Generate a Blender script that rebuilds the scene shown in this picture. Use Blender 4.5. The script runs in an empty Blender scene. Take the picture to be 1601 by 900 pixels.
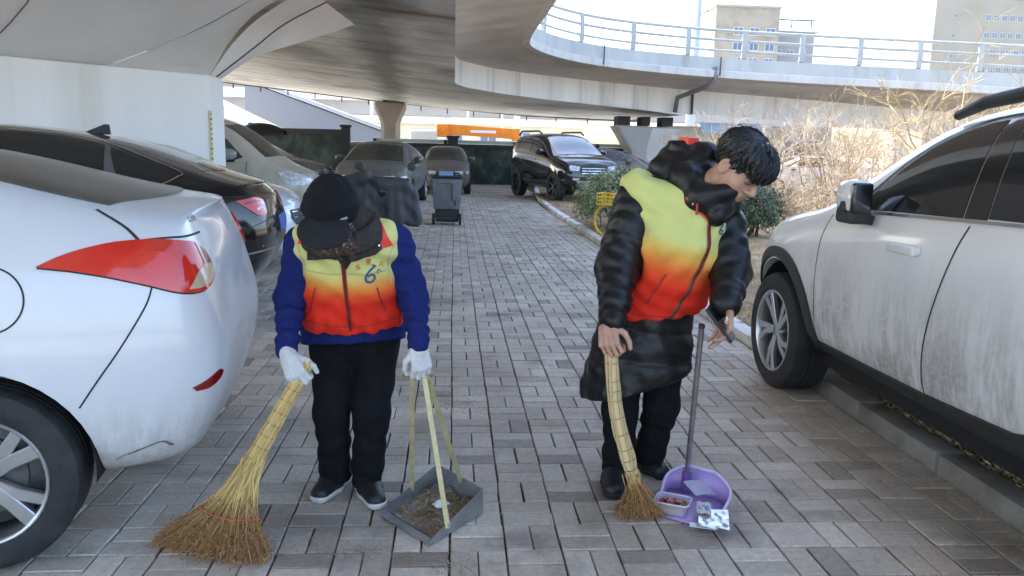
import bpy, bmesh, math, random
import numpy as np
from mathutils import Vector, Matrix, geometry
from mathutils.bvhtree import BVHTree
random.seed(7); RNG = np.random.default_rng(11)
SC = bpy.context.scene
COL = SC.collection
PI = math.pi

# ------------------------------------------------------------------ camera
cam = bpy.data.cameras.new('camera'); camo = bpy.data.objects.new('camera', cam); COL.objects.link(camo)
P_, Y_, R_ = math.atan(218/1250), .0755, .025
F_ = Vector((math.sin(Y_)*math.cos(P_), math.cos(Y_)*math.cos(P_), -math.sin(P_)))
r0 = Vector((math.cos(Y_), -math.sin(Y_), 0)); u0 = r0.cross(F_)
rr = r0*math.cos(R_)+u0*math.sin(R_); uu = u0*math.cos(R_)-r0*math.sin(R_)
camo.matrix_world = Matrix(((rr.x, uu.x, -F_.x, 0), (rr.y, uu.y, -F_.y, 0), (rr.z, uu.z, -F_.z, 1.45), (0, 0, 0, 1)))
cam.sensor_width = 36; cam.lens = 36*1250/1601; cam.clip_start = .05; cam.clip_end = 3000
SC.camera = camo
# ------------------------------------------------------------------ sky, sun, exposure
SUN_EL, SUN_AZ = math.radians(48), math.radians(303)     # azimuth clockwise from +Y: behind the camera, to the right
w = bpy.data.worlds.new('World'); SC.world = w; w.use_nodes = True
nt = w.node_tree; bg = nt.nodes['Background']
sky = nt.nodes.new('ShaderNodeTexSky'); sky.sky_type = 'NISHITA'; sky.sun_disc = False
sky.sun_elevation = SUN_EL; sky.sun_rotation = SUN_AZ
sky.air_density = 1.0; sky.dust_density = 3.0; sky.ozone_density = 1.0; sky.altitude = 50
nt.links.new(sky.outputs[0], bg.inputs[0]); bg.inputs[1].default_value = .15
sl = bpy.data.lights.new('sun', 'SUN'); sl.energy = 1.7; sl.angle = math.radians(10); sl.color = (1, .95, .87)
so = bpy.data.objects.new('sun', sl); COL.objects.link(so)
sd = Vector((math.sin(SUN_AZ)*math.cos(SUN_EL), math.cos(SUN_AZ)*math.cos(SUN_EL), math.sin(SUN_EL)))
so.rotation_euler = (-sd).to_track_quat('-Z', 'Y').to_euler()
SC.view_settings.view_transform = 'Standard'; SC.view_settings.look = 'None'
SC.view_settings.exposure = 2.45; SC.view_settings.gamma = 1; SC.view_settings.use_curve_mapping = False
SC.render.resolution_x, SC.render.resolution_y = 1024, 576

# ------------------------------------------------------------------ materials
MATS = {}
def mat(name, col, rough=.6, metal=0., var=0., vs=6., bump=0., bs=40., spec=.5, coat=0., col2=None, c2s=2., c2t=(.45, .65), alpha=1., trans=0., stretch=None, emit=0., coords='world', isl=0., detail=4.):
    """principled material: base colour, brightness noise (var at scale vs), a second colour in noise patches (col2), bump"""
    if name in MATS: return MATS[name]
    m = bpy.data.materials.new(name); m.use_nodes = True; MATS[name] = m
    n, l = m.node_tree.nodes, m.node_tree.links
    b = n['Principled BSDF']
    b.inputs['Roughness'].default_value = rough; b.inputs['Metallic'].default_value = metal
    b.inputs['Specular IOR Level'].default_value = spec
    if coat: b.inputs['Coat Weight'].default_value = coat; b.inputs['Coat Roughness'].default_value = .04
    if alpha < 1: b.inputs['Alpha'].default_value = alpha
    if trans: b.inputs['Transmission Weight'].default_value = trans
    if emit: b.inputs['Emission Color'].default_value = (*col, 1); b.inputs['Emission Strength'].default_value = emit
    if coords == 'world': vec = n.new('ShaderNodeNewGeometry').outputs['Position']
    else: vec = n.new('ShaderNodeTexCoord').outputs['Object']
    if stretch:
        mp = n.new('ShaderNodeMapping'); mp.inputs['Scale'].default_value = stretch; l.new(vec, mp.inputs[0]); vec = mp.outputs[0]
    src = None
    rgb = n.new('ShaderNodeRGB'); rgb.outputs[0].default_value = (*col, 1); src = rgb.outputs[0]
    def noise(s, d=4., r=.6):
        t = n.new('ShaderNodeTexNoise'); t.inputs['Scale'].default_value = s; t.inputs['Detail'].default_value = d
        t.inputs['Roughness'].default_value = r; l.new(vec, t.inputs['Vector']); return t.outputs['Fac']
    def ramp(fac, a, b_, lo=0., hi=1.):
        t = n.new('ShaderNodeMapRange'); t.inputs[1].default_value = a; t.inputs[2].default_value = b_
        t.inputs[3].default_value = lo; t.inputs[4].default_value = hi; l.new(fac, t.inputs[0]); return t.outputs[0]
    def mix(fac, a, b_, mode='MIX'):
        t = n.new('ShaderNodeMix'); t.data_type = 'RGBA'; t.blend_type = mode
        if isinstance(fac, (int, float)): t.inputs[0].default_value = fac
        else: l.new(fac, t.inputs[0])
        l.new(a, t.inputs[6])
        if isinstance(b_, tuple): t.inputs[7].default_value = (*b_, 1)
        else: l.new(b_, t.inputs[7])
        return t.outputs[2]
    m['_'] = 0
    if col2: src = mix(ramp(noise(c2s, 5.), *c2t), src, col2)
    if var:
        v = ramp(noise(vs, detail), .3, .7, 1-var, 1+var)
        c = n.new('ShaderNodeCombineColor')
        for k in range(3): l.new(v, c.inputs[k])
        src = mix(1., src, c.outputs[0], 'MULTIPLY')
    if isl:
        ge = n.new('ShaderNodeNewGeometry'); oi = n.new('ShaderNodeObjectInfo')
        ad = n.new('ShaderNodeMath'); l.new(ge.outputs['Random Per Island'], ad.inputs[0]); l.new(oi.outputs['Random'], ad.inputs[1])
        fr = n.new('ShaderNodeMath'); fr.operation = 'FRACT'; l.new(ad.outputs[0], fr.inputs[0])
        v = ramp(fr.outputs[0], 0, 1, 1-isl, 1+isl)
        c = n.new('ShaderNodeCombineColor')
        for k in range(3): l.new(v, c.inputs[k])
        src = mix(1., src, c.outputs[0], 'MULTIPLY')
    l.new(src, b.inputs['Base Color'])
    if bump:
        bp = n.new('ShaderNodeBump'); bp.inputs['Strength'].default_value = bump; bp.inputs['Distance'].default_value = .01
        l.new(noise(bs, 6.), bp.inputs['Height']); l.new(bp.outputs[0], b.inputs['Normal'])
    m['_'] = 1
    return m

# ------------------------------------------------------------------ object helpers
def tag(o, label=None, cat=None, group=None, kind=None):
    if label: o['label'] = label
    if cat: o['category'] = cat
    if group: o['group'] = group
    if kind: o['kind'] = kind
    return o
def thing(name, label, cat, loc=(0, 0, 0), rotz=0., group=None):
    o = bpy.data.objects.new(name, None); COL.objects.link(o); o.empty_display_size = .1
    o.location = loc; o.rotation_euler = (0, 0, rotz)
    return tag(o, label, cat, group)
def mobj(name, verts, faces, m, parent=None, smooth=False, sharp=None, mw=None):
    me = bpy.data.meshes.new(name)
    me.from_pydata([tuple(v) for v in verts], [], [tuple(f) for f in faces])
    me.validate(); me.update()
    if smooth:
        me.polygons.foreach_set('use_smooth', [True]*len(me.polygons))
        if sharp: me.set_sharp_from_angle(angle=math.radians(sharp))
    return mesh_obj(name, me, m, parent, mw)
def mesh_obj(name, me, m, parent=None, mw=None):
    o = bpy.data.objects.new(name, me); COL.objects.link(o)
    ms = m if isinstance(m, (list, tuple)) else [m]
    for q in ms:
        if q: me.materials.append(q)
    if mw is not None: o.matrix_local = mw
    if parent: o.parent = parent
    return o
def dup(root, loc, rotz, label=None, group=None):
    r = root.copy(); COL.objects.link(r); r.location = loc; r.rotation_euler = (0, 0, rotz)
    if label: r['label'] = label
    if group: r['group'] = group
    for ch in list(root.children):
        c = ch.copy(); COL.objects.link(c); c.parent = r
        for g in list(ch.children):
            d = g.copy(); COL.objects.link(d); d.parent = c
    return r
class MB:
    """collects geometry for one mesh"""
    def __init__(s): s.v = []; s.f = []
    def add(s, vs, fs):
        k = len(s.v); s.v += [tuple(v) for v in vs]; s.f += [tuple(i+k for i in f) for f in fs]; return s
    def box(s, c, d, rz=0., M=None):
        x, y, z = d[0]/2, d[1]/2, d[2]/2
        vs = [Vector(p) for p in ((-x,-y,-z),(x,-y,-z),(x,y,-z),(-x,y,-z),(-x,-y,z),(x,-y,z),(x,y,z),(-x,y,z))]
        if rz: R = Matrix.Rotation(rz, 3, 'Z'); vs = [R@v for v in vs]
        if M is not None: vs = [M@v for v in vs]
        vs = [v+Vector(c) for v in vs]
        return s.add(vs, [(0,3,2,1),(4,5,6,7),(0,1,5,4),(1,2,6,5),(2,3,7,6),(3,0,4,7)])
    def bar(s, a, b, w, h, up=(0, 0, 1)):
        a, b = Vector(a), Vector(b); d = (b-a).normalized(); u = Vector(up)
        if abs(d.dot(u)) > .98: u = Vector((1, 0, 0))
        x = d.cross(u).normalized(); u = x.cross(d)
        vs = [p+x*(i*w/2)+u*(j*h/2) for p in (a, b) for i, j in ((-1,-1),(1,-1),(1,1),(-1,1))]
        return s.add(vs, [(3,2,1,0),(4,5,6,7),(0,1,5,4),(1,2,6,5),(2,3,7,6),(3,0,4,7)])
    def tube(s, pts, r, n=8, cap=True, sq=None):
        pts = [Vector(p) for p in pts]; rs = r if isinstance(r, (list, tuple)) else [r]*len(pts)
        k = len(s.v); prev = None
        for i, p in enumerate(pts):
            d = (pts[min(i+1, len(pts)-1)]-pts[max(i-1, 0)]).normalized()
            if prev is None:
                x = d.orthogonal().normalized()
            else:
                x = (prev-d*prev.dot(d)).normalized()
            prev = x; y = d.cross(x)
            for j in range(n):
                a = 2*PI*j/n; s.v.append(tuple(p+(x*math.cos(a)+y*math.sin(a)*(sq or 1))*rs[i]))
        for i in range(len(pts)-1):
            for j in range(n):
                a, b = k+i*n+j, k+i*n+(j+1) % n; s.f.append((a, b, b+n, a+n))
        if cap:
            s.f.append(tuple(k+j for j in range(n))[::-1]); e = k+(len(pts)-1)*n; s.f.append(tuple(e+j for j in range(n)))
        return s
    def lathe(s, prof, n=24, M=None, close=False):
        k = len(s.v); m_ = len(prof)
        for i in range(n):
            a = 2*PI*i/n
            for r, z in prof:
                v = Vector((r*math.cos(a), r*math.sin(a), z)); s.v.append(tuple(M@v if M is not None else v))
        for i in range(n):
            for j in range(m_ if close else m_-1):
                a, b = k+i*m_+j, k+i*m_+(j+1) % m_; c, d = k+((i+1) % n)*m_+j, k+((i+1) % n)*m_+(j+1) % m_
                s.f.append((a, c, d, b))
        return s
    def prism(s, poly, d):
        """closed polygon of 3D points extruded by vector d"""
        n = len(poly); p = [Vector(q) for q in poly]; vs = p+[q+Vector(d) for q in p]
        return s.add(vs, [tuple(range(n))[::-1], tuple(range(n, 2*n))]+[(i, (i+1) % n, n+(i+1) % n, n+i) for i in range(n)])
    def grid(s, rows):
        """rows of equal length -> quad sheet"""
        n = len(rows[0]); k = len(s.v)
        for r in rows: s.v += [tuple(p) for p in r]
        for i in range(len(rows)-1):
            for j in range(n-1):
                a = k+i*n+j; s.f.append((a, a+1, a+n+1, a+n))
        return s
    def build(s, name, m, parent=None, smooth=False, sharp=None, recalc=True, bevel=0., bseg=2, bang=35):
        me = bpy.data.meshes.new(name); me.from_pydata(s.v, [], s.f); me.validate()
        if recalc or bevel:
            bm = bmesh.new(); bm.from_mesh(me)
            if recalc: bmesh.ops.recalc_face_normals(bm, faces=bm.faces)
            if bevel:
                ed = [e for e in bm.edges if len(e.link_faces) == 2 and e.calc_face_angle(0) > math.radians(bang)]
                bmesh.ops.bevel(bm, geom=ed, offset=bevel, segments=bseg, profile=.5, affect='EDGES', clamp_overlap=True)
            bm.to_mesh(me); bm.free()
        if smooth:
            me.polygons.foreach_set('use_smooth', [True]*len(me.polygons))
            if sharp: me.set_sharp_from_angle(angle=math.radians(sharp))
        return mesh_obj(name, me, m, parent)
def spline(pts, n):
    """Catmull-Rom through pts, n samples per span"""
    p = [Vector(q) for q in pts]; p = [p[0]*2-p[1]]+p+[p[-1]*2-p[-2]]; out = []
    for i in range(1, len(p)-2):
        for k in range(n):
            t = k/n; a, b, c, d = p[i-1:i+3]
            out.append(.5*((2*b)+(c-a)*t+(2*a-5*b+4*c-d)*t*t+(3*b-a-3*c+d)*t**3))
    return out+[p[-2]]
def lerp(a, b, t): return a+(b-a)*t
def interp(xs, ys, x): return float(np.interp(x, xs, ys))
def text_mesh(s, size, depth=0.):
    cu = bpy.data.curves.new('lettering', 'FONT'); cu.body = s; cu.size = size; cu.extrude = depth; cu.resolution_u = 3
    cu.align_x = 'CENTER'; cu.align_y = 'CENTER'
    o = bpy.data.objects.new('lettering', cu); COL.objects.link(o)
    dg = bpy.context.evaluated_depsgraph_get(); me = bpy.data.meshes.new_from_object(o.evaluated_get(dg))
    bpy.data.objects.remove(o); bpy.data.curves.remove(cu)
    return me
# ================================================================== GROUND, PAVING, KERB, VERGE
SOIL = mat('dry_soil', (.40, .30, .185), .95, var=.35, vs=3., bump=.6, bs=25, col2=(.27, .19, .12), c2s=.9, c2t=(.42, .66), spec=.2)
ground = tag(mobj('ground', [(-900, -300, -.55), (900, -300, -.55), (900, 1800, -.55), (-900, 1800, -.55)], [(0, 1, 2, 3)],
             mat('far_ground', (.42, .40, .365), .95, var=.2, vs=.2, spec=.2)), kind='structure')
KX = lambda y: 2.272 + (.0045*(y-17)**2 if y > 17 else 0.)       # road-side edge of the kerb
YS, YE = -4., 32.2
# verge: a sheet at kerb height with low lumps
rows = []
for i in range(90):
    y = YS+(34-YS)*i/89; r = []
    for j in range(46):
        t = j/45; x = KX(y)+.1+(t**1.6)*22
        b = math.sin(x*2.1+y*.7)*math.sin(y*1.3-x*.4)
        r.append((x, y, .075+.022*b*min(1, j/3)+.02*math.sin(y*3.1+x*5)*min(1, j/3)))
    rows.append(r)
vmb = MB().grid(rows)
verge = tag(vmb.build('verge', SOIL, smooth=True), kind='structure')

# paving: basket weave, joints 6 mm, module .206; rows start so that the cells match
MOD = .206; PW, PL = .0965, .1985
pave_m = bpy.data.materials.new('concrete_paver'); pave_m.use_nodes = True
def _pave():
    n, l = pave_m.node_tree.nodes, pave_m.node_tree.links; b = n['Principled BSDF']
    ge = n.new('ShaderNodeNewGeometry'); oi = n.new('ShaderNodeObjectInfo')
    ad = n.new('ShaderNodeMath'); l.new(ge.outputs['Random Per Island'], ad.inputs[0]); l.new(oi.outputs['Random'], ad.inputs[1])
    fr = n.new('ShaderNodeMath'); fr.operation = 'FRACT'; l.new(ad.outputs[0], fr.inputs[0])
    cr = n.new('ShaderNodeValToRGB'); l.new(fr.outputs[0], cr.inputs[0])
    e = cr.color_ramp; e.interpolation = 'LINEAR'
    cols = [(0, (.28, .235, .19)), (.10, (.43, .368, .30)), (.4, (.51, .44, .362)), (.62, (.48, .42, .352)), (.8, (.54, .472, .392)), (.93, (.60, .53, .445)), (1, (.43, .33, .25))]
    e.elements[0].position, e.elements[0].color = cols[0][0], (*cols[0][1], 1); e.elements[1].position, e.elements[1].color = 1, (*cols[-1][1], 1)
    for p, c in cols[1:-1]: q = e.elements.new(p); q.color = (*c, 1)
    def noise(s, d=5, r=.62, off=0):
        t = n.new('ShaderNodeTexNoise'); t.inputs['Scale'].default_value = s; t.inputs['Detail'].default_value = d; t.inputs['Roughness'].default_value = r
        if off:
            mp = n.new('ShaderNodeMapping'); mp.inputs[1].default_value = (off, off*.7, 0); l.new(ge.outputs['Position'], mp.inputs[0]); l.new(mp.outputs[0], t.inputs['Vector'])
        else: l.new(ge.outputs['Position'], t.inputs['Vector'])
        return t.outputs['Fac']
    def rng(f, a, b_, lo, hi):
        t = n.new('ShaderNodeMapRange'); l.new(f, t.inputs[0])
        for k, v in enumerate((a, b_, lo, hi)): t.inputs[k+1].default_value = v
        return t.outputs[0]
    def mix(f, a, b_, mode='MIX'):
        t = n.new('ShaderNodeMix'); t.data_type = 'RGBA'; t.blend_type = mode
        if isinstance(f, float): t.inputs[0].default_value = f
        else: l.new(f, t.inputs[0])
        l.new(a, t.inputs[6])
        if isinstance(b_, tuple): t.inputs[7].default_value = (*b_, 1)
        else: l.new(b_, t.inputs[7])
        return t.outputs[2]
    def grey(v):
        c = n.new('ShaderNodeCombineColor')
        for k in range(3): l.new(v, c.inputs[k])
        return c.outputs[0]
    src = cr.outputs[0]
    src = mix(1., src, grey(rng(noise(1.1), .3, .7, .74, 1.22)), 'MULTIPLY')     # broad stains
    src = mix(1., src, grey(rng(noise(38., 6), .25, .75, .8, 1.2)), 'MULTIPLY')  # grain
    src = mix(1., src, grey(rng(noise(190., 3), .3, .7, .86, 1.14)), 'MULTIPLY')
    src = mix(rng(noise(.8, 6, .7, 31), .56, .74, 0, .5), src, (.36, .285, .21))  # brown dust
    src = mix(rng(noise(1.7, 5, .6, 77), .56, .72, 0, .75), src, (.16, .14, .12))  # dark damp stains
    l.new(src, b.inputs['Base Color'])
    l.new(rng(noise(2.2, 5, .6, 12), .35, .7, .62, .9), b.inputs['Roughness']); b.inputs['Specular IOR Level'].default_value = .35
    bp = n.new('ShaderNodeBump'); bp.inputs['Strength'].default_value = .5; bp.inputs['Distance'].default_value = .004
    l.new(noise(120., 6), bp.inputs['Height']); l.new(bp.outputs[0], b.inputs['Normal'])
_pave()
JOINT = mat('joint_sand', (.105, .088, .066), .95, var=.5, vs=8., col2=(.20, .17, .125), c2s=3., c2t=(.5, .7), spec=.1)
paving = tag(mobj('paving', [(-9, YS, -.016), (KX(0), YS, -.016)]+[(KX(y), y, -.016) for y in (17, 20, 23, 26, 29, YE)]+[(-9, YE, -.016)], [tuple(range(9))], JOINT), kind='structure')
def brick_geo(lx, ly, ch=.0035):
    a, b = lx/2, ly/2; i, j = a-ch, b-ch; v = []
    for z, p, q in ((-.02, a, b), (-ch, a, b), (0, i, j)): v += [(-p, -q, z), (p, -q, z), (p, q, z), (-p, q, z)]
    f = [(8, 9, 10, 11)]
    for k in (0, 4):
        for e in range(4): f.append((k+e, k+(e+1) % 4, k+4+(e+1) % 4, k+4+e))
    return v, f
BG = {0: brick_geo(PL, PW), 1: brick_geo(PW, PL)}
bm_ = {}
for k in BG:
    me = bpy.data.meshes.new('paving_brick'); me.from_pydata(BG[k][0], [], BG[k][1]); me.materials.append(pave_m); bm_[k] = me
ROW0 = 2.71
bricks = []
for ci in range(-42, 13):
    for cj in range(int((YS-ROW0)/MOD)-1, int((YE-ROW0)/MOD)):
        x, y = ci*MOD+MOD/2, ROW0+cj*MOD+MOD/2
        if x+MOD/2 > KX(y)+.11: continue
        o = (ci+cj) % 2; q = MOD/4
        wob = .0022*math.sin(y*1.7+x*.9)+.003*math.sin(y*.6-x*2)
        for s in (-1, 1):
            px, py = (x, y+s*q) if o == 0 else (x+s*q, y)
            if px+(PL if o == 0 else PW)/2 > KX(py)-.004: continue
            bricks.append((px+random.gauss(0, .0012)+wob, py+random.gauss(0, .0012), random.gauss(0, .0013)+.0035*math.sin(x*1.9+1)*math.sin(y*1.1), random.gauss(0, .006), o, random.gauss(0, .006), random.gauss(0, .006)))
def inframe(b):
    v = Vector((b[0], b[1], -1.45)); z = v.dot(F_)
    if z < .5: return False
    return abs(v.dot(rr)/z*1250) < 800 and abs(v.dot(uu)/z*1250) < 450
def inshow(b):     # not under the two near cars
    return inframe(b) and not (b[0] < -.95 and b[1] > 2.6)
vis = sorted([b for b in bricks if inshow(b)], key=lambda b: b[0]**2+b[1]**2)
near = set(vis[:300])
fv, ff = [], []
for b in bricks:
    R = Matrix.Rotation(b[3], 3, 'Z')@Matrix.Rotation(b[5], 3, 'X')@Matrix.Rotation(b[6], 3, 'Y')
    if b in near:
        o = bpy.data.objects.new('paving_brick', bm_[b[4]]); COL.objects.link(o); o.parent = paving
        o.matrix_local = Matrix.Translation(b[:3])@R.to_4x4()
    else:
        k = len(fv); t = Vector(b[:3])
        fv += [tuple(R@Vector(p)+t) for p in BG[b[4]][0]]; ff += [tuple(i+k for i in f) for f in BG[b[4]][1]]
tag(mobj('paving_brick_field', fv, ff, pave_m, paving), kind='stuff')

# kerb: one stone after another, painted white beyond the parked SUV, concrete beside it darkened, the SUV's shade put into the colour
KW = mat('kerb_white', (.76, .74, .70), .8, var=.16, vs=5, col2=(.36, .32, .27), c2s=2.5, c2t=(.5, .68), bump=.4, bs=60)
KG = mat('kerb_grey_shaded', (.24, .225, .205), .9, var=.25, vs=7, col2=(.19, .17, .15), c2s=3., bump=.8, bs=30)
kerb = tag(mobj('kerb', [(KX(y)+dx, y, -.03) for y in [YS]+[17+i*1.9 for i in range(9)] for dx in (0, .14)], [(2*i, 2*i+1, 2*i+3, 2*i+2) for i in range(9)], KG), kind='structure')
y = YS
while y < YE:
    L = .74; y1 = y+L-.012; xa, xb = KX(y), KX(y1); h = .10+random.gauss(0, .004); dx = random.gauss(0, .004)
    white = y > 4.9
    if white: h -= .02
    mb = MB(); mb.prism([(xa+dx, y, -.05), (xa+.145+dx, y, -.05), (xa+.145+dx, y, h), (xa+dx, y, h)], (xb-xa, L-.012, 0))
    mb.build('kerb_stone', KW if white else KG, kerb, bevel=.014, smooth=True, sharp=40)
    y += L
# dry grass on the verge
STRAW = mat('dry_grass', (.52, .40, .23), .8, var=.3, vs=9, isl=.35, spec=.2)
gv, gf = [], []
def blade(x, y, z, h, a, lean, w):
    k = len(gv); c, s = math.cos(a), math.sin(a); lx, ly = math.cos(lean)*h*.9, math.sin(lean)*h*.9
    gv.extend([(x-c*w, y-s*w, z), (x+c*w, y+s*w, z), (x+lx*.45, y+ly*.45, z+h*.55), (x+lx, y+ly, z+h*.75)])
    gf.extend([(0+k, 1+k, 2+k), (2+k, 1+k, 3+k)])
for i in range(34000):
    y = 1.5+14*random.random()**1.5; x = KX(y)+.15+random.random()**1.3*(1.2 if y < 4 else 3.2)
    if y > 9 and random.random() < .4: continue
    blade(x, y, .065, random.uniform(.02, .06), random.random()*PI, random.random()*2*PI, random.uniform(.0012, .003)*(1+y*.06))
for i in range(16000):
    y = 13+18*random.random(); x = KX(y)+.2+random.random()**1.2*9
    blade(x, y, .065, random.uniform(.03, .08), random.random()*PI, random.random()*2*PI, random.uniform(.004, .009))
tag(mobj('dry_grass', gv, gf, STRAW), 'short straw coloured dead grass on the verge behind the kerb', 'grass', kind='stuff')
# sweepings: gravel, sand and litter specks lying on the paving
pv, pf = [], []
GRIT = mat('grit', (.34, .27, .19), .95, isl=.5, spec=.1)
def speck(x, y, r, z=.0):
    k = len(pv); a = random.random()*3; h = r*random.uniform(.4, .9)
    for j in range(3): pv.append((x+r*math.cos(a+j*2.09), y+r*math.sin(a+j*2.09), z))
    pv.append((x, y, z+h)); pf.extend([(k, k+1, k+3), (k+1, k+2, k+3), (k+2, k, k+3)])
for cx_, cy_, sx, sy, n in ((-.33, 2.72, .11, .035, 520), (.02, 2.6, .07, .03, 300), (.02, 4.35, .10, .10, 420), (-.12, 4.6, .12, .1, 260), (-.2, 2.95, .25, .1, 160)):
    for i in range(n): speck(random.gauss(cx_, sx), random.gauss(cy_, sy), random.uniform(.0012, .0045), .001)
for i in range(2600):
    yy = 2.3+9*random.random()**1.4; speck(random.uniform(-1.4, 2.18), yy, random.uniform(.001, .0035), .001)
for i in range(5200):        # sand lying in the joints
    cx_, cy_ = random.randint(-8, 10)*MOD, 2.3+7*random.random()**1.5
    if random.random() < .4: cx_, cy_ = random.uniform(-1.5, 2.2), ROW0+round((cy_-ROW0)/MOD)*MOD
    speck(cx_+random.gauss(0, .004), cy_+random.gauss(0, .004), random.uniform(.0015, .0035), -.003)
for i in range(900):
    yy = 2.3+6*random.random(); speck(KX(yy)-abs(random.gauss(0, .05)), yy, random.uniform(.002, .006), .001)
tag(mobj('swept_grit', pv, pf, GRIT), 'loose sandy grit and crumbs scattered over the grey paving', 'grit', kind='stuff')
# ================================================================== OVERPASS
CONC = mat('concrete_light', (.50, .49, .475), .85, var=.14, vs=.7, col2=(.36, .345, .32), c2s=.55, c2t=(.5, .75), bump=.25, bs=20, stretch=(1, 1, .12))
CONCW = mat('concrete_white', (.74, .745, .74), .8, var=.10, vs=1.2, col2=(.47, .455, .42), c2s=2.2, c2t=(.52, .74), bump=.2, bs=24, stretch=(1.3, 1.3, .07))
CONCG = mat('concrete_grey', (.52, .50, .48), .88, var=.12, vs=.8, col2=(.42, .40, .375), c2s=.6, bump=.2, bs=20)
def soffit_mat():
    m = bpy.data.materials.new('stained_soffit'); m.use_nodes = True; n, l = m.node_tree.nodes, m.node_tree.links; b = n['Principled BSDF']
    ge = n.new('ShaderNodeNewGeometry')
    def noise(sc, s=1., d=6, r=.65):
        mp = n.new('ShaderNodeMapping'); mp.inputs['Scale'].default_value = sc; l.new(ge.outputs['Position'], mp.inputs[0])
        t = n.new('ShaderNodeTexNoise'); t.inputs['Scale'].default_value = s; t.inputs['Detail'].default_value = d; t.inputs['Roughness'].default_value = r
        l.new(mp.outputs[0], t.inputs['Vector']); return t.outputs['Fac']
    def ramp(f, stops):
        c = n.new('ShaderNodeValToRGB'); l.new(f, c.inputs[0]); e = c.color_ramp
        e.elements[0].position, e.elements[0].color = stops[0][0], (*stops[0][1], 1); e.elements[1].position, e.elements[1].color = stops[-1][0], (*stops[-1][1], 1)
        for p, q in stops[1:-1]: x = e.elements.new(p); x.color = (*q, 1)
        return c.outputs[0]
    def mul(a, b_, f=1.):
        t = n.new('ShaderNodeMix'); t.data_type = 'RGBA'; t.blend_type = 'MULTIPLY'; t.inputs[0].default_value = f; l.new(a, t.inputs[6]); l.new(b_, t.inputs[7]); return t.outputs[2]
    base = ramp(noise((.12, .5, 1), 1.2), [(.3, (.68, .675, .63)), (.5, (.80, .79, .73)), (.7, (.74, .71, .63))])
    st = ramp(noise((.18, 1.6, 1), 1.0, 8, .7), [(.34, (.34, .32, .29)), (.45, (.85, .84, .82)), (.62, (1, 1, 1))])
    st2 = ramp(noise((.35, .16, 1), .5, 3), [(.38, (.45, .44, .43)), (.5, (.9, .9, .9)), (.6, (1, 1, 1))])
    rust = ramp(noise((.25, .6, 1), .8, 6, .7), [(.62, (1, 1, 1)), (.72, (.80, .55, .36))])
    sx = n.new('ShaderNodeSeparateXYZ'); l.new(ge.outputs['Position'], sx.inputs[0])          # damp run-off stain leading to the slim pier
    def mth(op, a, b_):
        t = n.new('ShaderNodeMath'); t.operation = op
        for k, v in enumerate((a, b_)):
            if isinstance(v, (int, float)): t.inputs[k].default_value = v
            else: l.new(v, t.inputs[k])
        return t.outputs[0]
    dx = mth('ABSOLUTE', mth('ADD', mth('ADD', sx.outputs['X'], .53), mth('MULTIPLY', sx.outputs['Y'], .062)), 0.)
    dx = mth('ADD', dx, mth('MULTIPLY', mth('SUBTRACT', noise((.5, .25, 1), 1.5, 4), .5), 1.6))
    damp = ramp(mth('MULTIPLY', dx, .5), [(.12, (.42, .42, .41)), (.42, (1, 1, 1))])
    l.new(mul(mul(mul(mul(base, st), st2), rust), damp), b.inputs['Base Color']); b.inputs['Roughness'].default_value = .75
    return m
SOFF = soffit_mat()
SEAM = mat('dark_seam', (.06, .06, .06), .9)
DPIPE = mat('drain_pipe', (.16, .165, .18), .5)
RAIL = mat('rail_paint', (.34, .375, .385), .55, var=.1, vs=3)
over = thing('overpass', 'curving concrete overpass with stained underside and grey railing above the parked cars', 'overpass', (0, 27, 0))
def OB(mb, name, m, parent=over, **k):
    o = mb.build(name, m, None, **k); o.parent = parent; o.matrix_parent_inverse = Matrix.Translation(-Vector(parent.location)) if parent.parent is None else Matrix.Identity(4); return o
zs = lambda X: 3.5-(.09*X if X < 0 else .062*X)       # underside of the box
YB = -2.5                                              # the deck runs on above and behind the camera
Wl = [(0, YB), (0, 5), (0, 13), (0, 22), (-.03, 26), (.35, 28.2), (2.06, 30), (5.4, 31.3), (9.2, 31.5), (13.4, 31), (17, 30.4), (24, 29)]
WT = [4.5, 4.5, 4.45, 4.4, 4.36, 4.33, 4.23, 4.08, 3.86, 3.61, 3.36, 2.9]
El = [(2.3, YB), (2.3, 5), (2.3, 13), (2.28, 21), (2.24, 24.6), (2.5, 26.2), (3.66, 28), (5.63, 28.9), (8.9, 29), (12.3, 28.5), (15.6, 28), (22, 26.6)]
ET = [4.83, 4.83, 4.82, 4.8, 4.72, 4.63, 4.54, 4.38, 4.19, 4.03, 3.91, 3.62]
W = spline([(a, b, c) for (a, b), c in zip(Wl, WT)], 6); E = spline([(a, b, c) for (a, b), c in zip(El, ET)], 6)
# box soffit: strips from the web line to the far edge
FE = [(-16, 46.3), (-12.7, 45.8), (-4.3, 46), (3.85, 45), (8.4, 40.5), (9.2, 40)]
rows = []
for i in range(60):
    y = YB+(46.3-YB)*i/59; r = []
    for j in range(40):
        # right boundary at this y
        if y <= 27: xr = 0.
        else:
            xr = interp([27, 28.2, 30, 31.3, 31.5, 40.5, 45, 46.3], [0, .35, 2.06, 5.4, 9.2, 8.4, 3.85, -4.3], y)
        x = -16+(xr+16)*j/39; r.append((x, y, zs(x)))
    rows.append(r)
up = [[(p[0], p[1], p[2]+.35) for p in r] for r in rows]
mb = MB().grid(rows); OB(mb, 'soffit', SOFF, smooth=True)
bl = MB()                                            # dark drip edge along the far side of the box
for a, b in zip(FE[:-1], FE[1:]): bl.bar((a[0], a[1], zs(a[0])+.12), (b[0], b[1], zs(b[0])+.12), .3, .34)
OB(bl, 'drip_edge', mat('drip_dark', (.10, .095, .09), .9))
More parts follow.
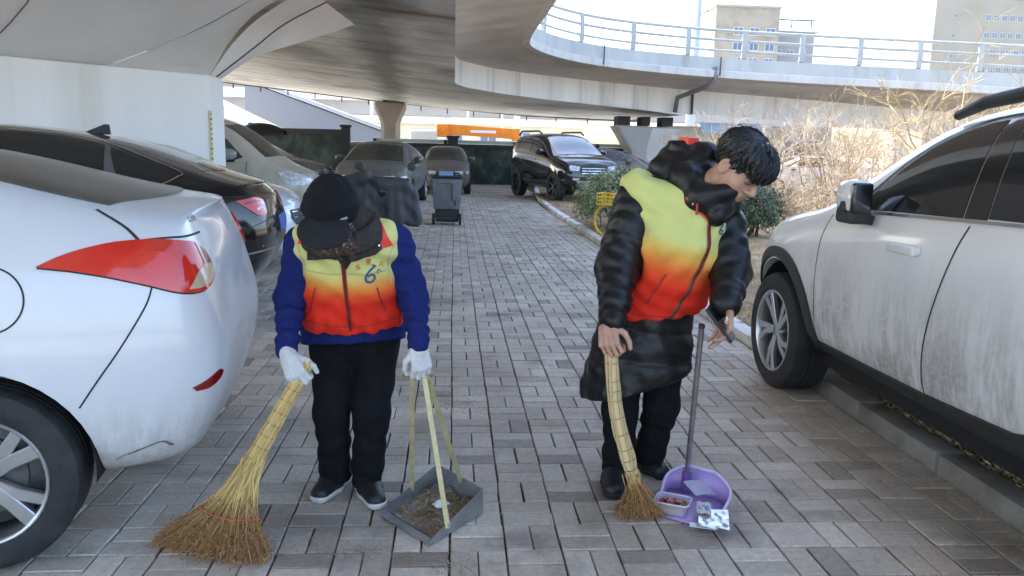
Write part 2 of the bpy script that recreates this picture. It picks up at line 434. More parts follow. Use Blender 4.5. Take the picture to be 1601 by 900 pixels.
for k in range(14):
    x = -12+1.45*k; yy = interp([p[0] for p in FE], [p[1] for p in FE], x); OB(MB().box((x, yy-.2, zs(x)-.12), (.06, .06, .34)), 'drip_nozzle', SEAM)
# construction joints across the soffit
for yj in (19.5, 27.0, 33.5, 39.5):
    xr = interp([27, 28.2, 30, 31.3, 31.5, 40.5, 45], [0, .35, 2.06, 5.4, 9.2, 8.4, 3.85], yj) if yj > 27 else 0.
    mb = MB(); n = 10
    mb.grid([[(-16+(xr+16)*t/n, yj+.5*math.sin(t*.3)+d, zs(-16+(xr+16)*t/n)-.006) for t in range(n+1)] for d in (0, .05)]); OB(mb, 'joint_line', SEAM)
wb = [Vector((p.x, p.y, zs(p.x) if p.x < 9.3 else p.z-.86)) for p in W]
OB(MB().grid([[p+Vector((0, 0, .0)) for p in W], wb]), 'girder_web', CONCW, smooth=True)
lip = [Vector((e.x, e.y, e.z)) for e in E]
inner = [e+(w_-e).normalized()*.28+Vector((0, 0, -.05)) for e, w_ in zip(E, W)]
OB(MB().grid([[w_+Vector((0, 0, 0)) for w_ in W], [w_.lerp(i_, .5)+Vector((0, 0, .03)) for w_, i_ in zip(W, inner)], inner]), 'cantilever_slab', CONCG, smooth=True)
def off(k, inw, dz): # points along the edge, moved inwards
    return [e+(Vector((w_.x-e.x, w_.y-e.y, 0)).normalized()*inw)+Vector((0, 0, dz)) for e, w_ in zip(E, W)]
OB(MB().grid([off(0, .28, -.05), off(0, 0, -.02), off(0, -.02, .2), off(0, .07, .24)]), 'edge_beam', mat('edge_paint', (.52, .53, .53), .8, var=.1, vs=1.2, col2=(.38, .375, .36), c2s=2.2, c2t=(.52, .74), stretch=(1.3, 1.3, .2)), smooth=True, sharp=30)
OB(MB().grid([off(0, .07, .24), off(0, .09, .68), off(0, .34, .7), off(0, .36, .3)]), 'parapet', mat('parapet_paint', (.40, .43, .43), .7, var=.1, vs=1.5, col2=(.31, .32, .31), c2s=2, c2t=(.55, .75), stretch=(1, 1, .2)), smooth=True, sharp=30)
OB(MB().grid([off(0, .36, .3), [w_+Vector((-6, 6, .6)) if w_.y > 27 else w_+Vector((-8, 0, .6)) for w_ in W]]), 'deck_top', CONCG)
# railing: bent flat posts and three rails, standing on the parapet
ra = off(0, .2, .7)
seg = [0.]
for a, b in zip(ra[:-1], ra[1:]): seg.append(seg[-1]+(b-a).length)
def along(s):
    i = min(max(np.searchsorted(seg, s)-1, 0), len(ra)-2); t = (s-seg[i])/(seg[i+1]-seg[i]); return ra[i].lerp(ra[i+1], t), (ra[i+1]-ra[i]).normalized()
s = 26.
while s < seg[-1]-.5:
    p, d = along(s); n_ = Vector((0, 0, 1)).cross(d).normalized()
    mb = MB(); prof = [(-.09, 0), (.07, 0), (.10, .45), (.05, .93), (-.03, .93), (-.03, .45)]
    mb.prism([p-n_*a*1.+Vector((0, 0, z))-d*.09 for a, z in prof], d*.18); OB(mb, 'railing_post', RAIL, bevel=.012)
    s += 2.02
for z, r in ((.93, .055), (.6, .05), (.24, .045)):
    OB(MB().tube([p+Vector((0, 0, z)) for p in ra[14:]], r, 8), 'rail', RAIL, smooth=True)
# drain pipe down the web by the right pier
OB(MB().tube([(9.3, 29.05, 4.5), (9.35, 28.95, 4.1), (9.2, 29.6, 3.85), (8.6, 31.2, 3.55), (8.55, 31.3, 3.0)], .09, 10), 'drain_pipe', DPIPE, smooth=True)
for xj in (5.2, 9.25):
    p = min(E, key=lambda e: abs(e.x-xj) if e.y > 27 else 99)
    OB(MB().box((p.x, p.y-.035, p.z+.36), (.035, .06, .66)), 'parapet_joint', SEAM)
OB(MB().box((9.25, 31.42, 3.45), (.07, .1, 1.0)), 'girder_joint', SEAM)

# --- left pier: shaft with a flared cap
pier = thing('bridge_pier', 'wide white concrete pier with flared cap behind the black sedan', 'pier', (-4.3, 11, 0))
PM = mat('pier_paint', (.80, .80, .80), .8, var=.05, vs=1., col2=(.66, .645, .60), c2s=1.5, c2t=(.54, .78), stretch=(.8, .8, .05), bump=.15, bs=20)
PC = mat('pier_cap_paint', (.70, .69, .68), .8, var=.08, vs=.8, col2=(.60, .585, .55), c2s=.9, c2t=(.5, .75), bump=.15, bs=20)
A0, A1, A2, A3 = Vector((-7.0, 8.05, 0)), Vector((-4.5, 11, 0)), Vector((-3.48, 12, 0)), Vector((-3.50, 12.75, 0))
back = [Vector((-5.2, 14.2, 0)), Vector((-9, 10.5, 0))]
zt = 2.37
mb = MB(); pl = [A0, A2, A3]+back
mb.prism([p+Vector((0, 0, -.1)) for p in pl], (0, 0, zt+.1)); sh = OB(mb, 'shaft', PM, pier, bevel=.03)
# cap: front leaf (curving out towards the camera), dark facet, and the arm that sweeps up to the deck
def leaf(bot, top, bulge, n=8):
    rows = []
    for i in range(n+1):
        t = i/n; rows.append([b.lerp(c, t)+bulge*math.sin(PI*t)*.5 for b, c in zip(bot, top)])
    return rows
z1 = Vector((0, 0, zt))
B0, B1, B2 = A0+z1, A1+z1, A2+z1
T0, T1 = Vector((-6.6, 5.6, 4.3)), Vector((-1.55, 9.7, 3.62))
bot = [B0.lerp(B1, t/6) for t in range(7)]; top = [T0.lerp(T1, t/6) for t in range(7)]
OB(MB().grid(leaf(bot, top, Vector((.1, .5, -.12)))), 'cap_front', PC, pier, smooth=True)
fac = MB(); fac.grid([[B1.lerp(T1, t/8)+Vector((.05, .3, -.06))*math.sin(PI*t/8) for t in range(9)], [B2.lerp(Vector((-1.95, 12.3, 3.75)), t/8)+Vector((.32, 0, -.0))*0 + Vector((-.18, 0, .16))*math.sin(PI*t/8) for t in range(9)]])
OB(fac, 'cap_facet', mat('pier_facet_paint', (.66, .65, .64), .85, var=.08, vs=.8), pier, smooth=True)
U_ = spline([(-3.47, 12.0, 2.37), (-3.15, 12.1, 2.85), (-2.75, 12.2, 3.25), (-2.0, 12.3, 3.75)], 6)
G_ = spline([(-3.48, 12.3, 2.37), (-3.0, 12.6, 2.83), (-2.6, 12.9, 3.23), (-2.02, 13.2, 3.62)], 6)
L_ = spline([(-3.50, 12.65, 2.37), (-3.05, 13.0, 2.75), (-2.45, 13.8, 3.10), (-1.72, 14.4, 3.47)], 6)
OB(MB().grid([U_, G_]), 'cap_arm', PC, pier, smooth=True)
OB(MB().grid([[g+Vector((0, 0, -.004)) for g in G_], L_]), 'cap_arm_flank', PC, pier, smooth=True)
OB(MB().tube([g+Vector((.012, -.012, 0)) for g in G_], .009, 5), 'cap_groove', SEAM, pier)
OB(MB().grid([L_, [p+Vector((-3, 2.5, 1.0)) for p in L_]]), 'cap_back', CONCG, pier, smooth=True)
# height gauge: yellow strip with black ticks on the corner of the shaft
gx, gy = -3.478, 11.985
OB(MB().box((gx+.0, gy-.012, 1.02), (.034, .012, 1.72), rz=.82), 'gauge_strip', mat('gauge_yellow', (.72, .66, .30), .6), pier)
for k in range(24): OB(MB().box((gx+.006, gy-.021, .22+k*.07), (.014 if k % 2 else .024, .008, .020), rz=.82), 'gauge_tick', SEAM, pier)
# vertical pour lines of the front leaf
for t in (.34, .62):
    ln = [b.lerp(c, i/8)+Vector((.1, .5, -.12))*math.sin(PI*i/8)*.5+Vector((.004, -.01, -.012)) for b, c in [(B0.lerp(B1, t), T0.lerp(T1, t))] for i in range(9)]
    OB(MB().tube(ln, .006, 4), 'pour_line', SEAM, pier)

# --- other piers
def small_pier(name, label, x, y, z, wt, ws, m):
    t = thing(name, label, 'pier', (x, y, 0)); mb = MB()
    prof = [(-ws, -.5), (ws, -.5), (ws, z-1.1), (wt, z-.35), (wt, z), (-wt, z), (-wt, z-.35), (-ws, z-1.1)]
    mb.prism([(a, -.5, c) for a, c in prof], (0, 1.0, 0)); mb.build('column', m, t, bevel=.12)
    MB().box((0, 0, z+.1), (wt*.9, .8, .2)).build('bearing', SEAM, t); return t
p2 = small_pier('bridge_pier', 'slim brown grey pier with flared head beyond the dark fence', -3.45, 44.6, 3.74, .82, .5, mat('pier_brown', (.30, .25, .22), .9, var=.15, vs=1))
for s in (-1, 1): MB().prism([(s*.30, -.505, -.4), (s*.49, -.505, -.4), (s*.49, -.505, 2.65), (s*.81, -.505, 3.4), (s*.81, -.505, 3.7), (s*.30, -.505, 2.6)], (0, -.01, 0)).build('edge_band', mat('band_pale', (.5, .47, .43), .9), p2)
p3 = thing('bridge_pier', 'grey flared pier under the ramp joint behind the hedge', 'pier', (7.9, 33.2, 0))
MB().prism([(a, -.7, c) for a, c in ((-.55, -.5), (.75, -.5), (.75, 1.4), (1.3, 2.45), (-1.4, 2.5), (-1.15, 2.15), (-.75, 1.5), (-.55, .8))], (0, 1.6, 0)).build('column', mat('pier_grey', (.46, .455, .46), .85, var=.1, vs=.8), p3, bevel=.1)
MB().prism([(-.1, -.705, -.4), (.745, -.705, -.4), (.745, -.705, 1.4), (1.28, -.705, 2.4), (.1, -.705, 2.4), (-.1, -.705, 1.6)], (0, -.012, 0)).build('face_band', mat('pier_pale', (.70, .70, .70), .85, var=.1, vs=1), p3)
for x, w_ in ((-1.0, .5), (-.1, .35), (.8, .45)): MB().box((x, .1, 2.68), (w_, .9, .36)).build('bearing', SEAM, p3)
# ================================================================== CARS
def paint(name, col, dirt=None, dz=(.35, .95), rough=.28, dust=.0):
    """car paint with a clear coat; optional road dirt that gathers low on the doors (object space)"""
    if name in MATS: return MATS[name]
    m = mat(name, col, rough, coat=.7, spec=.5, var=.03, vs=3, coords='object')
    if dirt:
        n, l = m.node_tree.nodes, m.node_tree.links; b = n['Principled BSDF']
        tc = n.new('ShaderNodeTexCoord'); sx = n.new('ShaderNodeSeparateXYZ'); l.new(tc.outputs['Object'], sx.inputs[0])
        def noise(sc, s, d=6., r=.65):
            mp = n.new('ShaderNodeMapping'); mp.inputs['Scale'].default_value = sc; l.new(tc.outputs['Object'], mp.inputs[0])
            t = n.new('ShaderNodeTexNoise'); t.inputs['Scale'].default_value = s; t.inputs['Detail'].default_value = d; t.inputs['Roughness'].default_value = r
            l.new(mp.outputs[0], t.inputs[0]); return t.outputs['Fac']
        def mr(f, a, b_, lo=0., hi=1.):
            t = n.new('ShaderNodeMapRange'); t.interpolation_type = 'SMOOTHSTEP'; l.new(f, t.inputs[0])
            for k, v in enumerate((a, b_, lo, hi)): t.inputs[k+1].default_value = v
            return t.outputs[0]
        def mth(op, a, b_):
            t = n.new('ShaderNodeMath'); t.operation = op
            for k, v in enumerate((a, b_)):
                if isinstance(v, (int, float)): t.inputs[k].default_value = v
                else: l.new(v, t.inputs[k])
            return t.outputs[0]
        low = mr(sx.outputs['Z'], dz[0], dz[1], 1., 0.)
        pat = mr(mth('ADD', mth('MULTIPLY', noise((1, 1, .45), 2.6), .75), mth('MULTIPLY', noise((9, 9, 1.2), 4.), .3)), .40, .60)
        fine = mr(noise((1, 1, 1), 45., 3), .3, .7, .65, 1.)
        fac = mth('MULTIPLY', mth('MULTIPLY', mth('POWER', low, .8), pat), fine)
        fac = mth('MAXIMUM', fac, dust) if dust else fac
        mx = n.new('ShaderNodeMix'); mx.data_type = 'RGBA'; l.new(fac, mx.inputs[0])
        l.new(b.inputs['Base Color'].links[0].from_socket, mx.inputs[6]); mx.inputs[7].default_value = (*dirt, 1); l.new(mx.outputs[2], b.inputs['Base Color'])
        l.new(mth('ADD', mth('MULTIPLY', fac, .6), rough), b.inputs['Roughness'])
        l.new(mth('SUBTRACT', .7, mth('MULTIPLY', fac, .7)), b.inputs['Coat Weight'])
    return m
GLASS = mat('tinted_glass', (.012, .014, .017), .06, spec=.6, coat=.3)
GLASSD = mat('dusty_glass', (.05, .048, .043), .22, spec=.6, var=.3, vs=4)
RUB = mat('tyre_rubber', (.022, .022, .023), .75, bump=.4, bs=60, var=.3, vs=12, coords='object', col2=(.05, .046, .042), c2s=5, c2t=(.5, .75))
RIMS = mat('rim_silver', (.55, .56, .57), .32, metal=.85, var=.1, vs=8)
RIMD = mat('rim_dark', (.05, .05, .055), .4, metal=.5)
WELL = mat('wheel_well', (.012, .012, .013), .9)
PLAS = mat('black_plastic', (.028, .029, .031), .55, var=.2, vs=14, bump=.2, bs=150)
CHROME = mat('chrome', (.6, .6, .61), .18, metal=1.)
REDL = mat('tail_red', (.62, .030, .016), .12, coat=.8, var=.12, vs=9)
REDD = mat('tail_red_dark', (.22, .006, .008), .14, coat=.8)
AMB = mat('tail_beige', (.55, .42, .28), .15, coat=.8)
CLEAR = mat('headlamp', (.55, .57, .58), .12, coat=1., var=.35, vs=18)
SEAMC = mat('panel_gap', (.03, .03, .032), .8)
PLATE = mat('plate_blue', (.05, .13, .42), .4)
WHITEP = mat('plate_white', (.75, .76, .78), .5)

# cage stations: y, then 11 section points (half width, height) from the belly to the roof centre line
def sec(zb, ws, wm, zm, wb, zbelt, wr, zr, zc, zs=None):
    zs = zs if zs is not None else zb+.06
    return [(0, zb), (ws*.72, zb), (ws, zs), (lerp(ws, wm, .75), lerp(zs, zm, .45)), (wm, zm), (lerp(wm, wb, .45), lerp(zm, zbelt, .62)), (wb, zbelt),
            (lerp(wb, wr, .42), lerp(zbelt, zr, .55)), (wr, zr), (wr*.55, zc-.008), (0, zc)]
SEDAN = [
 (-.71, [(0,.30),(.50,.30),(.62,.35),(.67,.50),(.69,.70),(.67,.89),(.655,1.00),(.635,1.09),(.60,1.165),(.35,1.195),(0,1.205)], [.18,.16,.11,.035,0,.055,.085,.13,.165,.14,.13]),
 (-.585, [(0,.27),(.58,.27),(.755,.32),(.80,.49),(.812,.70),(.79,.90),(.76,1.02),(.71,1.115),(.63,1.18),(.35,1.21),(0,1.218)], [.06,.05,.03,0,0,.02,.03,.05,.06,.05,.05]),
 (-.38, sec(.245,.81,.885,.70,.82,1.06,.65,1.205,1.232,.29)), (-.12, sec(.235,.82,.905,.70,.83,1.08,.63,1.255,1.285,.28)),
 (.2, sec(.30,.83,.905,.70,.835,1.08,.60,1.345,1.37,.34)), (.6, sec(.26,.84,.905,.69,.835,1.07,.58,1.415,1.44,.30)),
 (1.1, sec(.24,.84,.905,.68,.835,1.05,.58,1.465,1.49,.28)), (1.65, sec(.24,.84,.905,.67,.835,1.02,.58,1.45,1.475,.28)),
 (2.05, sec(.24,.84,.905,.66,.835,1.0,.60,1.36,1.38,.28)), (2.45, sec(.24,.84,.905,.65,.83,.985,.64,1.17,1.19,.28)),
 (2.85, sec(.24,.83,.90,.64,.82,.955,.66,1.01,1.045,.28)), (3.2, sec(.23,.80,.885,.60,.79,.885,.63,.935,.965,.27)),
 (3.45, [(0,.20),(.55,.20),(.72,.25),(.77,.37),(.79,.53),(.77,.66),(.74,.75),(.68,.82),(.58,.855),(.33,.88),(0,.89)], [-.0]*11),
 (3.6, [(0,.22),(.42,.22),(.58,.27),(.63,.38),(.645,.50),(.63,.60),(.60,.68),(.56,.74),(.50,.775),(.3,.80),(0,.81)], [-.06,-.05,-.02,0,0,-.03,-.06,-.09,-.12,-.11,-.1]),
]
SUV = [
 (-.82, [(0,.48),(.55,.48),(.70,.53),(.75,.66),(.77,.82),(.76,.98),(.74,1.08),(.70,1.25),(.62,1.45),(.36,1.52),(0,1.53)], [.10,.08,.04,0,0,.03,.05,.10,.17,.16,.15]),
 (-.62, [(0,.42),(.62,.42),(.82,.48),(.87,.62),(.885,.82),(.87,1.0),(.84,1.14),(.79,1.36),(.70,1.58),(.40,1.655),(0,1.665)], [0]*11),
 (-.3, sec(.36,.85,.925,.80,.865,1.235,.71,1.665,1.715,.42)), (.2, sec(.32,.86,.925,.80,.87,1.235,.71,1.685,1.74,.38)),
 (.8, sec(.30,.86,.925,.80,.87,1.22,.71,1.69,1.75,.36)), (1.2, sec(.30,.86,.925,.80,.87,1.20,.70,1.66,1.725,.36)),
 (1.5, sec(.30,.86,.925,.80,.87,1.185,.69,1.63,1.695,.36)), (1.85, sec(.30,.86,.925,.80,.87,1.17,.69,1.50,1.555,.36)),
 (2.2, sec(.30,.86,.925,.79,.865,1.15,.71,1.30,1.335,.36)), (2.45, sec(.30,.86,.93,.785,.865,1.115,.71,1.17,1.20,.37)), (2.7, sec(.30,.86,.935,.78,.86,1.085,.70,1.135,1.165,.38)),
 (2.95, sec(.30,.85,.925,.76,.84,1.03,.68,1.09,1.115,.40)), (3.18, [(0,.36),(.60,.36),(.78,.42),(.83,.54),(.845,.72),(.83,.87),(.80,.96),(.74,1.02),(.64,1.045),(.36,1.065),(0,1.075)], [0]*11),
 (3.36, [(0,.36),(.48,.36),(.62,.42),(.67,.53),(.68,.68),(.67,.80),(.65,.88),(.61,.94),(.54,.97),(.32,.99),(0,1.0)], [-.10,-.08,-.03,0,0,-.02,-.04,-.07,-.10,-.1,-.1]),
]
VAN = [
 (-.75, [(0,.40),(.55,.40),(.68,.46),(.72,.62),(.735,.82),(.73,1.0),(.72,1.15),(.69,1.42),(.60,1.74),(.36,1.80),(0,1.81)], [0]*11),
 (-.6, sec(.36,.78,.835,.8,.80,1.2,.68,1.83,1.89,.42)), (0, sec(.32,.80,.845,.8,.81,1.2,.69,1.87,1.94,.38)), (.8, sec(.30,.80,.845,.8,.81,1.18,.69,1.88,1.95,.36)),
 (1.6, sec(.30,.80,.845,.8,.81,1.15,.68,1.86,1.92,.36)), (2.1, sec(.30,.80,.845,.8,.81,1.12,.66,1.74,1.79,.36)), (2.5, sec(.30,.80,.845,.78,.81,1.08,.66,1.46,1.50,.36)),
 (2.85, sec(.30,.80,.845,.75,.79,1.02,.64,1.13,1.17,.36)), (3.15, sec(.28,.77,.83,.68,.76,.93,.60,1.0,1.04,.34)),
 (3.4, [(0,.28),(.5,.28),(.66,.33),(.70,.45),(.715,.6),(.70,.72),(.675,.80),(.63,.88),(.54,.92),(.32,.945),(0,.95)], [0]*11),
 (3.5, [(0,.30),(.4,.30),(.54,.35),(.58,.45),(.59,.57),(.58,.66),(.56,.73),(.52,.79),(.46,.83),(.28,.85),(0,.86)], [-.04]*5+[-.05]*6),
]
def cage_mesh(st, sx=1., sy=1., sz=1., level=2, warp=None, nose_b=.10, tail_b=.03):
    v, f = [], []; N = 11
    for row in st:
        y, pts = row[0], row[1]; dy = row[2] if len(row) > 2 else [0]*N
        full = [(-p[0], y+d, p[1]) for p, d in zip(pts, dy)]+[(p[0], y+d, p[1]) for p, d in zip(pts[1:-1][::-1], dy[1:-1][::-1])]
        v += full
    R = 2*N-2
    for i in range(len(st)-1):
        for j in range(R):
            a, b = i*R+j, i*R+(j+1) % R; f.append((a, b, b+R, a+R))
    def cap(base, bulge, flip):
        prev = None
        cols = []
        for k in range(N):
            L = base+k; Rr = base+(R-k) % R
            if k in (0, N-1): cols.append([L]); continue
            p, q = Vector(v[L]), Vector(v[Rr]); row = [L]
            for t in (.25, .5, .75):
                c = p.lerp(q, t); c.y += bulge*(1-(2*t-1)**2); v.append(tuple(c)); row.append(len(v)-1)
            cols.append(row+[Rr])
        for k in range(1, N-2):
            for j in range(4):
                q = (cols[k][j], cols[k][j+1], cols[k+1][j+1], cols[k+1][j]); f.append(q if flip else q[::-1])
        for k, o in ((1, 0), (N-2, N-1)):
            c = cols[o][0]; vc = Vector(v[c]); vc.y += bulge; v[c] = tuple(vc)
            for j in range(4):
                q = (c, cols[k][j], cols[k][j+1]); f.append(q)
    cap(0, -tail_b, False); cap((len(st)-1)*R, nose_b, True)
    v = [(x*sx, y*sy, z*sz) for x, y, z in v]
    if warp: v = [warp(*p) for p in v]
    me = bpy.data.meshes.new('body'); me.from_pydata(v, [], f); me.validate()
    bm = bmesh.new(); bm.from_mesh(me); bmesh.ops.recalc_face_normals(bm, faces=bm.faces); bm.to_mesh(me); bm.free()
    o = bpy.data.objects.new('body', me); COL.objects.link(o)
    md = o.modifiers.new('s', 'SUBSURF'); md.levels = md.render_levels = level
    return o
def arch_cut(o, arches):
    """cut round wheel arches; arches: (y, z, r, half track outer)"""
    cut = []
    for (y, z, r, xo, depth) in arches:
        for s in (-1, 1):
            mb = MB(); M = Matrix.Translation((s*(xo+.1), y, z))@Matrix.Rotation(-s*PI/2, 4, 'Y')
            n = 40; vs = []
            for zz in (0, depth+.1):
                for i in range(n): a = 2*PI*i/n; vs.append(M@Vector((r*math.cos(a), r*math.sin(a), zz)))
            mb.add(vs, [tuple(range(n))[::-1], tuple(range(n, 2*n))]+[(i, (i+1) % n, n+(i+1) % n, n+i) for i in range(n)])
            c = mb.build('cutter', WELL); cut.append(c)
            md = o.modifiers.new('b', 'BOOLEAN'); md.operation = 'DIFFERENCE'; md.solver = 'EXACT'; md.object = c
    dg = bpy.context.evaluated_depsgraph_get(); dg.update()
    me = bpy.data.meshes.new_from_object(o.evaluated_get(dg))
    for c in cut: bpy.data.objects.remove(c)
    bpy.data.objects.remove(o)
    return me
class Car:
    def __init__(s, name, label, loc, rotz, st, body_m, sx=1., sy=1., sz=1., level=2, wheels=None, cat='car', group=None, warp=None, grid=.05):
        s.t = thing(name, label, cat, loc, rotz, group); s.grid = grid; s.sx, s.sy, s.sz = sx, sy, sz
        o = cage_mesh(st, sx, sy, sz, level, warp)
        if wheels: me = arch_cut(o, [(y, z, r, .95*sx, .30) for (y, z, r) in wheels])
        else:
            dg = bpy.context.evaluated_depsgraph_get(); me = bpy.data.meshes.new_from_object(o.evaluated_get(dg)); bpy.data.objects.remove(o)
        me.materials.clear()
        me.polygons.foreach_set('use_smooth', [True]*len(me.polygons)); me.set_sharp_from_angle(angle=math.radians(42))
        s.body = mesh_obj('body', me, body_m, s.t); s.bm = body_m
        s.bvh = BVHTree.FromPolygons([tuple(v.co) for v in me.vertices], [tuple(p.vertices) for p in me.polygons])
    def hit(s, mode, a, b):
        if mode in ('L', 'R'): o, d = (Vector((-3, a, b)), Vector((1, 0, 0))) if mode == 'L' else (Vector((3, a, b)), Vector((-1, 0, 0)))
        elif mode == 'LC': d = Vector((.78, .62, 0)).normalized(); o = Vector((-.83*s.sx, a, b))-d*3
        elif mode == 'RC': d = Vector((-.78, .62, 0)).normalized(); o = Vector((.83*s.sx, a, b))-d*3
        elif mode == 'B': o, d = Vector((a, -4, b)), Vector((0, 1, 0))
        elif mode == 'F': o, d = Vector((a, 7, b)), Vector((0, -1, 0))
        else: o, d = Vector((a, b, 4)), Vector((0, 0, -1))
        h = s.bvh.ray_cast(o, d)
        if h[0] is None:
            g = {'L': Vector((-.8, a, b)), 'R': Vector((.8, a, b)), 'LC': Vector((-.8, a, b)), 'RC': Vector((.8, a, b)), 'B': Vector((a, -.7, b)), 'F': Vector((a, 3.4, b)), 'T': Vector((a, b, 1.4))}[mode]
            h = s.bvh.find_nearest(g)
        n = h[1]
        if n.dot(d) > 0: n = -n
        return h[0], n
    def patch(s, name, mode, poly, m, off=.005, parent=None, grid=None, skirt=.012, smooth=True):
        grid = grid or s.grid; P = [Vector(p) for p in poly]; n = len(P)
        # densify outline
        out = []
        for i in range(n):
            a, b = P[i], P[(i+1) % n]; k = max(1, int((b-a).length/grid))
            out += [a.lerp(b, t/k) for t in range(k)]
        xs, ys = [p.x for p in out], [p.y for p in out]; pts = list(out); nb = len(out)
        def inside(x, y):
            c = False
            for i in range(nb):
                a, b = out[i], out[i-1]
                if (a.y > y) != (b.y > y) and x < (b.x-a.x)*(y-a.y)/(b.y-a.y)+a.x: c = not c
            return c
        y = min(ys)+grid/2
        while y < max(ys):
            x = min(xs)+grid/2
            while x < max(xs):
                if inside(x, y) and min((x-q.x)**2+(y-q.y)**2 for q in out) > (grid*.45)**2: pts.append(Vector((x, y)))
                x += grid
            y += grid
        vs, _, fs, _, _, _ = geometry.delaunay_2d_cdt(pts, [(i, (i+1) % nb) for i in range(nb)], [], 1, 1e-5)
        v3, nn = [], []
        for q in vs:
            h, nr = s.hit(mode, q.x, q.y); v3.append(h+nr*off); nn.append(nr)
        faces = [tuple(f) for f in fs]
        if skirt:
            from collections import Counter
            ec = Counter(tuple(sorted((f[i], f[(i+1) % len(f)]))) for f in faces for i in range(len(f)))
            base = {}
            for f in list(faces):
                for i in range(len(f)):
                    a, b = f[i], f[(i+1) % len(f)]
                    if ec[tuple(sorted((a, b)))] == 1:
                        for q in (a, b):
                            if q not in base: base[q] = len(v3); v3.append(v3[q]-nn[q]*(off+skirt))
                        faces.append((b, a, base[a], base[b]))
        mb = MB(); mb.v = [tuple(p) for p in v3]; mb.f = faces
        return mb.build(name, m, parent or s.t, smooth=smooth, sharp=50)
    def seam(s, name, mode, line, m=None, w=.007, off=.0015, parent=None, n=10, raw=False):
        pts = spline([(a, b, 0) for a, b in line], n) if not raw else [Vector((a, b, 0)) for a, b in line]
        hs = [s.hit(mode, p.x, p.y) for p in pts]; L, R = [], []
        for i, (h, nr) in enumerate(hs):
            t = hs[min(i+1, len(hs)-1)][0]-hs[max(i-1, 0)][0]; c = nr.cross(t).normalized()*w/2
            L.append(h+c+nr*off); R.append(h-c+nr*off)
        return MB().grid([L, R]).build(name, m or SEAMC, parent or s.t, recalc=False)
    def wheel(s, x, y, r, w=.2, style=0, rim=RIMS, steer=0.):
        """tyre mesh with rim, disc as sub-parts; axis along x, outer face away from the car"""
        sg = 1 if x > 0 else -1
        M = Matrix.Translation((x, y, r))@Matrix.Rotation(steer, 4, 'Z')@Matrix.Rotation(sg*PI/2, 4, 'Y')
        key = (round(r, 3), round(w, 3), style, sg)
        ri = r*.70
        prof = [(ri*.98, -w/2), (r*.90, -w/2*1.02), (r*.975, -w/2*.9), (r, -w/2*.72), (r, -w*.1), (r*.985, -w*.095), (r*.985, -w*.06), (r, -w*.055), (r, w*.055), (r*.985, w*.06), (r*.985, w*.095), (r, w*.1), (r, w/2*.72), (r*.975, w/2*.9), (r*.93, w/2*1.0), (r*.86, w/2*1.06), (ri*1.06, w/2*1.03), (ri*1.0, w/2*.94), (ri*.96, w/2*.8)]
        ty = MB().lathe(prof, 48, M).build('wheel', RUB, s.t, smooth=True, sharp=30)
        mb = MB()
        mb.lathe([(ri*1.0, w*.44), (ri*1.01, w*.5), (ri*.955, w*.5), (ri*.93, w*.42), (ri*.90, -w*.3), (ri*.98, -w*.45)], 40, M)
        mb.lathe([(0, w*.36), (ri*.14, w*.37), (ri*.17, w*.33), (ri*.2, w*.2), (ri*.16, w*.1)], 20, M)
        def spoke(a, w0, w1, z0, z1, th, da=0.):
            c, sn = math.cos, math.sin; vs = []
            for rr_, wd, zz, aa in ((ri*.12, w0, z0, a), (ri*.55, (w0+w1)/2*.95, lerp(z0, z1, .45)+.006, a+da*.5), (ri*.95, w1, z1, a+da)):
                for sd in (-1, 1):
                    for dz in (0, -th):
                        vs.append(M@Vector((rr_*c(aa)-sd*wd/2*sn(aa), rr_*sn(aa)+sd*wd/2*c(aa), zz+dz)))
            fs = []
            for k in (0, 4): fs += [(k, k+2, k+6, k+4), (k+1, k+5, k+7, k+3), (k, k+4, k+5, k+1), (k+2, k+3, k+7, k+6)]
            mb.add(vs, fs)
        if style == 0:      # five broad spokes with a groove between the halves
            for k in range(5):
                a = 2*PI*k/5+.35; spoke(a-.05, .05*r/.32, .052*r/.32, w*.36, w*.43, .03, -.12); spoke(a+.13, .05*r/.32, .04*r/.32, w*.34, w*.43, .03, .10)
        elif style == 1:    # ten thin spokes in pairs
            for k in range(5):
                a = 2*PI*k/5+.2; spoke(a, .035, .042, w*.38, w*.44, .03, .16); spoke(a+.18, .035, .042, w*.38, w*.44, .03, .34)
        else:
            for k in range(6): a = 2*PI*k/6; spoke(a, .05, .07, w*.34, w*.42, .03)
        mb.build('rim', rim, ty, bevel=.004, bseg=1, smooth=True, sharp=35)
        MB().lathe([(0, w*.12), (ri*.62, w*.12), (ri*.62, w*.04), (ri*.85, -w*.1), (ri*.93, -w*.35)], 32, M).build('brake_disc', RIMD if style != 0 else mat('disc_grey', (.12, .115, .11), .6, metal=.4, var=.3, vs=15), ty, smooth=True, sharp=30)
        return ty
    def wells(s, arches):
        """liner over the wheel: upper arc with an inner wall"""
        for y, z, r in arches:
            for sg in (-1, 1):
                x0, x1 = sg*.42*s.sx, sg*.86*s.sx; an = np.linspace(-.15, PI+.15, 25); mb = MB()
                mb.grid([[(x1, y+r*math.cos(a), z+r*math.sin(a)) for a in an], [(x0, y+r*math.cos(a), z+r*math.sin(a)) for a in an]])
                k = len(mb.v); mb.v += [(x0, y+r*math.cos(a), z+r*math.sin(a)) for a in an]; mb.f.append(tuple(range(k, k+25)))
                mb.build('wheel_well', WELL, s.t, recalc=False)
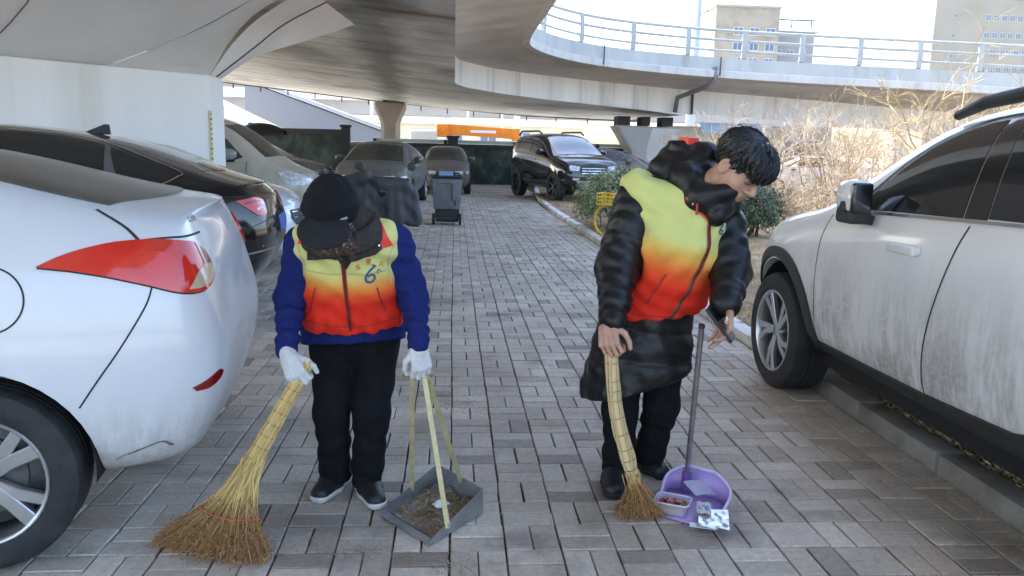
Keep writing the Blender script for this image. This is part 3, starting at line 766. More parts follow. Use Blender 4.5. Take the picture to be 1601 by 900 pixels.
    def mirror(s, sg, y, z, x, m2=None, size=1., lat=1., tall=1.):
        mb = MB(); rows = []
        for k, (f, yy) in enumerate(((.72, -.11), (.95, -.09), (1., -.03), (.9, .05), (.55, .1), (.2, .12))):
            r = []
            for j in range(13):
                a = 2*PI*j/12; ca, sa = math.cos(a), math.sin(a)
                r.append((sg*(x+.10*size*lat+(.115*f*abs(ca)**.7*(1 if ca > 0 else -1))*size*lat), y+yy*size, z+(.085*f*abs(sa)**.7*(1 if sa > 0 else -1))*size*tall))
            rows.append(r)
        mb.grid(rows); mb.f.append(tuple(range(12)))
        o = mb.build('mirror', m2 or s.bm, s.t, smooth=True, sharp=45)
        st_ = MB(); st_.prism([(sg*(x-.06), y-.07, z-.16*size), (sg*(x-.06), y+.08, z-.16*size), (sg*(x+.1), y+.05, z-.07*size), (sg*(x+.12), y-.06, z-.07*size)], (0, 0, .05)); st_.build('mirror_arm', PLAS, o, bevel=.008)
        return o
def ellipse(cx, cy, rx, ry, n=24, p=2.):
    return [(cx+rx*(abs(math.cos(a))**(2/p))*(1 if math.cos(a) > 0 else -1), cy+ry*(abs(math.sin(a))**(2/p))*(1 if math.sin(a) > 0 else -1)) for a in (2*PI*i/n for i in range(n))]
def curve2(pts, n=5): return [(p.x, p.y) for p in spline([(a, b, 0) for a, b in pts], n)]

# ---------------------------------------------------------------- white sedan, near left (tail towards the lane)
th = math.radians(-9)
WS = paint('sedan_white', (.64, .652, .672), dirt=(.42, .40, .37), dz=(.34, .62))
c = Car('white_sedan', 'glossy white sedan cut off at the left edge, large red tail lamp facing the lane', (-1.47+.88*math.sin(th), 2.62+.88*math.cos(th), 0), PI/2-th, SEDAN, WS, level=3, wheels=[(.09, .335, .365), (2.7, .33, .36)], grid=.03)
c.wells([(.09, .335, .36), (2.7, .33, .355)])
for x, y in ((-.80, .09), (.80, .09), (-.80, 2.7), (.80, 2.7)): c.wheel(x, y, .318, .19, 0)
lampL = curve2([(-.120, 1.028), (-.20, 1.06), (-.30, 1.086), (-.42, 1.103), (-.57, 1.104), (-.72, 1.088)], 6)+curve2([(-.795, 1.055), (-.825, 1.0), (-.805, .95), (-.72, .922), (-.60, .926), (-.46, .963), (-.33, .995), (-.22, 1.016)], 5)
tl = c.patch('tail_lamp', 'LC', lampL, REDL, .012, grid=.022)
c.patch('lens_clear', 'LC', curve2([(-.63, .934), (-.71, .934), (-.79, .953), (-.812, 1.0), (-.75, 1.003), (-.70, .99), (-.665, .962)], 4), AMB, .0145, tl, grid=.015, skirt=.004)
c.patch('lens_dark', 'LC', [(-.75, 1.008), (-.815, 1.004), (-.79, 1.05), (-.725, 1.083), (-.74, 1.04)], REDD, .0142, tl, grid=.015, skirt=.004)
c.patch('lens_painted_glow', 'LC', curve2([(-.44, 1.04), (-.50, 1.065), (-.57, 1.06), (-.61, 1.02), (-.56, .975), (-.49, .985)], 4), mat('tail_red_bright', (.68, .036, .018), .12, coat=.8), .0138, tl, grid=.02, skirt=.004)  # slightly brighter red oval, a glow painted into the lens colour
c.seam('lamp_gap', 'LC', lampL+[lampL[0]], SEAMC, .009, .004, tl, raw=True)
c.patch('tail_lamp', 'RC', lampL, REDL, .012, grid=.05)
for md in ('LC', 'RC'): c.patch('side_reflector', md, curve2([(-.61, .588), (-.68, .604), (-.76, .628), (-.785, .618), (-.765, .595), (-.70, .574), (-.63, .573)], 4), REDD, .006, grid=.02)
c.seam('bumper_seam', 'L', [(-.468, .962), (-.445, .89), (-.37, .76), (-.295, .65), (-.235, .56)], w=.006)
c.seam('trunk_seam', 'L', [(-.27, 1.205), (-.33, 1.175), (-.38, 1.145), (-.422, 1.107)], w=.011)
c.seam('trunk_seam', 'L', [(-.422, 1.107), (-.50, 1.112), (-.58, 1.11)], w=.008)
c.seam('fuel_door_seam', 'L', [(.105*math.cos(a)+.015, .927+.105*math.sin(a)) for a in np.linspace(0, 2*PI, 25)], w=.006)
c.patch('rear_window', 'T', curve2([(-.60, -.30), (-.3, -.40), (0, -.43), (.3, -.40), (.60, -.30)], 4)+[(.56, .15), (.5, .36), (-.5, .36), (-.56, .15)], GLASSD, .006, grid=.06)
for md in 'LR':
    c.patch('side_window', md, [(.05, 1.14), (.25, 1.30), (.5, 1.37), (1.1, 1.385), (1.65, 1.36), (2.0, 1.22), (2.35, 1.06), (1.2, 1.09)], GLASS, .006)
    c.seam('door_seam', md, [(.62, 1.1), (.55, .8), (.42, .5)]); c.seam('door_seam', md, [(1.32, 1.09), (1.33, .4)], raw=True)
c.patch('windscreen', 'F', [(-.60, 1.06), (.60, 1.06), (.52, 1.36), (-.52, 1.36)], GLASS, .006)
for sg in (-1, 1): c.patch('headlamp', 'F', [(sg*.36, .70), (sg*.60, .72), (sg*.66, .64), (sg*.42, .60)], CLEAR, .006); c.mirror(sg, 2.05, 1.06, .82)
c.patch('grille', 'F', [(-.3, .62), (.3, .62), (.26, .42), (-.26, .42)], PLAS, .005)
# lettering on the trunk lid, worn to its last letters in the photograph
tm = text_mesh('nata', .05, .002); h, nr = c.hit('B', -.50, 1.165)
o = mesh_obj('badge', tm, CHROME, c.t); zc = Vector((0, 0, 1)); xa = zc.cross(nr).normalized(); ya = nr.cross(xa)
o.matrix_local = Matrix(((xa.x, ya.x, nr.x, h.x+nr.x*.003), (xa.y, ya.y, nr.y, h.y+nr.y*.003), (xa.z, ya.z, nr.z, h.z+nr.z*.003), (0, 0, 0, 1)))
# scrapes low on the bumper
SCR = mat('scrape_dark', (.16, .15, .14), .9, var=.5, vs=60)
c.seam('scrape', 'L', [(-.36, .365), (-.41, .383), (-.46, .40), (-.485, .395), (-.50, .38)], SCR, .007, .001)
c.seam('scrape', 'L', [(-.32, .345), (-.345, .36), (-.37, .372)], SCR, .004, .001)
c.seam('scrape', 'L', [(-.48, .40), (-.49, .387), (-.505, .377)], SCR, .010, .0012)

# ---------------------------------------------------------------- white SUV, near right (nose away from the camera)
WV = paint('suv_white', (.76, .765, .77), dirt=(.27, .26, .24), dz=(.36, 1.12))
c = Car('white_suv', 'muddy white SUV with black cladding, parked half on the kerb at the right', (2.925, 2.04, 0), 0, SUV, WV, level=3, wheels=[(0, .38, .44), (2.74, .38, .44)], grid=.04)
c.wells([(0, .38, .43), (2.74, .38, .43)])
for x, y in ((-.80, 0), (.80, 0), (-.80, 2.74), (.80, 2.74)): c.wheel(x, y, .365, .245, 1)
def archband(md, y, r0=.450, r1=.53, a0=-.12, a1=PI+.12):
    A = [y+r0*math.cos(a) for a in np.linspace(a0, a1, 25)]; o_ = [(y+r1*math.cos(a), .38+r1*math.sin(a)*.97) for a in np.linspace(a0, a1, 25)]
    i_ = [(y+r0*math.cos(a), .38+r0*math.sin(a)) for a in np.linspace(a1, a0, 25)]
    return c.patch('arch_cladding', md, o_+i_, PLAS, .016, grid=.035, skirt=.03)
for md in 'LR':
    archband(md, 2.74); archband(md, 0)
    c.patch('sill_cladding', md, [(2.235, .33), (2.215, .43), (1.7, .435), (1.17, .445), (.6, .475), (.50, .50), (.465, .36), (.6, .325), (1.5, .31)], PLAS, .012, skirt=.02)
    wl = curve2([(1.93, 1.19), (1.70, 1.375), (1.56, 1.46), (1.435, 1.522), (1.227, 1.588), (1.07, 1.608)], 4)+[(1.06, 1.215)]
    c.patch('side_window', md, wl, GLASS, .006)
    c.patch('side_window', md, [(.90, 1.225), (.93, 1.62), (.55, 1.63), (.05, 1.61), (.0, 1.245), (.4, 1.235)], GLASS, .006)
    c.patch('side_window', md, [(-.07, 1.245), (-.05, 1.62), (-.35, 1.56), (-.5, 1.40), (-.52, 1.27)], GLASS, .006)
    c.patch('pillar_trim', md, [(1.05, 1.215), (1.06, 1.61), (.94, 1.62), (.91, 1.22)], mat('gloss_black', (.01, .01, .011), .12, coat=.5), .005)
    c.seam('belt_trim', md, [(2.0, 1.172), (1.5, 1.19), (1.0, 1.208), (.4, 1.225), (-.3, 1.24)], CHROME, .014, .008)
    c.seam('window_frame', md, [(1.98, 1.18), (1.72, 1.39), (1.58, 1.475), (1.44, 1.54), (1.227, 1.607), (1.0, 1.632), (.4, 1.65), (-.2, 1.63)], mat('frame_dark', (.03, .03, .03), .4), .022, .004)
    c.seam('door_seam', md, [(1.0, 1.19), (1.045, 1.08), (1.11, .85), (1.155, .65), (1.168, .5), (1.165, .44)], w=.009)
    c.seam('door_seam', md, [(2.18, 1.14), (2.225, 1.0), (2.215, .8), (2.21, .6), (2.215, .45)], w=.006)
    c.seam('door_seam', md, [(.0, 1.22), (.10, .95), (.32, .80), (.50, .62)], w=.008)
    mb = MB(); hx = -.915 if md == 'L' else .915
    for yh in (1.38, .30):
        h, nr = c.hit(md, yh, 1.045); sgn = -1 if md == 'L' else 1
        mb = MB().box((h.x+sgn*.032, yh, 1.05), (.022, .215, .042)); mb.box((h.x+sgn*.012, yh+.09, 1.05), (.03, .03, .036)); mb.box((h.x+sgn*.012, yh-.09, 1.05), (.03, .03, .036))
        mb.build('door_handle', WV, c.t, bevel=.009, bseg=3, smooth=True, sharp=50)
    sg = -1 if md == 'L' else 1
    rk = MB(); rk.tube([(sg*.655, 1.50, 1.645), (sg*.66, 1.30, 1.695), (sg*.665, 1.0, 1.72), (sg*.665, .4, 1.73), (sg*.665, -.2, 1.71), (sg*.66, -.42, 1.65)], [.022, .03, .032, .032, .03, .022], 8); rk.build('roof_rail', PLAS, c.t, smooth=True)
    mr_ = c.mirror(sg, 1.80, 1.255, .91, size=.92, lat=.58, tall=1.15); MB().box((sg*.964, 1.700, 1.255), (.105, .03, .15)).build('mirror_glass', mat('mirror_black', (.012, .012, .014), .15, coat=.6), mr_, bevel=.025, bseg=3, smooth=True, sharp=60)
    MB().box((sg*.957, 1.78, 1.165), (.115, .16, .075)).build('mirror_base', PLAS, mr_, bevel=.02)
    MB().box((sg*.975, 1.84, 1.275), (.08, .10, .018)).build('indicator', mat('indicator_clear', (.5, .5, .5), .2), mr_, bevel=.006)
c.patch('windscreen', 'F', [(-.66, 1.20), (.66, 1.20), (.60, 1.60), (-.60, 1.60)], GLASS, .006)
c.patch('rear_window', 'B', [(-.60, 1.18), (.60, 1.18), (.54, 1.5), (-.54, 1.5)], GLASS, .006)
for sg in (-1, 1): c.patch('headlamp', 'F', [(sg*.40, .82), (sg*.66, .86), (sg*.68, .76), (sg*.44, .74)], CLEAR, .006)
c.patch('grille', 'F', [(-.38, .80), (.38, .80), (.34, .58), (-.34, .58)], PLAS, .005)
for y, dx in ((.6, 0), (2.25, 0)): pass
MB().box((0, 1.37, .30), (1.5, 2.3, .12)).build('underbody', WELL, c.t, bevel=.03)
# finger-drawn marks in the dust of the front door, and the mud flow on the rear one
FM = mat('wiped_mark', (.64, .645, .65), .5)
for ln in ([(2.12, .82), (2.10, .7), (2.115, .6)], [(2.06, .84), (1.99, .80), (2.0, .72)], [(2.03, .72), (1.9, .715), (1.8, .70)], [(2.04, .66), (1.92, .655), (1.86, .70)], [(1.93, .62), (1.8, .62), (1.7, .66)], [(1.72, .56), (1.62, .59), (1.52, .64), (1.46, .67)], [(1.66, .54), (1.6, .51), (1.58, .49)], [(1.97, .78), (1.95, .75), (1.9, .77)], [(1.83, .58), (1.79, .64)], [(1.58, .72), (1.5, .70), (1.44, .74)]):
    c.seam('finger_mark', 'L', ln, FM, .009, .0016, n=6)
# ---------------------------------------------------------------- black sedan behind the white one
def warpB(x, y, z):
    z *= 1.05
    if y < .1:
        k = interp([-.8, -.6, -.4, -.12, .1], [.40, .47, .66, .92, 1.], y)
        if z > .97: z = .97+(z-.97)*k
    return (x*1.02, y*1.36 if y < 0 else y*1.04, z)
th = math.radians(-6)
BK = paint('sedan_black', (.008, .008, .010), rough=.12)
c = Car('black_sedan', 'glossy black sedan with wide red tail lamp behind the white sedan', (-2.4+.9*math.sin(th), 6.3+.9*math.cos(th), 0), PI/2-th, SEDAN, BK, level=2, wheels=[(0, .34, .37), (2.8, .34, .37)], warp=warpB, grid=.04)
c.wells([(0, .34, .365), (2.8, .34, .365)])
for x, y in ((-.82, 0), (.82, 0), (-.82, 2.8), (.82, 2.8)): c.wheel(x, y, .33, .21, 1)
for md in 'LR':
    q = c.patch('tail_lamp', md+'C', [(-.72, .985), (-.95, 1.012), (-1.10, 1.005), (-1.10, .885), (-1.0, .868), (-.93, .872), (-.80, .94)], REDL, .008, grid=.03)
    c.seam('lamp_strip', md+'C', [(-.93, .915), (-1.02, .928), (-1.09, .935)], WHITEP, .018, .011, q); c.seam('lamp_strip', md+'C', [(-.80, .965), (-.95, .98), (-1.09, .98)], REDD, .014, .011, q)
    c.patch('side_window', md, [(.245, 1.085), (.30, 1.40), (.55, 1.455), (1.0, 1.485), (1.7, 1.46), (2.1, 1.30), (2.45, 1.12), (1.2, 1.085)], GLASS, .005)
    c.patch('side_window', md, [(.235, 1.375), (-.05, 1.27), (-.26, 1.195), (-.24, 1.165), (-.10, 1.11), (.12, 1.095)], GLASS, .005)
    c.patch('pillar_trim', md, [(.235, 1.085), (.285, 1.395), (.25, 1.38), (.135, 1.095)], mat('pillar_grey', (.10, .10, .11), .3), .006)
    ch = [(2.45, 1.105), (1.2, 1.07), (.25, 1.07), (0, 1.082), (-.15, 1.105), (-.27, 1.165), (-.285, 1.2), (-.06, 1.29), (.27, 1.41), (.55, 1.47), (1.0, 1.50)]
    c.seam('window_trim', md, ch, CHROME, .012, .007, n=5)
    c.seam('shoulder_crease', md, [(1.5, 1.02), (.4, 1.005), (-.3, 1.015), (-.74, 1.02)], mat('crease', (.03, .03, .034), .2, coat=.5), .012, .002)
    c.seam('bumper_trim', md, [(-.75, .56), (-.9, .585), (-1.06, .60)], CHROME, .016, .003)
    c.seam('bumper_seam', md, [(-.98, .865), (-.86, .80), (-.72, .74), (-.55, .66), (-.42, .52)], w=.006)
    c.seam('door_seam', md, [(.62, 1.06), (.56, .8), (.45, .5)], w=.006)
c.patch('rear_window', 'T', [(-.56, -.42), (0, -.50), (.56, -.42), (.5, .3), (0, .36), (-.5, .3)], GLASS, .004, grid=.08)
c.patch('windscreen', 'F', [(-.60, 1.12), (.60, 1.12), (.52, 1.42), (-.52, 1.42)], GLASS, .006)
c.patch('plate', 'B', [(-.22, .70), (.22, .70), (.22, .83), (-.22, .83)], PLATE, .006)
for sg in (-1, 1): c.mirror(sg, 2.1, 1.12, .84)
fin = MB(); h, _ = c.hit('T', 0, .55); fin.prism([(-.015, .42, h.z-.01), (-.015, .66, h.z-.01), (-.015, .47, h.z+.075), (-.015, .43, h.z+.075)], (.03, 0, 0)); fin.build('roof_antenna', PLAS, c.t, bevel=.008)

# ---------------------------------------------------------------- helper for the cars further off (fronts seen)
def front_trim(c, lamp, grille, low, glass, scr, plate=True, z=None):
    c.patch('windscreen', 'F', scr, glass, .008, grid=.08)
    for sg in (-1, 1):
        q = c.patch('headlamp', 'F', [(sg*a, b) for a, b in lamp], CLEAR, .010, grid=.05)
        c.patch('headlamp', 'R' if sg > 0 else 'L', [(3.22, lamp[0][1]+.03), (3.46, lamp[0][1]+.0), (3.46, lamp[-1][1]+.01), (3.30, lamp[-1][1]+.03)], CLEAR, .008, grid=.06)
    g_ = c.patch('grille', 'F', grille, PLAS, .008, grid=.08)
    c.patch('lower_intake', 'F', low, PLAS, .008, grid=.08)
    zc = sum(p[1] for p in grille)/len(grille)
    for dz in (-.06, .0, .06): c.seam('grille_bar', 'F', [(-.30, zc+dz), (0, zc+dz), (.30, zc+dz)], CHROME, .014, .016, g_, n=4)
    if plate:
        zz = (min(p[1] for p in grille)+max(p[1] for p in low))/2
        h, nr = c.hit('F', 0, zz); MB().box((0, h.y+.012, zz), (.44, .012, .14)).build('plate', PLATE, c.t)
def sedan_far(name, label, loc, rot, m, glass=GLASSD, sx=1., sy=1., sz=1., group=None, roofc=None):
    c = Car(name, label, loc, rot, SEDAN, m, sx, sy, sz, 2, [(0, .33*sz, .36), (2.7*sy, .33*sz, .36)], group=group, grid=.07)
    c.wells([(0, .33*sz, .355), (2.7*sy, .33*sz, .355)])
    for x, y in ((-.79*sx, 0), (.79*sx, 0), (-.79*sx, 2.7*sy), (.79*sx, 2.7*sy)): c.wheel(x, y, .325, .2, 0)
    Z = lambda p: [(a*sx, b*sz) for a, b in p]; S = lambda p: [(a*sy, b*sz) for a, b in p]
    front_trim(c, Z([(.34, .715), (.56, .735), (.62, .70), (.58, .635), (.36, .63)]), Z([(-.30, .69), (.30, .69), (.36, .6), (.28, .52), (-.28, .52), (-.36, .6)]), Z([(-.50, .44), (.50, .44), (.46, .30), (-.46, .30)]), glass, Z([(-.66, 1.04), (0, 1.065), (.66, 1.04), (.55, 1.37), (0, 1.40), (-.55, 1.37)]))
    for md in 'LR':
        c.patch('side_window', md, S([(.98, 1.10), (.98, 1.395), (1.65, 1.375), (2.0, 1.25), (2.40, 1.06), (1.6, 1.06)]), glass, .006)
        c.patch('side_window', md, S([(.9, 1.10), (.9, 1.395), (.5, 1.37), (.2, 1.27), (.02, 1.14), (.4, 1.12)]), glass, .006)
        c.seam('door_seam', md, S([(1.36, 1.06), (1.37, .38)]), raw=True, w=.012); c.seam('door_seam', md, S([(2.3, 1.0), (2.28, .4)]), raw=True, w=.012)
        for yh in (.62, 1.55):
            h, nr = c.hit(md, yh*sy, .93*sz); MB().box((h.x+nr.x*.015, yh*sy, .93*sz), (.03, .19, .035)).build('door_handle', CHROME, c.t, bevel=.006)
        c.mirror(-1 if md == 'L' else 1, 2.12*sy, 1.07*sz, .84*sx)
    return c
DG = paint('dusty_charcoal', (.06, .058, .056), dirt=(.21, .195, .17), dz=(.3, 2.6), rough=.3, dust=.35)
c = sedan_far('grey_sedan', 'dusty charcoal sedan with chrome grille facing the lane, parked beyond the scooter', (-1.70+.05, 22.0, 0), PI-.08, DG, sz=1.05, sx=1.02)
SW = paint('silver_white', (.58, .60, .63))
c = sedan_far('silver_car', 'silver white car nosing out between the black sedan and the beige van', (-5.45, 9.9, 0), -PI/2-.06, SW, GLASS)
BR = paint('dusty_brown', (.07, .06, .05), dirt=(.24, .20, .165), dz=(.3, 2.6), dust=.4)
c = sedan_far('dark_car', 'dark brown dusty car with blue number plate behind the wheelie bin', (-.25, 28.2, 0), PI, BR, sz=1.0, sx=.86)
c = sedan_far('black_hatchback', 'small dark car tucked between the dark fence post and the charcoal sedan', (-3.35, 30.6, 0), PI+.1, paint('dusty_black', (.03, .03, .032), dirt=(.13, .12, .11), dz=(.3, 2.6), dust=.2), sz=1.06)
c = sedan_far('beige_car', 'beige dust covered car at the far end of the paving by the fence', (2.3, 38.8, -.42), PI-.35, paint('dust_beige', (.33, .29, .235), rough=.6), mat('beige_glass', (.16, .14, .115), .5), sz=1.0)
c = sedan_far('parked_car', 'dark dusty car parked behind the bonnet of the black SUV', (4.2, 29.5, 0.05), -PI/2-.1, paint('dusty_slate', (.07, .07, .072), dirt=(.2, .19, .17), dz=(.3, 2.6), dust=.35), sz=1.0)

# beige van
VB = paint('van_beige', (.56, .50, .41), dirt=(.38, .33, .26), dz=(.3, 2.2), rough=.35, dust=.15)
c = Car('beige_van', 'beige minivan nosing out beside the white pier', (-5.95, 14.9, 0), -PI/2-.04, VAN, VB, 1.02, 1.0, 1.0, 2, [(0, .32, .35), (2.75, .32, .35)], 'van', grid=.06)
c.wells([(0, .32, .345), (2.75, .32, .345)])
for x, y in ((-.74, 0), (.74, 0), (-.74, 2.75), (.74, 2.75)): c.wheel(x, y, .31, .19, 2)
front_trim(c, [(.34, .90), (.52, .95), (.62, .88), (.58, .74), (.40, .72)], [(-.28, .80), (.28, .80), (.25, .68), (-.25, .68)], [(-.45, .52), (.45, .52), (.42, .38), (-.42, .38)], GLASSD, [(-.66, 1.20), (0, 1.22), (.66, 1.20), (.58, 1.72), (0, 1.75), (-.58, 1.72)])
for md in 'LR':
    c.patch('side_window', md, [(1.62, 1.17), (1.62, 1.68), (1.92, 1.66), (2.15, 1.48), (2.42, 1.19), (2.3, 1.15)], mat('van_glass', (.055, .06, .06), .15), .006)
    c.patch('side_window', md, [(.45, 1.2), (.45, 1.7), (1.52, 1.7), (1.52, 1.18)], GLASS, .006); c.patch('side_window', md, [(-.55, 1.25), (-.5, 1.68), (.36, 1.7), (.36, 1.2)], GLASS, .006)
    c.patch('headlamp', md, [(3.0, .94), (3.10, .98), (3.30, .93), (3.38, .80), (3.28, .72), (3.12, .78)], CLEAR, .01)
    c.seam('door_seam', md, [(1.56, 1.75), (1.56, .4)], raw=True, w=.012); c.seam('door_seam', md, [(2.48, 1.12), (2.46, .7), (2.3, .45)], w=.012)
    c.mirror(-1 if md == 'L' else 1, 2.22, 1.24, .80, mat('mirror_grey', (.28, .28, .28), .3), 1.15)
MB().tube([(-.6, -.3, 1.93), (-.6, 1.6, 1.93)], .02, 6).build('roof_rail', PLAS, c.t)

# dark SUV with roof box behind the van
DS = paint('dusty_suv', (.055, .05, .046), dirt=(.19, .165, .14), dz=(.3, 2.4), dust=.35)
def suv_far(name, label, loc, rot, m, sx=1., sy=1., sz=1., glass=GLASS, rim=RIMD, roof=True):
    c = Car(name, label, loc, rot, SUV, m, sx, sy, sz, 2, [(0, .38*sz, .43), (2.74*sy, .38*sz, .43)], 'suv', grid=.07)
    c.wells([(0, .38*sz, .425), (2.74*sy, .38*sz, .425)])
    for x, y in ((-.8*sx, 0), (.8*sx, 0), (-.8*sx, 2.74*sy), (.8*sx, 2.74*sy)): c.wheel(x, y, .385*sz, .25, 2, rim)
    Z = lambda p: [(a*sx, b*sz) for a, b in p]; S = lambda p: [(a*sy, b*sz) for a, b in p]
    c.patch('windscreen', 'F', Z([(-.68, 1.19), (0, 1.21), (.68, 1.19), (.60, 1.61), (0, 1.645), (-.60, 1.61)]), glass, .008, grid=.09)
    for sg in (-1, 1):
        c.patch('headlamp', 'F', Z([(sg*.40, .90), (sg*.63, .935), (sg*.68, .90), (sg*.66, .80), (sg*.44, .80)]), CLEAR, .012)
        c.patch('fog_lamp', 'F', Z([(sg*.42, .62), (sg*.60, .64), (sg*.60, .58), (sg*.46, .55)]), CLEAR, .012)
    gq = c.patch('grille', 'F', Z([(-.38, .92), (.38, .92), (.40, .78), (.30, .70), (-.30, .70), (-.40, .78)]), PLAS, .012)
    for zz in (.74, .80, .86): c.seam('grille_bar', 'F', Z([(-.36, zz), (0, zz), (.36, zz)]), CHROME, .022, .02, gq, n=4)
    c.patch('bumper_guard', 'F', Z([(-.5, .56), (.5, .56), (.4, .42), (-.4, .42)]), mat('guard_grey', (.40, .40, .41), .4), .014)
    for md in 'LR':
        c.patch('side_window', md, S([(1.06, 1.23), (1.05, 1.60), (1.227, 1.585), (1.435, 1.52), (1.70, 1.375), (1.93, 1.20)]), glass, .006)
        c.patch('side_window', md, S([(.97, 1.235), (.96, 1.61), (.55, 1.62), (.1, 1.60), (.05, 1.25)]), glass, .006)
        c.patch('side_window', md, S([(-.05, 1.26), (-.03, 1.59), (-.35, 1.54), (-.5, 1.42), (-.52, 1.28)]), glass, .006)
        c.patch('sill_cladding', md, S([(2.26, .36), (2.25, .46), (.5, .48), (.49, .38)]), PLAS, .014, skirt=.02)
        c.seam('door_seam', md, S([(1.02, 1.2), (1.06, .5)]), raw=True, w=.012); c.seam('door_seam', md, S([(2.2, 1.1), (2.2, .5)]), raw=True, w=.012)
        for yh in (.35, 1.35):
            h, nr = c.hit(md, yh*sy, 1.05*sz); MB().box((h.x+nr.x*.02, yh*sy, 1.05*sz), (.03, .2, .04)).build('door_handle', CHROME, c.t, bevel=.006)
        sg = -1 if md == 'L' else 1
        c.mirror(sg, 1.95*sy, 1.24*sz, .86*sx)
        if roof: MB().tube([(sg*.64*sx, 1.3*sy, 1.71*sz), (sg*.65*sx, 1.1*sy, 1.785*sz), (sg*.66*sx, -.2*sy, 1.79*sz), (sg*.65*sx, -.45*sy, 1.69*sz)], .028, 6).build('roof_rail', PLAS, c.t)
    return c
c = suv_far('dusty_suv', 'brown dusty SUV with black rooftop box behind the beige van', (-6.35, 19.9, 0), -PI/2+.02, DS, sz=.93, glass=GLASSD)
bx = thing('roof_box', 'black rounded luggage box on the roof of the dusty SUV', 'luggage box', (-4.6, 19.9, 1.62), -PI/2)
mb = MB(); rows = []
for i in range(9):
    t = i/8; yy = -.55+1.1*t; k = math.sin(PI*min(max(t, .04), .96))**.4
    rows.append([(.42*k*math.cos(a), yy, .02+.27*k*max(0, math.sin(a))) for a in np.linspace(0, PI, 11)])
mb.grid(rows); mb.build('lid', mat('box_black', (.012, .012, .012), .35), bx, smooth=True); MB().box((0, 0, .012), (.7, 1.0, .03)).build('tray', PLAS, bx, bevel=.01)
BS = paint('suv_black', (.010, .011, .013), rough=.10)
c = suv_far('black_suv', 'large shiny black SUV parked with its front on the dry verge', (2.76, 24.6, .045), PI+.293, BS, sx=1.02, sy=1.0, sz=1.075, glass=mat('bright_glass', (.03, .035, .045), .05, coat=1., spec=1.))
for md in 'LR': c.seam('side_step', md, [(2.2, .43), (1.4, .43), (.55, .45)], CHROME, .03, .02); c.seam('bumper_strip', md, [(3.24, .62), (3.12, .60), (3.05, .52)], CHROME, .02, .01)
c.patch('plate', 'F', [(-.22, .62), (.22, .62), (.22, .74), (-.22, .74)], mat('plate_dark', (.03, .03, .035), .4), .02)
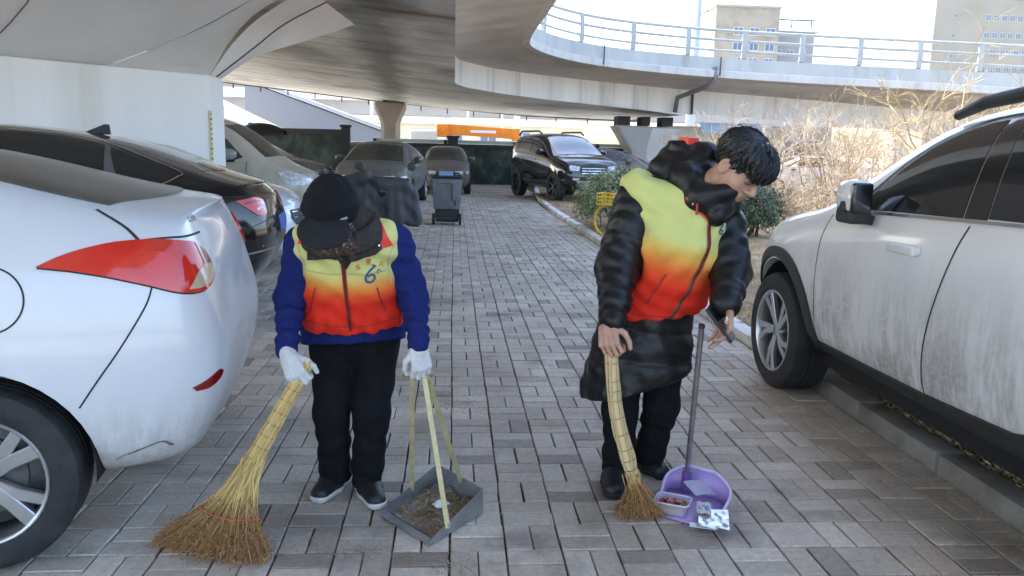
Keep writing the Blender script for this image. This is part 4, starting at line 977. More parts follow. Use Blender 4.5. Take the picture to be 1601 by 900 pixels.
# ================================================================== PEOPLE (smooth distance fields meshed by surface nets)
HSC = [1.]
def nrm(v): v = np.asarray(v, float); return v/np.linalg.norm(v)
class Field:
    def __init__(s, lo, hi, res):
        s.lo = np.array(lo, np.float32); s.res = res; s.n = np.ceil((np.array(hi)-np.array(lo))/res).astype(int)+1
        s.d = np.full(tuple(s.n), .2, np.float32)
        s.ax = [s.lo[k]+res*np.arange(s.n[k], dtype=np.float32) for k in range(3)]
    def blk(s, lo, hi):
        a = np.clip(np.floor((np.asarray(lo)-s.lo)/s.res).astype(int), 0, s.n); b = np.clip(np.ceil((np.asarray(hi)-s.lo)/s.res).astype(int)+1, 0, s.n)
        sl = tuple(slice(i, j) for i, j in zip(a, b)); X, Y, Z = np.meshgrid(*[s.ax[k][sl[k]] for k in range(3)], indexing='ij', sparse=True); return sl, X, Y, Z
    def put(s, sl, d, k, op='add'):
        a = s.d[sl]
        if a.size == 0: return
        if op == 'sub': d = -d; a_, b_ = -a, -d; 
        if op == 'add':
            if k > 0: h = np.clip(.5+.5*(a-d)/k, 0, 1); s.d[sl] = a*(1-h)+d*h-k*h*(1-h)
            else: s.d[sl] = np.minimum(a, d)
        else:
            if k > 0: h = np.clip(.5-.5*(a-d)/k, 0, 1); s.d[sl] = a*(1-h)+d*h+k*h*(1-h)
            else: s.d[sl] = np.maximum(a, d)
    def cap(s, a, b, ra, rb=None, k=.02, flat=None, ring=None, op='add', wr=None):
        rb = ra if rb is None else rb; a, b = np.asarray(a, float), np.asarray(b, float)
        f = max([1.]+[q[1] for q in (flat or [])]); m = max(ra, rb)*f+k+4*s.res+(.02 if ring or wr else 0)
        sl, X, Y, Z = s.blk(np.minimum(a, b)-m, np.maximum(a, b)+m); ab = b-a; L2 = ab@ab
        px, py, pz = X-a[0], Y-a[1], Z-a[2]; t = np.clip((px*ab[0]+py*ab[1]+pz*ab[2])/L2, 0, 1)
        qx, qy, qz = px-t*ab[0], py-t*ab[1], pz-t*ab[2]
        for ax, fa in (flat or []):
            ax = nrm(ax); dt = (qx*ax[0]+qy*ax[1]+qz*ax[2])*(1-1/fa); qx, qy, qz = qx-dt*ax[0], qy-dt*ax[1], qz-dt*ax[2]
        r = ra+(rb-ra)*t
        if ring:
            sp, am, ph = ring; r = r+am*(np.abs(np.sin(PI*(t*math.sqrt(L2)/sp+ph)))**.55-.75)
        if wr:
            am, fr, ph = wr; u = t*math.sqrt(L2)*fr; r = r+am*np.sin(u+2.2*np.sin((qx-qy)*18+ph)+ph)*np.sin(u*.37+ph*2)
        s.put(sl, np.sqrt(qx*qx+qy*qy+qz*qz)-r, k, op); return s
    def ell(s, c, r, R=None, k=.02, op='add'):
        c = np.asarray(c, float); R = np.eye(3) if R is None else np.asarray(R, float); r = np.asarray(r, float)*HSC[0]; m = max(r)+k+4*s.res
        sl, X, Y, Z = s.blk(c-m, c+m); px, py, pz = X-c[0], Y-c[1], Z-c[2]
        q = [px*R[0][i]+py*R[1][i]+pz*R[2][i] for i in range(3)]      # columns of R are the axes
        k0 = np.sqrt(sum((q[i]/r[i])**2 for i in range(3))); k1 = np.sqrt(sum((q[i]/r[i]**2)**2 for i in range(3)))+1e-6
        s.put(sl, k0*(k0-1)/k1, k, op); return s
    def box(s, c, h, R=None, rd=.01, k=.0, op='add'):
        c = np.asarray(c, float); R = np.eye(3) if R is None else np.asarray(R, float); m = np.linalg.norm(h)+k+4*s.res
        sl, X, Y, Z = s.blk(c-m, c+m); px, py, pz = X-c[0], Y-c[1], Z-c[2]
        q = [np.abs(px*R[0][i]+py*R[1][i]+pz*R[2][i])-h[i]+rd for i in range(3)]
        s.put(sl, np.sqrt(sum(np.maximum(v, 0)**2 for v in q))+np.minimum(np.maximum(np.maximum(q[0], q[1]), q[2]), 0)-rd, k, op); return s
    def cut(s, p, n, k=.0):
        """keep the side the normal points away from"""
        n = nrm(n); p = np.asarray(p, float); X, Y, Z = np.meshgrid(*s.ax, indexing='ij', sparse=True)
        d = (X-p[0])*n[0]+(Y-p[1])*n[1]+(Z-p[2])*n[2]; s.put((slice(None),)*3, d.astype(np.float32), k, 'cut'); return s
    def disp(s, fn):
        X, Y, Z = np.meshgrid(*s.ax, indexing='ij', sparse=True); s.d += (fn(X, Y, Z)*(np.abs(s.d) < .06)).astype(np.float32); return s
    def mesh(s, smooth=1):
        g = s.d; g[0], g[-1], g[:, 0], g[:, -1], g[:, :, 0], g[:, :, -1] = .2, .2, .2, .2, .2, .2
        ins = g < 0; nx, ny, nz = [q-1 for q in g.shape]; cnt = np.zeros((nx, ny, nz), np.int8)
        cs = [(i, j, k) for i in (0, 1) for j in (0, 1) for k in (0, 1)]
        for i, j, k in cs: cnt += ins[i:i+nx, j:j+ny, k:k+nz]
        I = np.argwhere((cnt > 0) & (cnt < 8)); idx = np.full((nx, ny, nz), -1, np.int32); idx[tuple(I.T)] = np.arange(len(I))
        val = {c: g[I[:, 0]+c[0], I[:, 1]+c[1], I[:, 2]+c[2]] for c in cs}
        acc = np.zeros((len(I), 3)); w = np.zeros(len(I))
        for c in cs:
            for ax in range(3):
                if c[ax] == 0:
                    e = list(c); e[ax] = 1; e = tuple(e); a, b = val[c], val[e]; mk = (a < 0) != (b < 0)
                    t = np.where(mk, a/np.where(mk, a-b, 1), 0); p = np.tile(np.array(c, float), (len(I), 1)); p[:, ax] += t
                    acc += p*mk[:, None]; w += mk
        V = (I+acc/w[:, None])*s.res+s.lo; F = []
        for ax in range(3):
            u, v = [(1, 2), (2, 0), (0, 1)][ax]
            sl0 = [slice(1, -1)]*3; sl0[ax] = slice(0, -1); sl1 = [slice(1, -1)]*3; sl1[ax] = slice(1, None)
            a, b = ins[tuple(sl0)], ins[tuple(sl1)]; E_ = np.argwhere(a != b); fl = a[tuple(E_.T)]
            o = np.ones(3, int); o[ax] = 0; E_ = E_+o
            def at(du, dv):
                q = E_.copy(); q[:, u] -= du; q[:, v] -= dv; return idx[tuple(q.T)]
            Q = np.stack([at(1, 1), at(0, 1), at(0, 0), at(1, 0)], 1); Q[~fl] = Q[~fl][:, ::-1]; F.append(Q)
        F = np.concatenate(F); F = F[(F >= 0).all(1)]
        for _ in range(smooth):
            e = np.concatenate([F[:, [0, 1]], F[:, [1, 2]], F[:, [2, 3]], F[:, [3, 0]]]); acc = np.zeros_like(V); w = np.zeros(len(V))
            for a, b in ((0, 1), (1, 0)): np.add.at(acc, e[:, a], V[e[:, b]]); np.add.at(w, e[:, a], 1)
            V = V*.5+.5*acc/np.maximum(w, 1)[:, None]
        return V, F
    def build(s, name, m, parent, smooth=1):
        V, F = s.mesh(smooth); me = bpy.data.meshes.new(name); me.vertices.add(len(V)); me.vertices.foreach_set('co', V.astype(np.float32).ravel())
        me.loops.add(F.size); me.loops.foreach_set('vertex_index', F.ravel().astype(np.int32)); me.polygons.add(len(F)); me.polygons.foreach_set('loop_start', np.arange(0, F.size, 4, dtype=np.int32))
        me.update(calc_edges=True); me.validate(); me.polygons.foreach_set('use_smooth', [True]*len(me.polygons))
        o = mesh_obj(name, me, m, None); o.parent = parent; o.matrix_parent_inverse = Matrix.Translation(-Vector(parent.location)) if parent.parent is None else Matrix.Identity(4)
        return o
def adopt(o, parent, root): o.parent = parent; o.matrix_parent_inverse = Matrix.Translation(-Vector(root.location)) if parent is root else Matrix.Identity(4); return o
class Surf:
    """lay flat pieces (print, zips, patches) on a built mesh; 2D coordinates are (x, z) seen along +y, turned by yaw"""
    def __init__(s, o, yaw=0.):
        me = o.data; s.b = BVHTree.FromPolygons([tuple(v.co) for v in me.vertices], [tuple(p.vertices) for p in me.polygons]); s.R = Matrix.Rotation(yaw, 3, 'Z')
    def hit(s, a, z):
        o = s.R@Vector((a, -3, 0)); d = s.R@Vector((0, 1, 0)); o.z = z
        h = s.b.ray_cast(o+s.c, d); 
        if h[0] is None: h = s.b.find_nearest(s.R@Vector((a, -.1, 0))+s.c+Vector((0, 0, z)))
        n = h[1]; n = -n if n.dot(d) > 0 else n; return h[0], n
    c = Vector((0, 0, 0))
patch_of, seam_of = Car.patch, Car.seam
class Cloth(Surf):
    grid = .02
    def __init__(s, o, root, yaw=0., c=(0, 0, 0)): super().__init__(o, yaw); s.t = root; s.c = Vector(c); s.part = o
    def h2(s, mode, a, b): return Surf.hit(s, a, b)
    def patch(s, name, poly, m, off=.004, grid=.02, skirt=.006):
        q = _P(s); o = patch_of(q, name, 'X', poly, m, off, s.part, grid, skirt); return adopt(o, s.part, s.t)
    def strip(s, name, line, m, w=.01, off=.004, n=8):
        q = _P(s); o = seam_of(q, name, 'X', line, m, w, off, s.part, n); return adopt(o, s.part, s.t)
    def glyph(s, name, txt, a, z, size, m, rot=0., off=.004):
        h, n = Surf.hit(s, a, z); me = text_mesh(txt, size, .0008) if isinstance(txt, str) else txt
        o = mesh_obj(name, me, m); x = Vector((0, 0, 1)).cross(n).normalized(); y = n.cross(x)
        M = Matrix(((x.x, y.x, n.x, h.x+n.x*off), (x.y, y.y, n.y, h.y+n.y*off), (x.z, y.z, n.z, h.z+n.z*off), (0, 0, 0, 1)))@Matrix.Rotation(rot, 4, 'Z')
        o.data.transform(M); return adopt(o, s.part, s.t)
class _P:
    def __init__(s, c): s.c = c; s.t = None; s.grid = c.grid
    def hit(s, mode, a, b): return Surf.hit(s.c, a, b)
def hand_caps(M, side, curls, thumb=(.5, .5), sc=1., spread=.05, r=.0088):
    """capsules of a hand; local Y wrist->fingers, Z back of the hand, thumb on side*X; curls = flexion (mcp, pip, dip) per finger, index first"""
    out = []; T = lambda p: np.array(M@Vector(p)); L = [.088, .092, .088, .080]
    for i in range(4):
        x = side*(.030-.0205*i)*sc; base = Vector((x*.75, .012*sc, 0)); kn = Vector((x*1.05, L[i]*sc, .004*sc))
        out.append((T(base), T(kn), .0155*sc, .0125*sc, .012))
        segs = [(.042, .026, .022), (.046, .030, .023), (.043, .028, .022), (.034, .021, .019)][i]; ang = 0; p = kn; sp = side*(1.5-i)*spread
        for j in range(3):
            ang += curls[i][j] if isinstance(curls[0], (tuple, list)) else curls[j]
            d = Vector((math.sin(sp)*math.cos(ang), math.cos(sp)*math.cos(ang), -math.sin(ang))); q = p+d*segs[j]*sc
            rr_ = (r-.0006*j)*sc*(.9 if i == 3 else 1); out.append((T(p), T(q), rr_*1.05, rr_*.95, .004)); p = q
    b = Vector((side*.026*sc, .022*sc, -.006*sc)); d1 = Vector((side*(.75-.3*thumb[0]), .62, -.25-.6*thumb[0])).normalized(); m1 = b+d1*.045*sc
    d2 = Vector((side*(.45-.9*thumb[1]), .75, -.25-.5*thumb[1])).normalized(); m2 = m1+d2*.034*sc; d3 = Vector((side*(.2-1.0*thumb[1]), .8, -.2-.5*thumb[1])).normalized(); m3 = m2+d3*.026*sc
    out += [(T(b), T(m1), .0165*sc, .0125*sc, .012), (T(m1), T(m2), .0115*sc, .0105*sc, .005), (T(m2), T(m3), .0105*sc, .009*sc, .004)]
    out.append((T(Vector((0, -.03, 0))*sc), T(Vector((0, .02, 0))*sc), .022*sc, .024*sc, .012))
    return out
def frame(o, y, z):
    y = Vector(y).normalized(); z = Vector(z); z = (z-y*z.dot(y)).normalized(); x = y.cross(z)
    return Matrix(((x.x, y.x, z.x, o[0]), (x.y, y.y, z.y, o[1]), (x.z, y.z, z.z, o[2]), (0, 0, 0, 1)))
SKIN = mat('skin', (.50, .30, .215), .5, var=.10, vs=40, spec=.4, col2=(.46, .25, .18), c2s=25)
SKIN.node_tree.nodes['Principled BSDF'].inputs['Subsurface Weight'].default_value = .08
SKIN.node_tree.nodes['Principled BSDF'].inputs['Subsurface Radius'].default_value = (.01, .004, .002)
KNIT = mat('blue_knit', (.018, .028, .14), .95, var=.18, vs=140, bump=.6, bs=380, spec=.1)
TROU = mat('black_trouser', (.009, .009, .011), .85, var=.3, vs=30, bump=.3, bs=300, spec=.15)
HATM = mat('black_knit', (.012, .012, .014), .9, var=.2, vs=60, bump=.5, bs=250, spec=.15)
GLOVE = mat('white_glove', (.74, .735, .72), .9, var=.1, vs=50, bump=.7, bs=420, spec=.2)
GREYC = mat('collar_fleece', (.055, .047, .043), .95, var=.3, vs=60, bump=.6, bs=300, spec=.1)
REDP = mat('reflect_red', (.80, .045, .02), .4)
NYLON = mat('black_nylon', (.0075, .0075, .0085), .40, bump=.05, bs=20, spec=.36)
SHOE = mat('shoe_black', (.014, .014, .016), .5, var=.2, vs=50, bump=.2, bs=120)
SOLE = mat('shoe_sole', (.60, .59, .57), .7, var=.15, vs=30)
def vest_mat(name, p0, p1, stops):
    """dyed fade from yellow to red along the garment (object space, from hem p0 to neck p1)"""
    m = mat(name, (.7, .68, .2), .75, spec=.25, bump=.25, bs=180, var=.0); n, l = m.node_tree.nodes, m.node_tree.links; b = n['Principled BSDF']
    tc = n.new('ShaderNodeNewGeometry'); ax = Vector(p1)-Vector(p0); L = ax.length
    sub = n.new('ShaderNodeVectorMath'); sub.operation = 'SUBTRACT'; l.new(tc.outputs['Position'], sub.inputs[0]); sub.inputs[1].default_value = p0
    dt = n.new('ShaderNodeVectorMath'); dt.operation = 'DOT_PRODUCT'; l.new(sub.outputs[0], dt.inputs[0]); dt.inputs[1].default_value = ax/L/L
    cr = n.new('ShaderNodeValToRGB'); l.new(dt.outputs['Value'], cr.inputs[0]); e = cr.color_ramp
    e.elements[0].position, e.elements[0].color = stops[0][0], (*stops[0][1], 1); e.elements[1].position, e.elements[1].color = stops[-1][0], (*stops[-1][1], 1)
    for p, c in stops[1:-1]: q = e.elements.new(p); q.color = (*c, 1)
    l.new(cr.outputs[0], b.inputs['Base Color']); return m
YEL, ORA, RED = (.62, .63, .22), (.78, .27, .05), (.74, .028, .012)
def shoe(root, heel, toe, sc=1., up=0.):
    heel, toe = np.array(heel, float), np.array(toe, float); d = toe-heel; L = np.linalg.norm(d[:2]); d = d/np.linalg.norm(d); sd = np.array([-d[1], d[0], 0]); f = [(sd, 1.25)]
    P = lambda t, z: heel+d*L*t+np.array([0, 0, z])
    F = Field(np.minimum(heel, toe)-.1, np.maximum(heel, toe)+.16, .004)
    F.cap(P(.12, .045), P(.5, .045), .030*sc, .033*sc, .02, f); F.cap(P(.5, .045), P(.86, .034), .034*sc, .026*sc, .02, f); F.cap(P(.14, .05), P(.16, .10), .032*sc, .036*sc, .02); F.cap(P(.2, .09), P(.6, .055), .030*sc, .022*sc, .02)
    F.cut((0, 0, .022), (0, 0, -1)); a = F.build('shoe', SHOE, root)
    G = Field(np.minimum(heel, toe)-.1, np.maximum(heel, toe)+.1, .004)
    G.cap(P(.10, .03), P(.5, .03), .033*sc, .036*sc, .01, f); G.cap(P(.5, .03), P(.88, .028), .037*sc, .028*sc, .01, f); G.cut((0, 0, .03), (0, 0, 1)); G.cut((0, 0, .001), (0, 0, -1))
    return a, G

# ---------------------------------------------------------------- the woman
wm = thing('person', 'stooping person in black cap, blue sweater and bright vest, between straw broom and metal dustpan', 'person', (-.4, 3.2, 0))
A = np.array
pel, wai, che, nck = A((-.40, 3.27, .67)), A((-.40, 3.21, .86)), A((-.395, 3.10, 1.02)), A((-.405, 3.00, 1.15))
shl, shr = A((-.572, 3.07, 1.075)), A((-.222, 3.07, 1.095))
ell_, elr = A((-.628, 3.12, .855)), A((-.150, 3.12, .86)); wrl, wrr = A((-.618, 2.975, .69)), A((-.125, 2.96, .715))
hpl, hpr = A((-.487, 3.27, .62)), A((-.315, 3.27, .62)); knl, knr = A((-.487, 3.19, .37)), A((-.322, 3.16, .375)); anl, anr = A((-.485, 3.27, .075)), A((-.348, 3.215, .075))
hd = A((-.44, 2.93, 1.215)); XA = (1, 0, 0)
B = Field((-.75, 2.72, .02), (-.02, 3.5, 1.36), .007)
B.cap(pel, che, .095, .09, .03, [(XA, 1.5)]); B.cap(shl, shr, .045, .045, .04); B.cap(che, nck, .06, .05, .03); B.cap(nck, hd, .05, .05, .03); B.ell(hd, (.078, .09, .10), k=.03)
for a, b, c_, d_ in ((shl, ell_, wrl, hpl), (shr, elr, wrr, hpr)): B.cap(a, b, .04, .034, .02); B.cap(b, c_, .033, .024, .02)
for h, k_, a in ((hpl, knl, anl), (hpr, knr, anr)): B.cap(h, k_, .065, .045, .03); B.cap(k_, a, .043, .03, .02); B.cap(a, a+A((-.01, -.06, -.025)), .022, .018, .02)
B.ell((-.42, 2.872, 1.132), (.048, .045, .05), k=.03)
for w_, s_ in ((wrl, -1), (wrr, 1)): B.cap(w_, w_+A((0, -.008, -.025)), .021, .017, .01)
B.build('body', SKIN, wm)
# trousers
T = Field((-.66, 3.0, .03), (-.15, 3.5, .78), .006)
for h, k_, a, s_ in ((hpl, knl, anl, -1), (hpr, knr, anr, 1)):
    T.cap(h+A((0, .01, .06)), k_, .095, .073, .02, [(XA, 1.04)], wr=(.005, 34, 1.3+s_)); T.cap(k_, a+A((0, -.03, .0)), .073, .064, .02, wr=(.006, 52, .4+s_))
T.cap(pel+A((-.06, 0, 0)), pel+A((.06, 0, 0)), .12, .12, .04); T.cap(A((-.401, 3.14, .62)), A((-.401, 3.2, .1)), .012, .012, .012, op='cutout') if 0 else None
T.cut((0, 0, .052), (0, 0, -1), .01); T.build('trousers', TROU, wm)
# shoes
for hl, to in (((-.458, 3.365, .0), (-.545, 3.10, .0)), ((-.382, 3.305, .0), (-.283, 3.035, .0))):
    s_, G = shoe(wm, hl, to, 1.2); adopt(G.build('sole', SOLE, s_), s_, wm)
    v = A(to)-A(hl); sd = nrm(A((-v[1], v[0], 0)))
    for t_ in (.50, .56, .62):
        p = A(hl)+v*t_+A((0, 0, .09-(t_-.5)*.12)); adopt(MB().tube([tuple(p-sd*.024-A((0, 0, .012))), tuple(p+A((0, 0, .004))), tuple(p+sd*.024-A((0, 0, .012)))], .004, 5).build('lace', SHOE), s_, wm)
# sweater: body with hem, sleeves with cuffs
S = Field((-.78, 2.86, .55), (.02, 3.5, 1.22), .0055)
S.cap(A((-.40, 3.245, .70)), che, .150, .125, .03, [(XA, 1.34)], wr=(.006, 40, .8)); S.cap(A((-.41, 3.25, .72)), A((-.405, 3.245, .655)), .148, .152, .02, [(XA, 1.40)])
S.cut((-.4, 3.25, .652), (.06, -.16, -1), .012)
for a, b, c_, s_ in ((shl, ell_, wrl, -1), (shr, elr, wrr, 1)):
    S.cap(a, b, .066, .057, .04, wr=(.006, 60, .5+s_)); S.cap(b, c_+(c_-b)*.02, .057, .039, .03, wr=(.009, 95, 2+s_))
    S.cap(c_-(c_-b)*.10, c_+(c_-b)*.04, .039, .036, .006)
S.disp(lambda X, Y, Z: .0022*np.sin(X*55+Z*30+3*np.sin(Z*23))*np.sin(Z*48+Y*31+2*np.sin(X*21)))
sw = S.build('sweater', KNIT, wm)
# vest
V = Field((-.68, 2.80, .64), (-.10, 3.42, 1.26), .005)
ax_ = nrm(che-pel)
V.cap(A((-.402, 3.215, .755)), A((-.395, 3.09, 1.03)), .168, .148, .03, [(XA, 1.26)], wr=(.005, 30, 2.4)); V.cap(A((-.53, 3.06, 1.09)), A((-.262, 3.055, 1.10)), .078, .078, .05); V.cap(A((-.40, 3.0, 1.09)), A((-.405, 2.98, 1.14)), .10, .085, .04)
V.ell((-.415, 2.955, 1.185), (.115, .105, .085), k=.01, op='sub')
V.cut((-.40, 3.15, .735), tuple(-ax_+A((.05, -.28, 0))), .008)
V.cut((-.612, 3.05, 1.0), (-1, .1, .10), .02); V.cut((-.190, 3.05, 1.0), (1, .1, .12), .02)
V.disp(lambda X, Y, Z: .0055*np.sin(X*38+Z*22+2.5*np.sin(Z*17+1))*np.sin(Z*33+2*np.sin(X*19))+.0022*np.sin(Z*75+X*28+3*np.sin(X*16))+.003*np.sin((X+.4)*120)*np.exp(-((Z-.76)/.05)**2))
VM = vest_mat('vest_dyed_a', (-.40, 3.05, .74), (-.40, 2.95, 1.12), [(0, RED), (.30, RED), (.40, (.77, .09, .02)), (.48, ORA), (.57, (.70, .50, .14)), (.66, YEL), (1, YEL)])
ve = V.build('vest', VM, wm); vc = Cloth(ve, wm)
DK = mat('zip_dark', (.06, .02, .02), .6); LT = mat('zip_tape', (.55, .45, .30), .7)
vc.strip('zip_tape', [(-.400, 1.03), (-.398, .94), (-.393, .84), (-.392, .74)], mat('zip_red', (.40, .02, .015), .6), .016, .003); vc.strip('zip', [(-.401, 1.03), (-.398, .94), (-.393, .84), (-.392, .74)], DK, .007, .006)
for ln in ([(-.55, .80), (-.53, .87), (-.515, .915)], [(-.26, .82), (-.275, .88), (-.285, .92)]): vc.strip('pocket_seam', ln, mat('seam_red', (.30, .02, .012), .7), .006, .002)
vc.strip('yoke_seam', [(-.55, .985), (-.47, .975), (-.41, .98)], mat('seam_yellow', (.42, .40, .13), .8), .004, .0015); vc.strip('yoke_seam', [(-.385, .98), (-.32, .975), (-.25, .985)], mat('seam_yellow', (.42, .40, .13), .8), .004, .0015); vc.strip('hem_seam', [(-.57, .775), (-.47, .762), (-.40, .76)], mat('seam_red', (.30, .02, .012), .7), .004, .0015); vc.strip('hem_seam', [(-.385, .76), (-.31, .765), (-.22, .785)], mat('seam_red', (.30, .02, .012), .7), .004, .0015)
for a in (-.585, -.213): vc.strip('armhole_piping', [(a, 1.10), (a+(.03 if a < -.4 else -.03), 1.02), (a+(.02 if a < -.4 else -.02), .93)], LT, .008, .002)
# collar flaps, shoulder reflectors, snaps
vc.patch('collar_flap', [(-.537, 1.125), (-.530, 1.035), (-.395, 1.045), (-.41, 1.085), (-.47, 1.11)], GREYC, .022, skirt=.02); vc.patch('collar_flap', [(-.275, 1.13), (-.268, 1.068), (-.375, 1.04), (-.385, 1.075), (-.33, 1.12)], GREYC, .022, skirt=.02)
Cg = Field((-.60, 2.80, 1.0), (-.22, 3.2, 1.30), .0055); cen = A((-.408, 2.985, 1.115))
for a0 in np.linspace(0, 2*PI, 19)[:-1]:
    if -1.95 < (a0 if a0 < PI else a0-2*PI) < -1.15: continue
    q = cen+A((.128*math.cos(a0), .10*math.sin(a0), .045*math.sin(a0)+.012*math.cos(a0))); Cg.cap(q, q+A((-.006*math.cos(a0), -.01, .045)), .024, .018, .03)
Cg.cap((-.44, 3.01, 1.15), (-.37, 3.01, 1.16), .07, .07, .02); Cg.cap((-.35, 2.97, 1.13), (-.33, 3.02, 1.14), .045, .045, .02); Cg.build('collar', GREYC, wm)
vc.patch('shoulder_reflector', [(-.268, 1.165), (-.225, 1.085), (-.262, 1.072), (-.292, 1.15)], REDP, .007); vc.patch('shoulder_reflector', [(-.560, 1.125), (-.568, 1.085), (-.538, 1.08), (-.535, 1.12)], REDP, .007)
for a, z in ((-.515, 1.052), (-.288, 1.080)):
    h, n_ = Surf.hit(vc, a, z); adopt(MB().lathe([(0, .003), (.004, .003), (.005, 0)], 10, Matrix.Translation(h+n_*.027)@n_.to_track_quat('Z', 'Y').to_matrix().to_4x4()).build('snap', CHROME), ve, wm)
# printed emblem: blue numeral with a small tail, three orange characters in an arc
BLU, ORG = mat('print_blue', (.03, .09, .22), .6), mat('print_orange', (.75, .10, .02), .6)
vc.strip('print_numeral', [(-.287, 1.008), (-.298, 1.0), (-.312, .985), (-.323, .965), (-.320, .948), (-.306, .944), (-.294, .954), (-.293, .968), (-.303, .974), (-.316, .966)], BLU, .0085, .003); vc.strip('print_mark', [(-.291, 1.009), (-.300, 1.012)], BLU, .006, .003, 3)
vc.glyph('print_character', '六', -.277, .986, .022, BLU, .5, .003)
for t_, a, z, r_ in (('五', -.349, 1.005, .25), ('里', -.312, 1.024, .0), ('六', -.268, 1.012, -.2)): vc.glyph('print_character', t_, a, z, .024, ORG, r_, .003)
# neck scarf and face mask
K = Field((-.58, 2.76, 1.0), (-.25, 3.12, 1.30), .005)
K.cap((-.45, 2.90, 1.085), (-.37, 2.90, 1.095), .042, .042, .03); K.ell((-.418, 2.868, 1.102), (.056, .046, .044), k=.02); K.cap((-.41, 2.96, 1.12), (-.42, 2.97, 1.18), .07, .06, .03); K.disp(lambda X, Y, Z: .004*np.sin(Z*120+X*30+2*np.sin(X*40)))
sm = mat('scarf_print', (.045, .026, .020), .9, col2=(.24, .16, .11), c2s=95, c2t=(.54, .60), var=.4, vs=90, bump=.4, bs=200); K.build('scarf', sm, wm)
vc.patch('undershirt', [(-.43, 1.06), (-.35, 1.06), (-.392, .995)], mat('under_dark', (.02, .016, .018), .9), .004)
# cap with folded band and brim
Hh = Field((-.62, 2.70, 1.06), (-.26, 3.12, 1.40), .004)
Hh.ell((-.44, 2.945, 1.238), (.094, .104, .108), k=.0); Hh.ell((-.442, 2.925, 1.232), (.104, .112, .072), nrm_R := np.array(Matrix.Rotation(math.radians(20), 3, 'X')), k=.012)
Hh.disp(lambda X, Y, Z: (.0024*np.sin(Z*125+14*(X+.44)+2.2*np.sin(X*26))*(np.abs(Z-1.215) < .07)+.0022*np.sin(np.arctan2(X+.44, Y-2.945)*9)*(Z > 1.28)))
Bf = Field((-.60, 2.70, 1.04), (-.30, 2.98, 1.26), .004); Bf.ell((-.450, 2.820, 1.152), (.094, .078, .019), np.array(Matrix.Rotation(math.radians(50), 3, 'X')), k=.0)
Hh.ell((-.43, 2.87, 1.09), (.075, .07, .055), k=.01, op='cut') if 0 else None
ht = Hh.build('cap', HATM, wm); adopt(Bf.build('cap_brim', mat('brim_black', (.016, .016, .018), .8, var=.15, vs=60, spec=.25), ht), ht, wm); hc = Cloth(ht, wm)
hc.patch('cap_label', [(-.395, 1.192), (-.374, 1.200), (-.372, 1.193), (-.393, 1.185)], mat('label_grey', (.35, .32, .34), .6), .002, grid=.006, skirt=.002)
# gloves
ML = frame(A((-.605, 2.938, .665)), (.40, -.45, -.62), (-.30, -.75, .35)); MR = frame(wrr+A((.0, -.005, -.015)), (.16, -.28, -.95), (.35, -.85, .25))
for M_, sd_, cu, th_ in ((ML, -1, [(.75, 1.25, .7)]*4, (.3, .25)), (MR, 1, [(.9, 1.2, .7), (.8, 1.2, .7), (.75, 1.15, .7), (.7, 1.1, .6)], (.35, .45))):
    o_ = A(M_.translation); Gf = Field(o_-.14, o_+.16, .0032)
    for a, b, ra, rb, k_ in hand_caps(M_, sd_, cu, th_, .90, .04, .0100): Gf.cap(a, b, ra*1.14, rb*1.14, k_*.7)
    c1 = A(M_@Vector((0, .005, 0))); c0 = c1+nrm((wrl if M_ is ML else wrr)-c1)*(.06 if M_ is ML else .036); Gf.cap(c0, c1, .031, .031, .014, ring=(.006, .0016, 0))
    Gf.cut(c0+(c1-c0)*.1, tuple(c0-c1)); Gf.build('glove', GLOVE, wm)

# ---------------------------------------------------------------- the man
mn = thing('person', 'bare headed person in long black padded coat and bright vest, looking down at a phone', 'person', (.85, 3.3, 0))
pel, wai, che, nck = A((.82, 3.34, .64)), A((.855, 3.30, .80)), A((.915, 3.22, 1.09)), A((.985, 3.17, 1.29))
shR, shL = A((.772, 3.24, 1.275)), A((1.10, 3.175, 1.16)); elR, elL = A((.665, 3.17, .985)), A((1.108, 3.08, .985)); wrR, wrL = A((.627, 3.01, .80)), A((1.050, 2.955, .885))
hpR, hpL = A((.745, 3.34, .58)), A((.925, 3.36, .58)); knR, knL = A((.738, 3.30, .34)), A((.925, 3.33, .35)); anR, anL = A((.738, 3.33, .07)), A((.905, 3.44, .07))
fx = nrm(A((.44, -.68, -.66))); upv = A((.40, -.40, .84)); upv = nrm(upv-fx*(upv@fx)); rx = np.cross(fx, upv)
hc0 = A((1.108, 3.075, 1.398)); HR = np.stack([rx, fx, upv], 1); HS = 1.12          # columns: right, forward, up
Hp = lambda x, y, z: hc0+HR@A((x, y, z))*HS
B = Field((.50, 2.78, .02), (1.28, 3.52, 1.56), .0042)
B.cap(pel, che, .10, .11, .03, [(nrm(shL-shR), 1.3)]); B.cap(shR, shL, .05, .05, .04); B.cap(che, nck, .07, .052, .03); B.cap(nck, Hp(0, -.03, -.06), .05, .052, .03)
for a, b, c_ in ((shR, elR, wrR), (shL, elL, wrL)): B.cap(a, b, .042, .036, .02); B.cap(b, c_, .034, .026, .02)
for h, k_, a in ((hpR, knR, anR), (hpL, knL, anL)): B.cap(h, k_, .07, .05, .03); B.cap(k_, a, .045, .032, .02); B.cap(a, a+A((-.01, -.04, -.025)), .022, .018, .02)
HSC[0] = HS
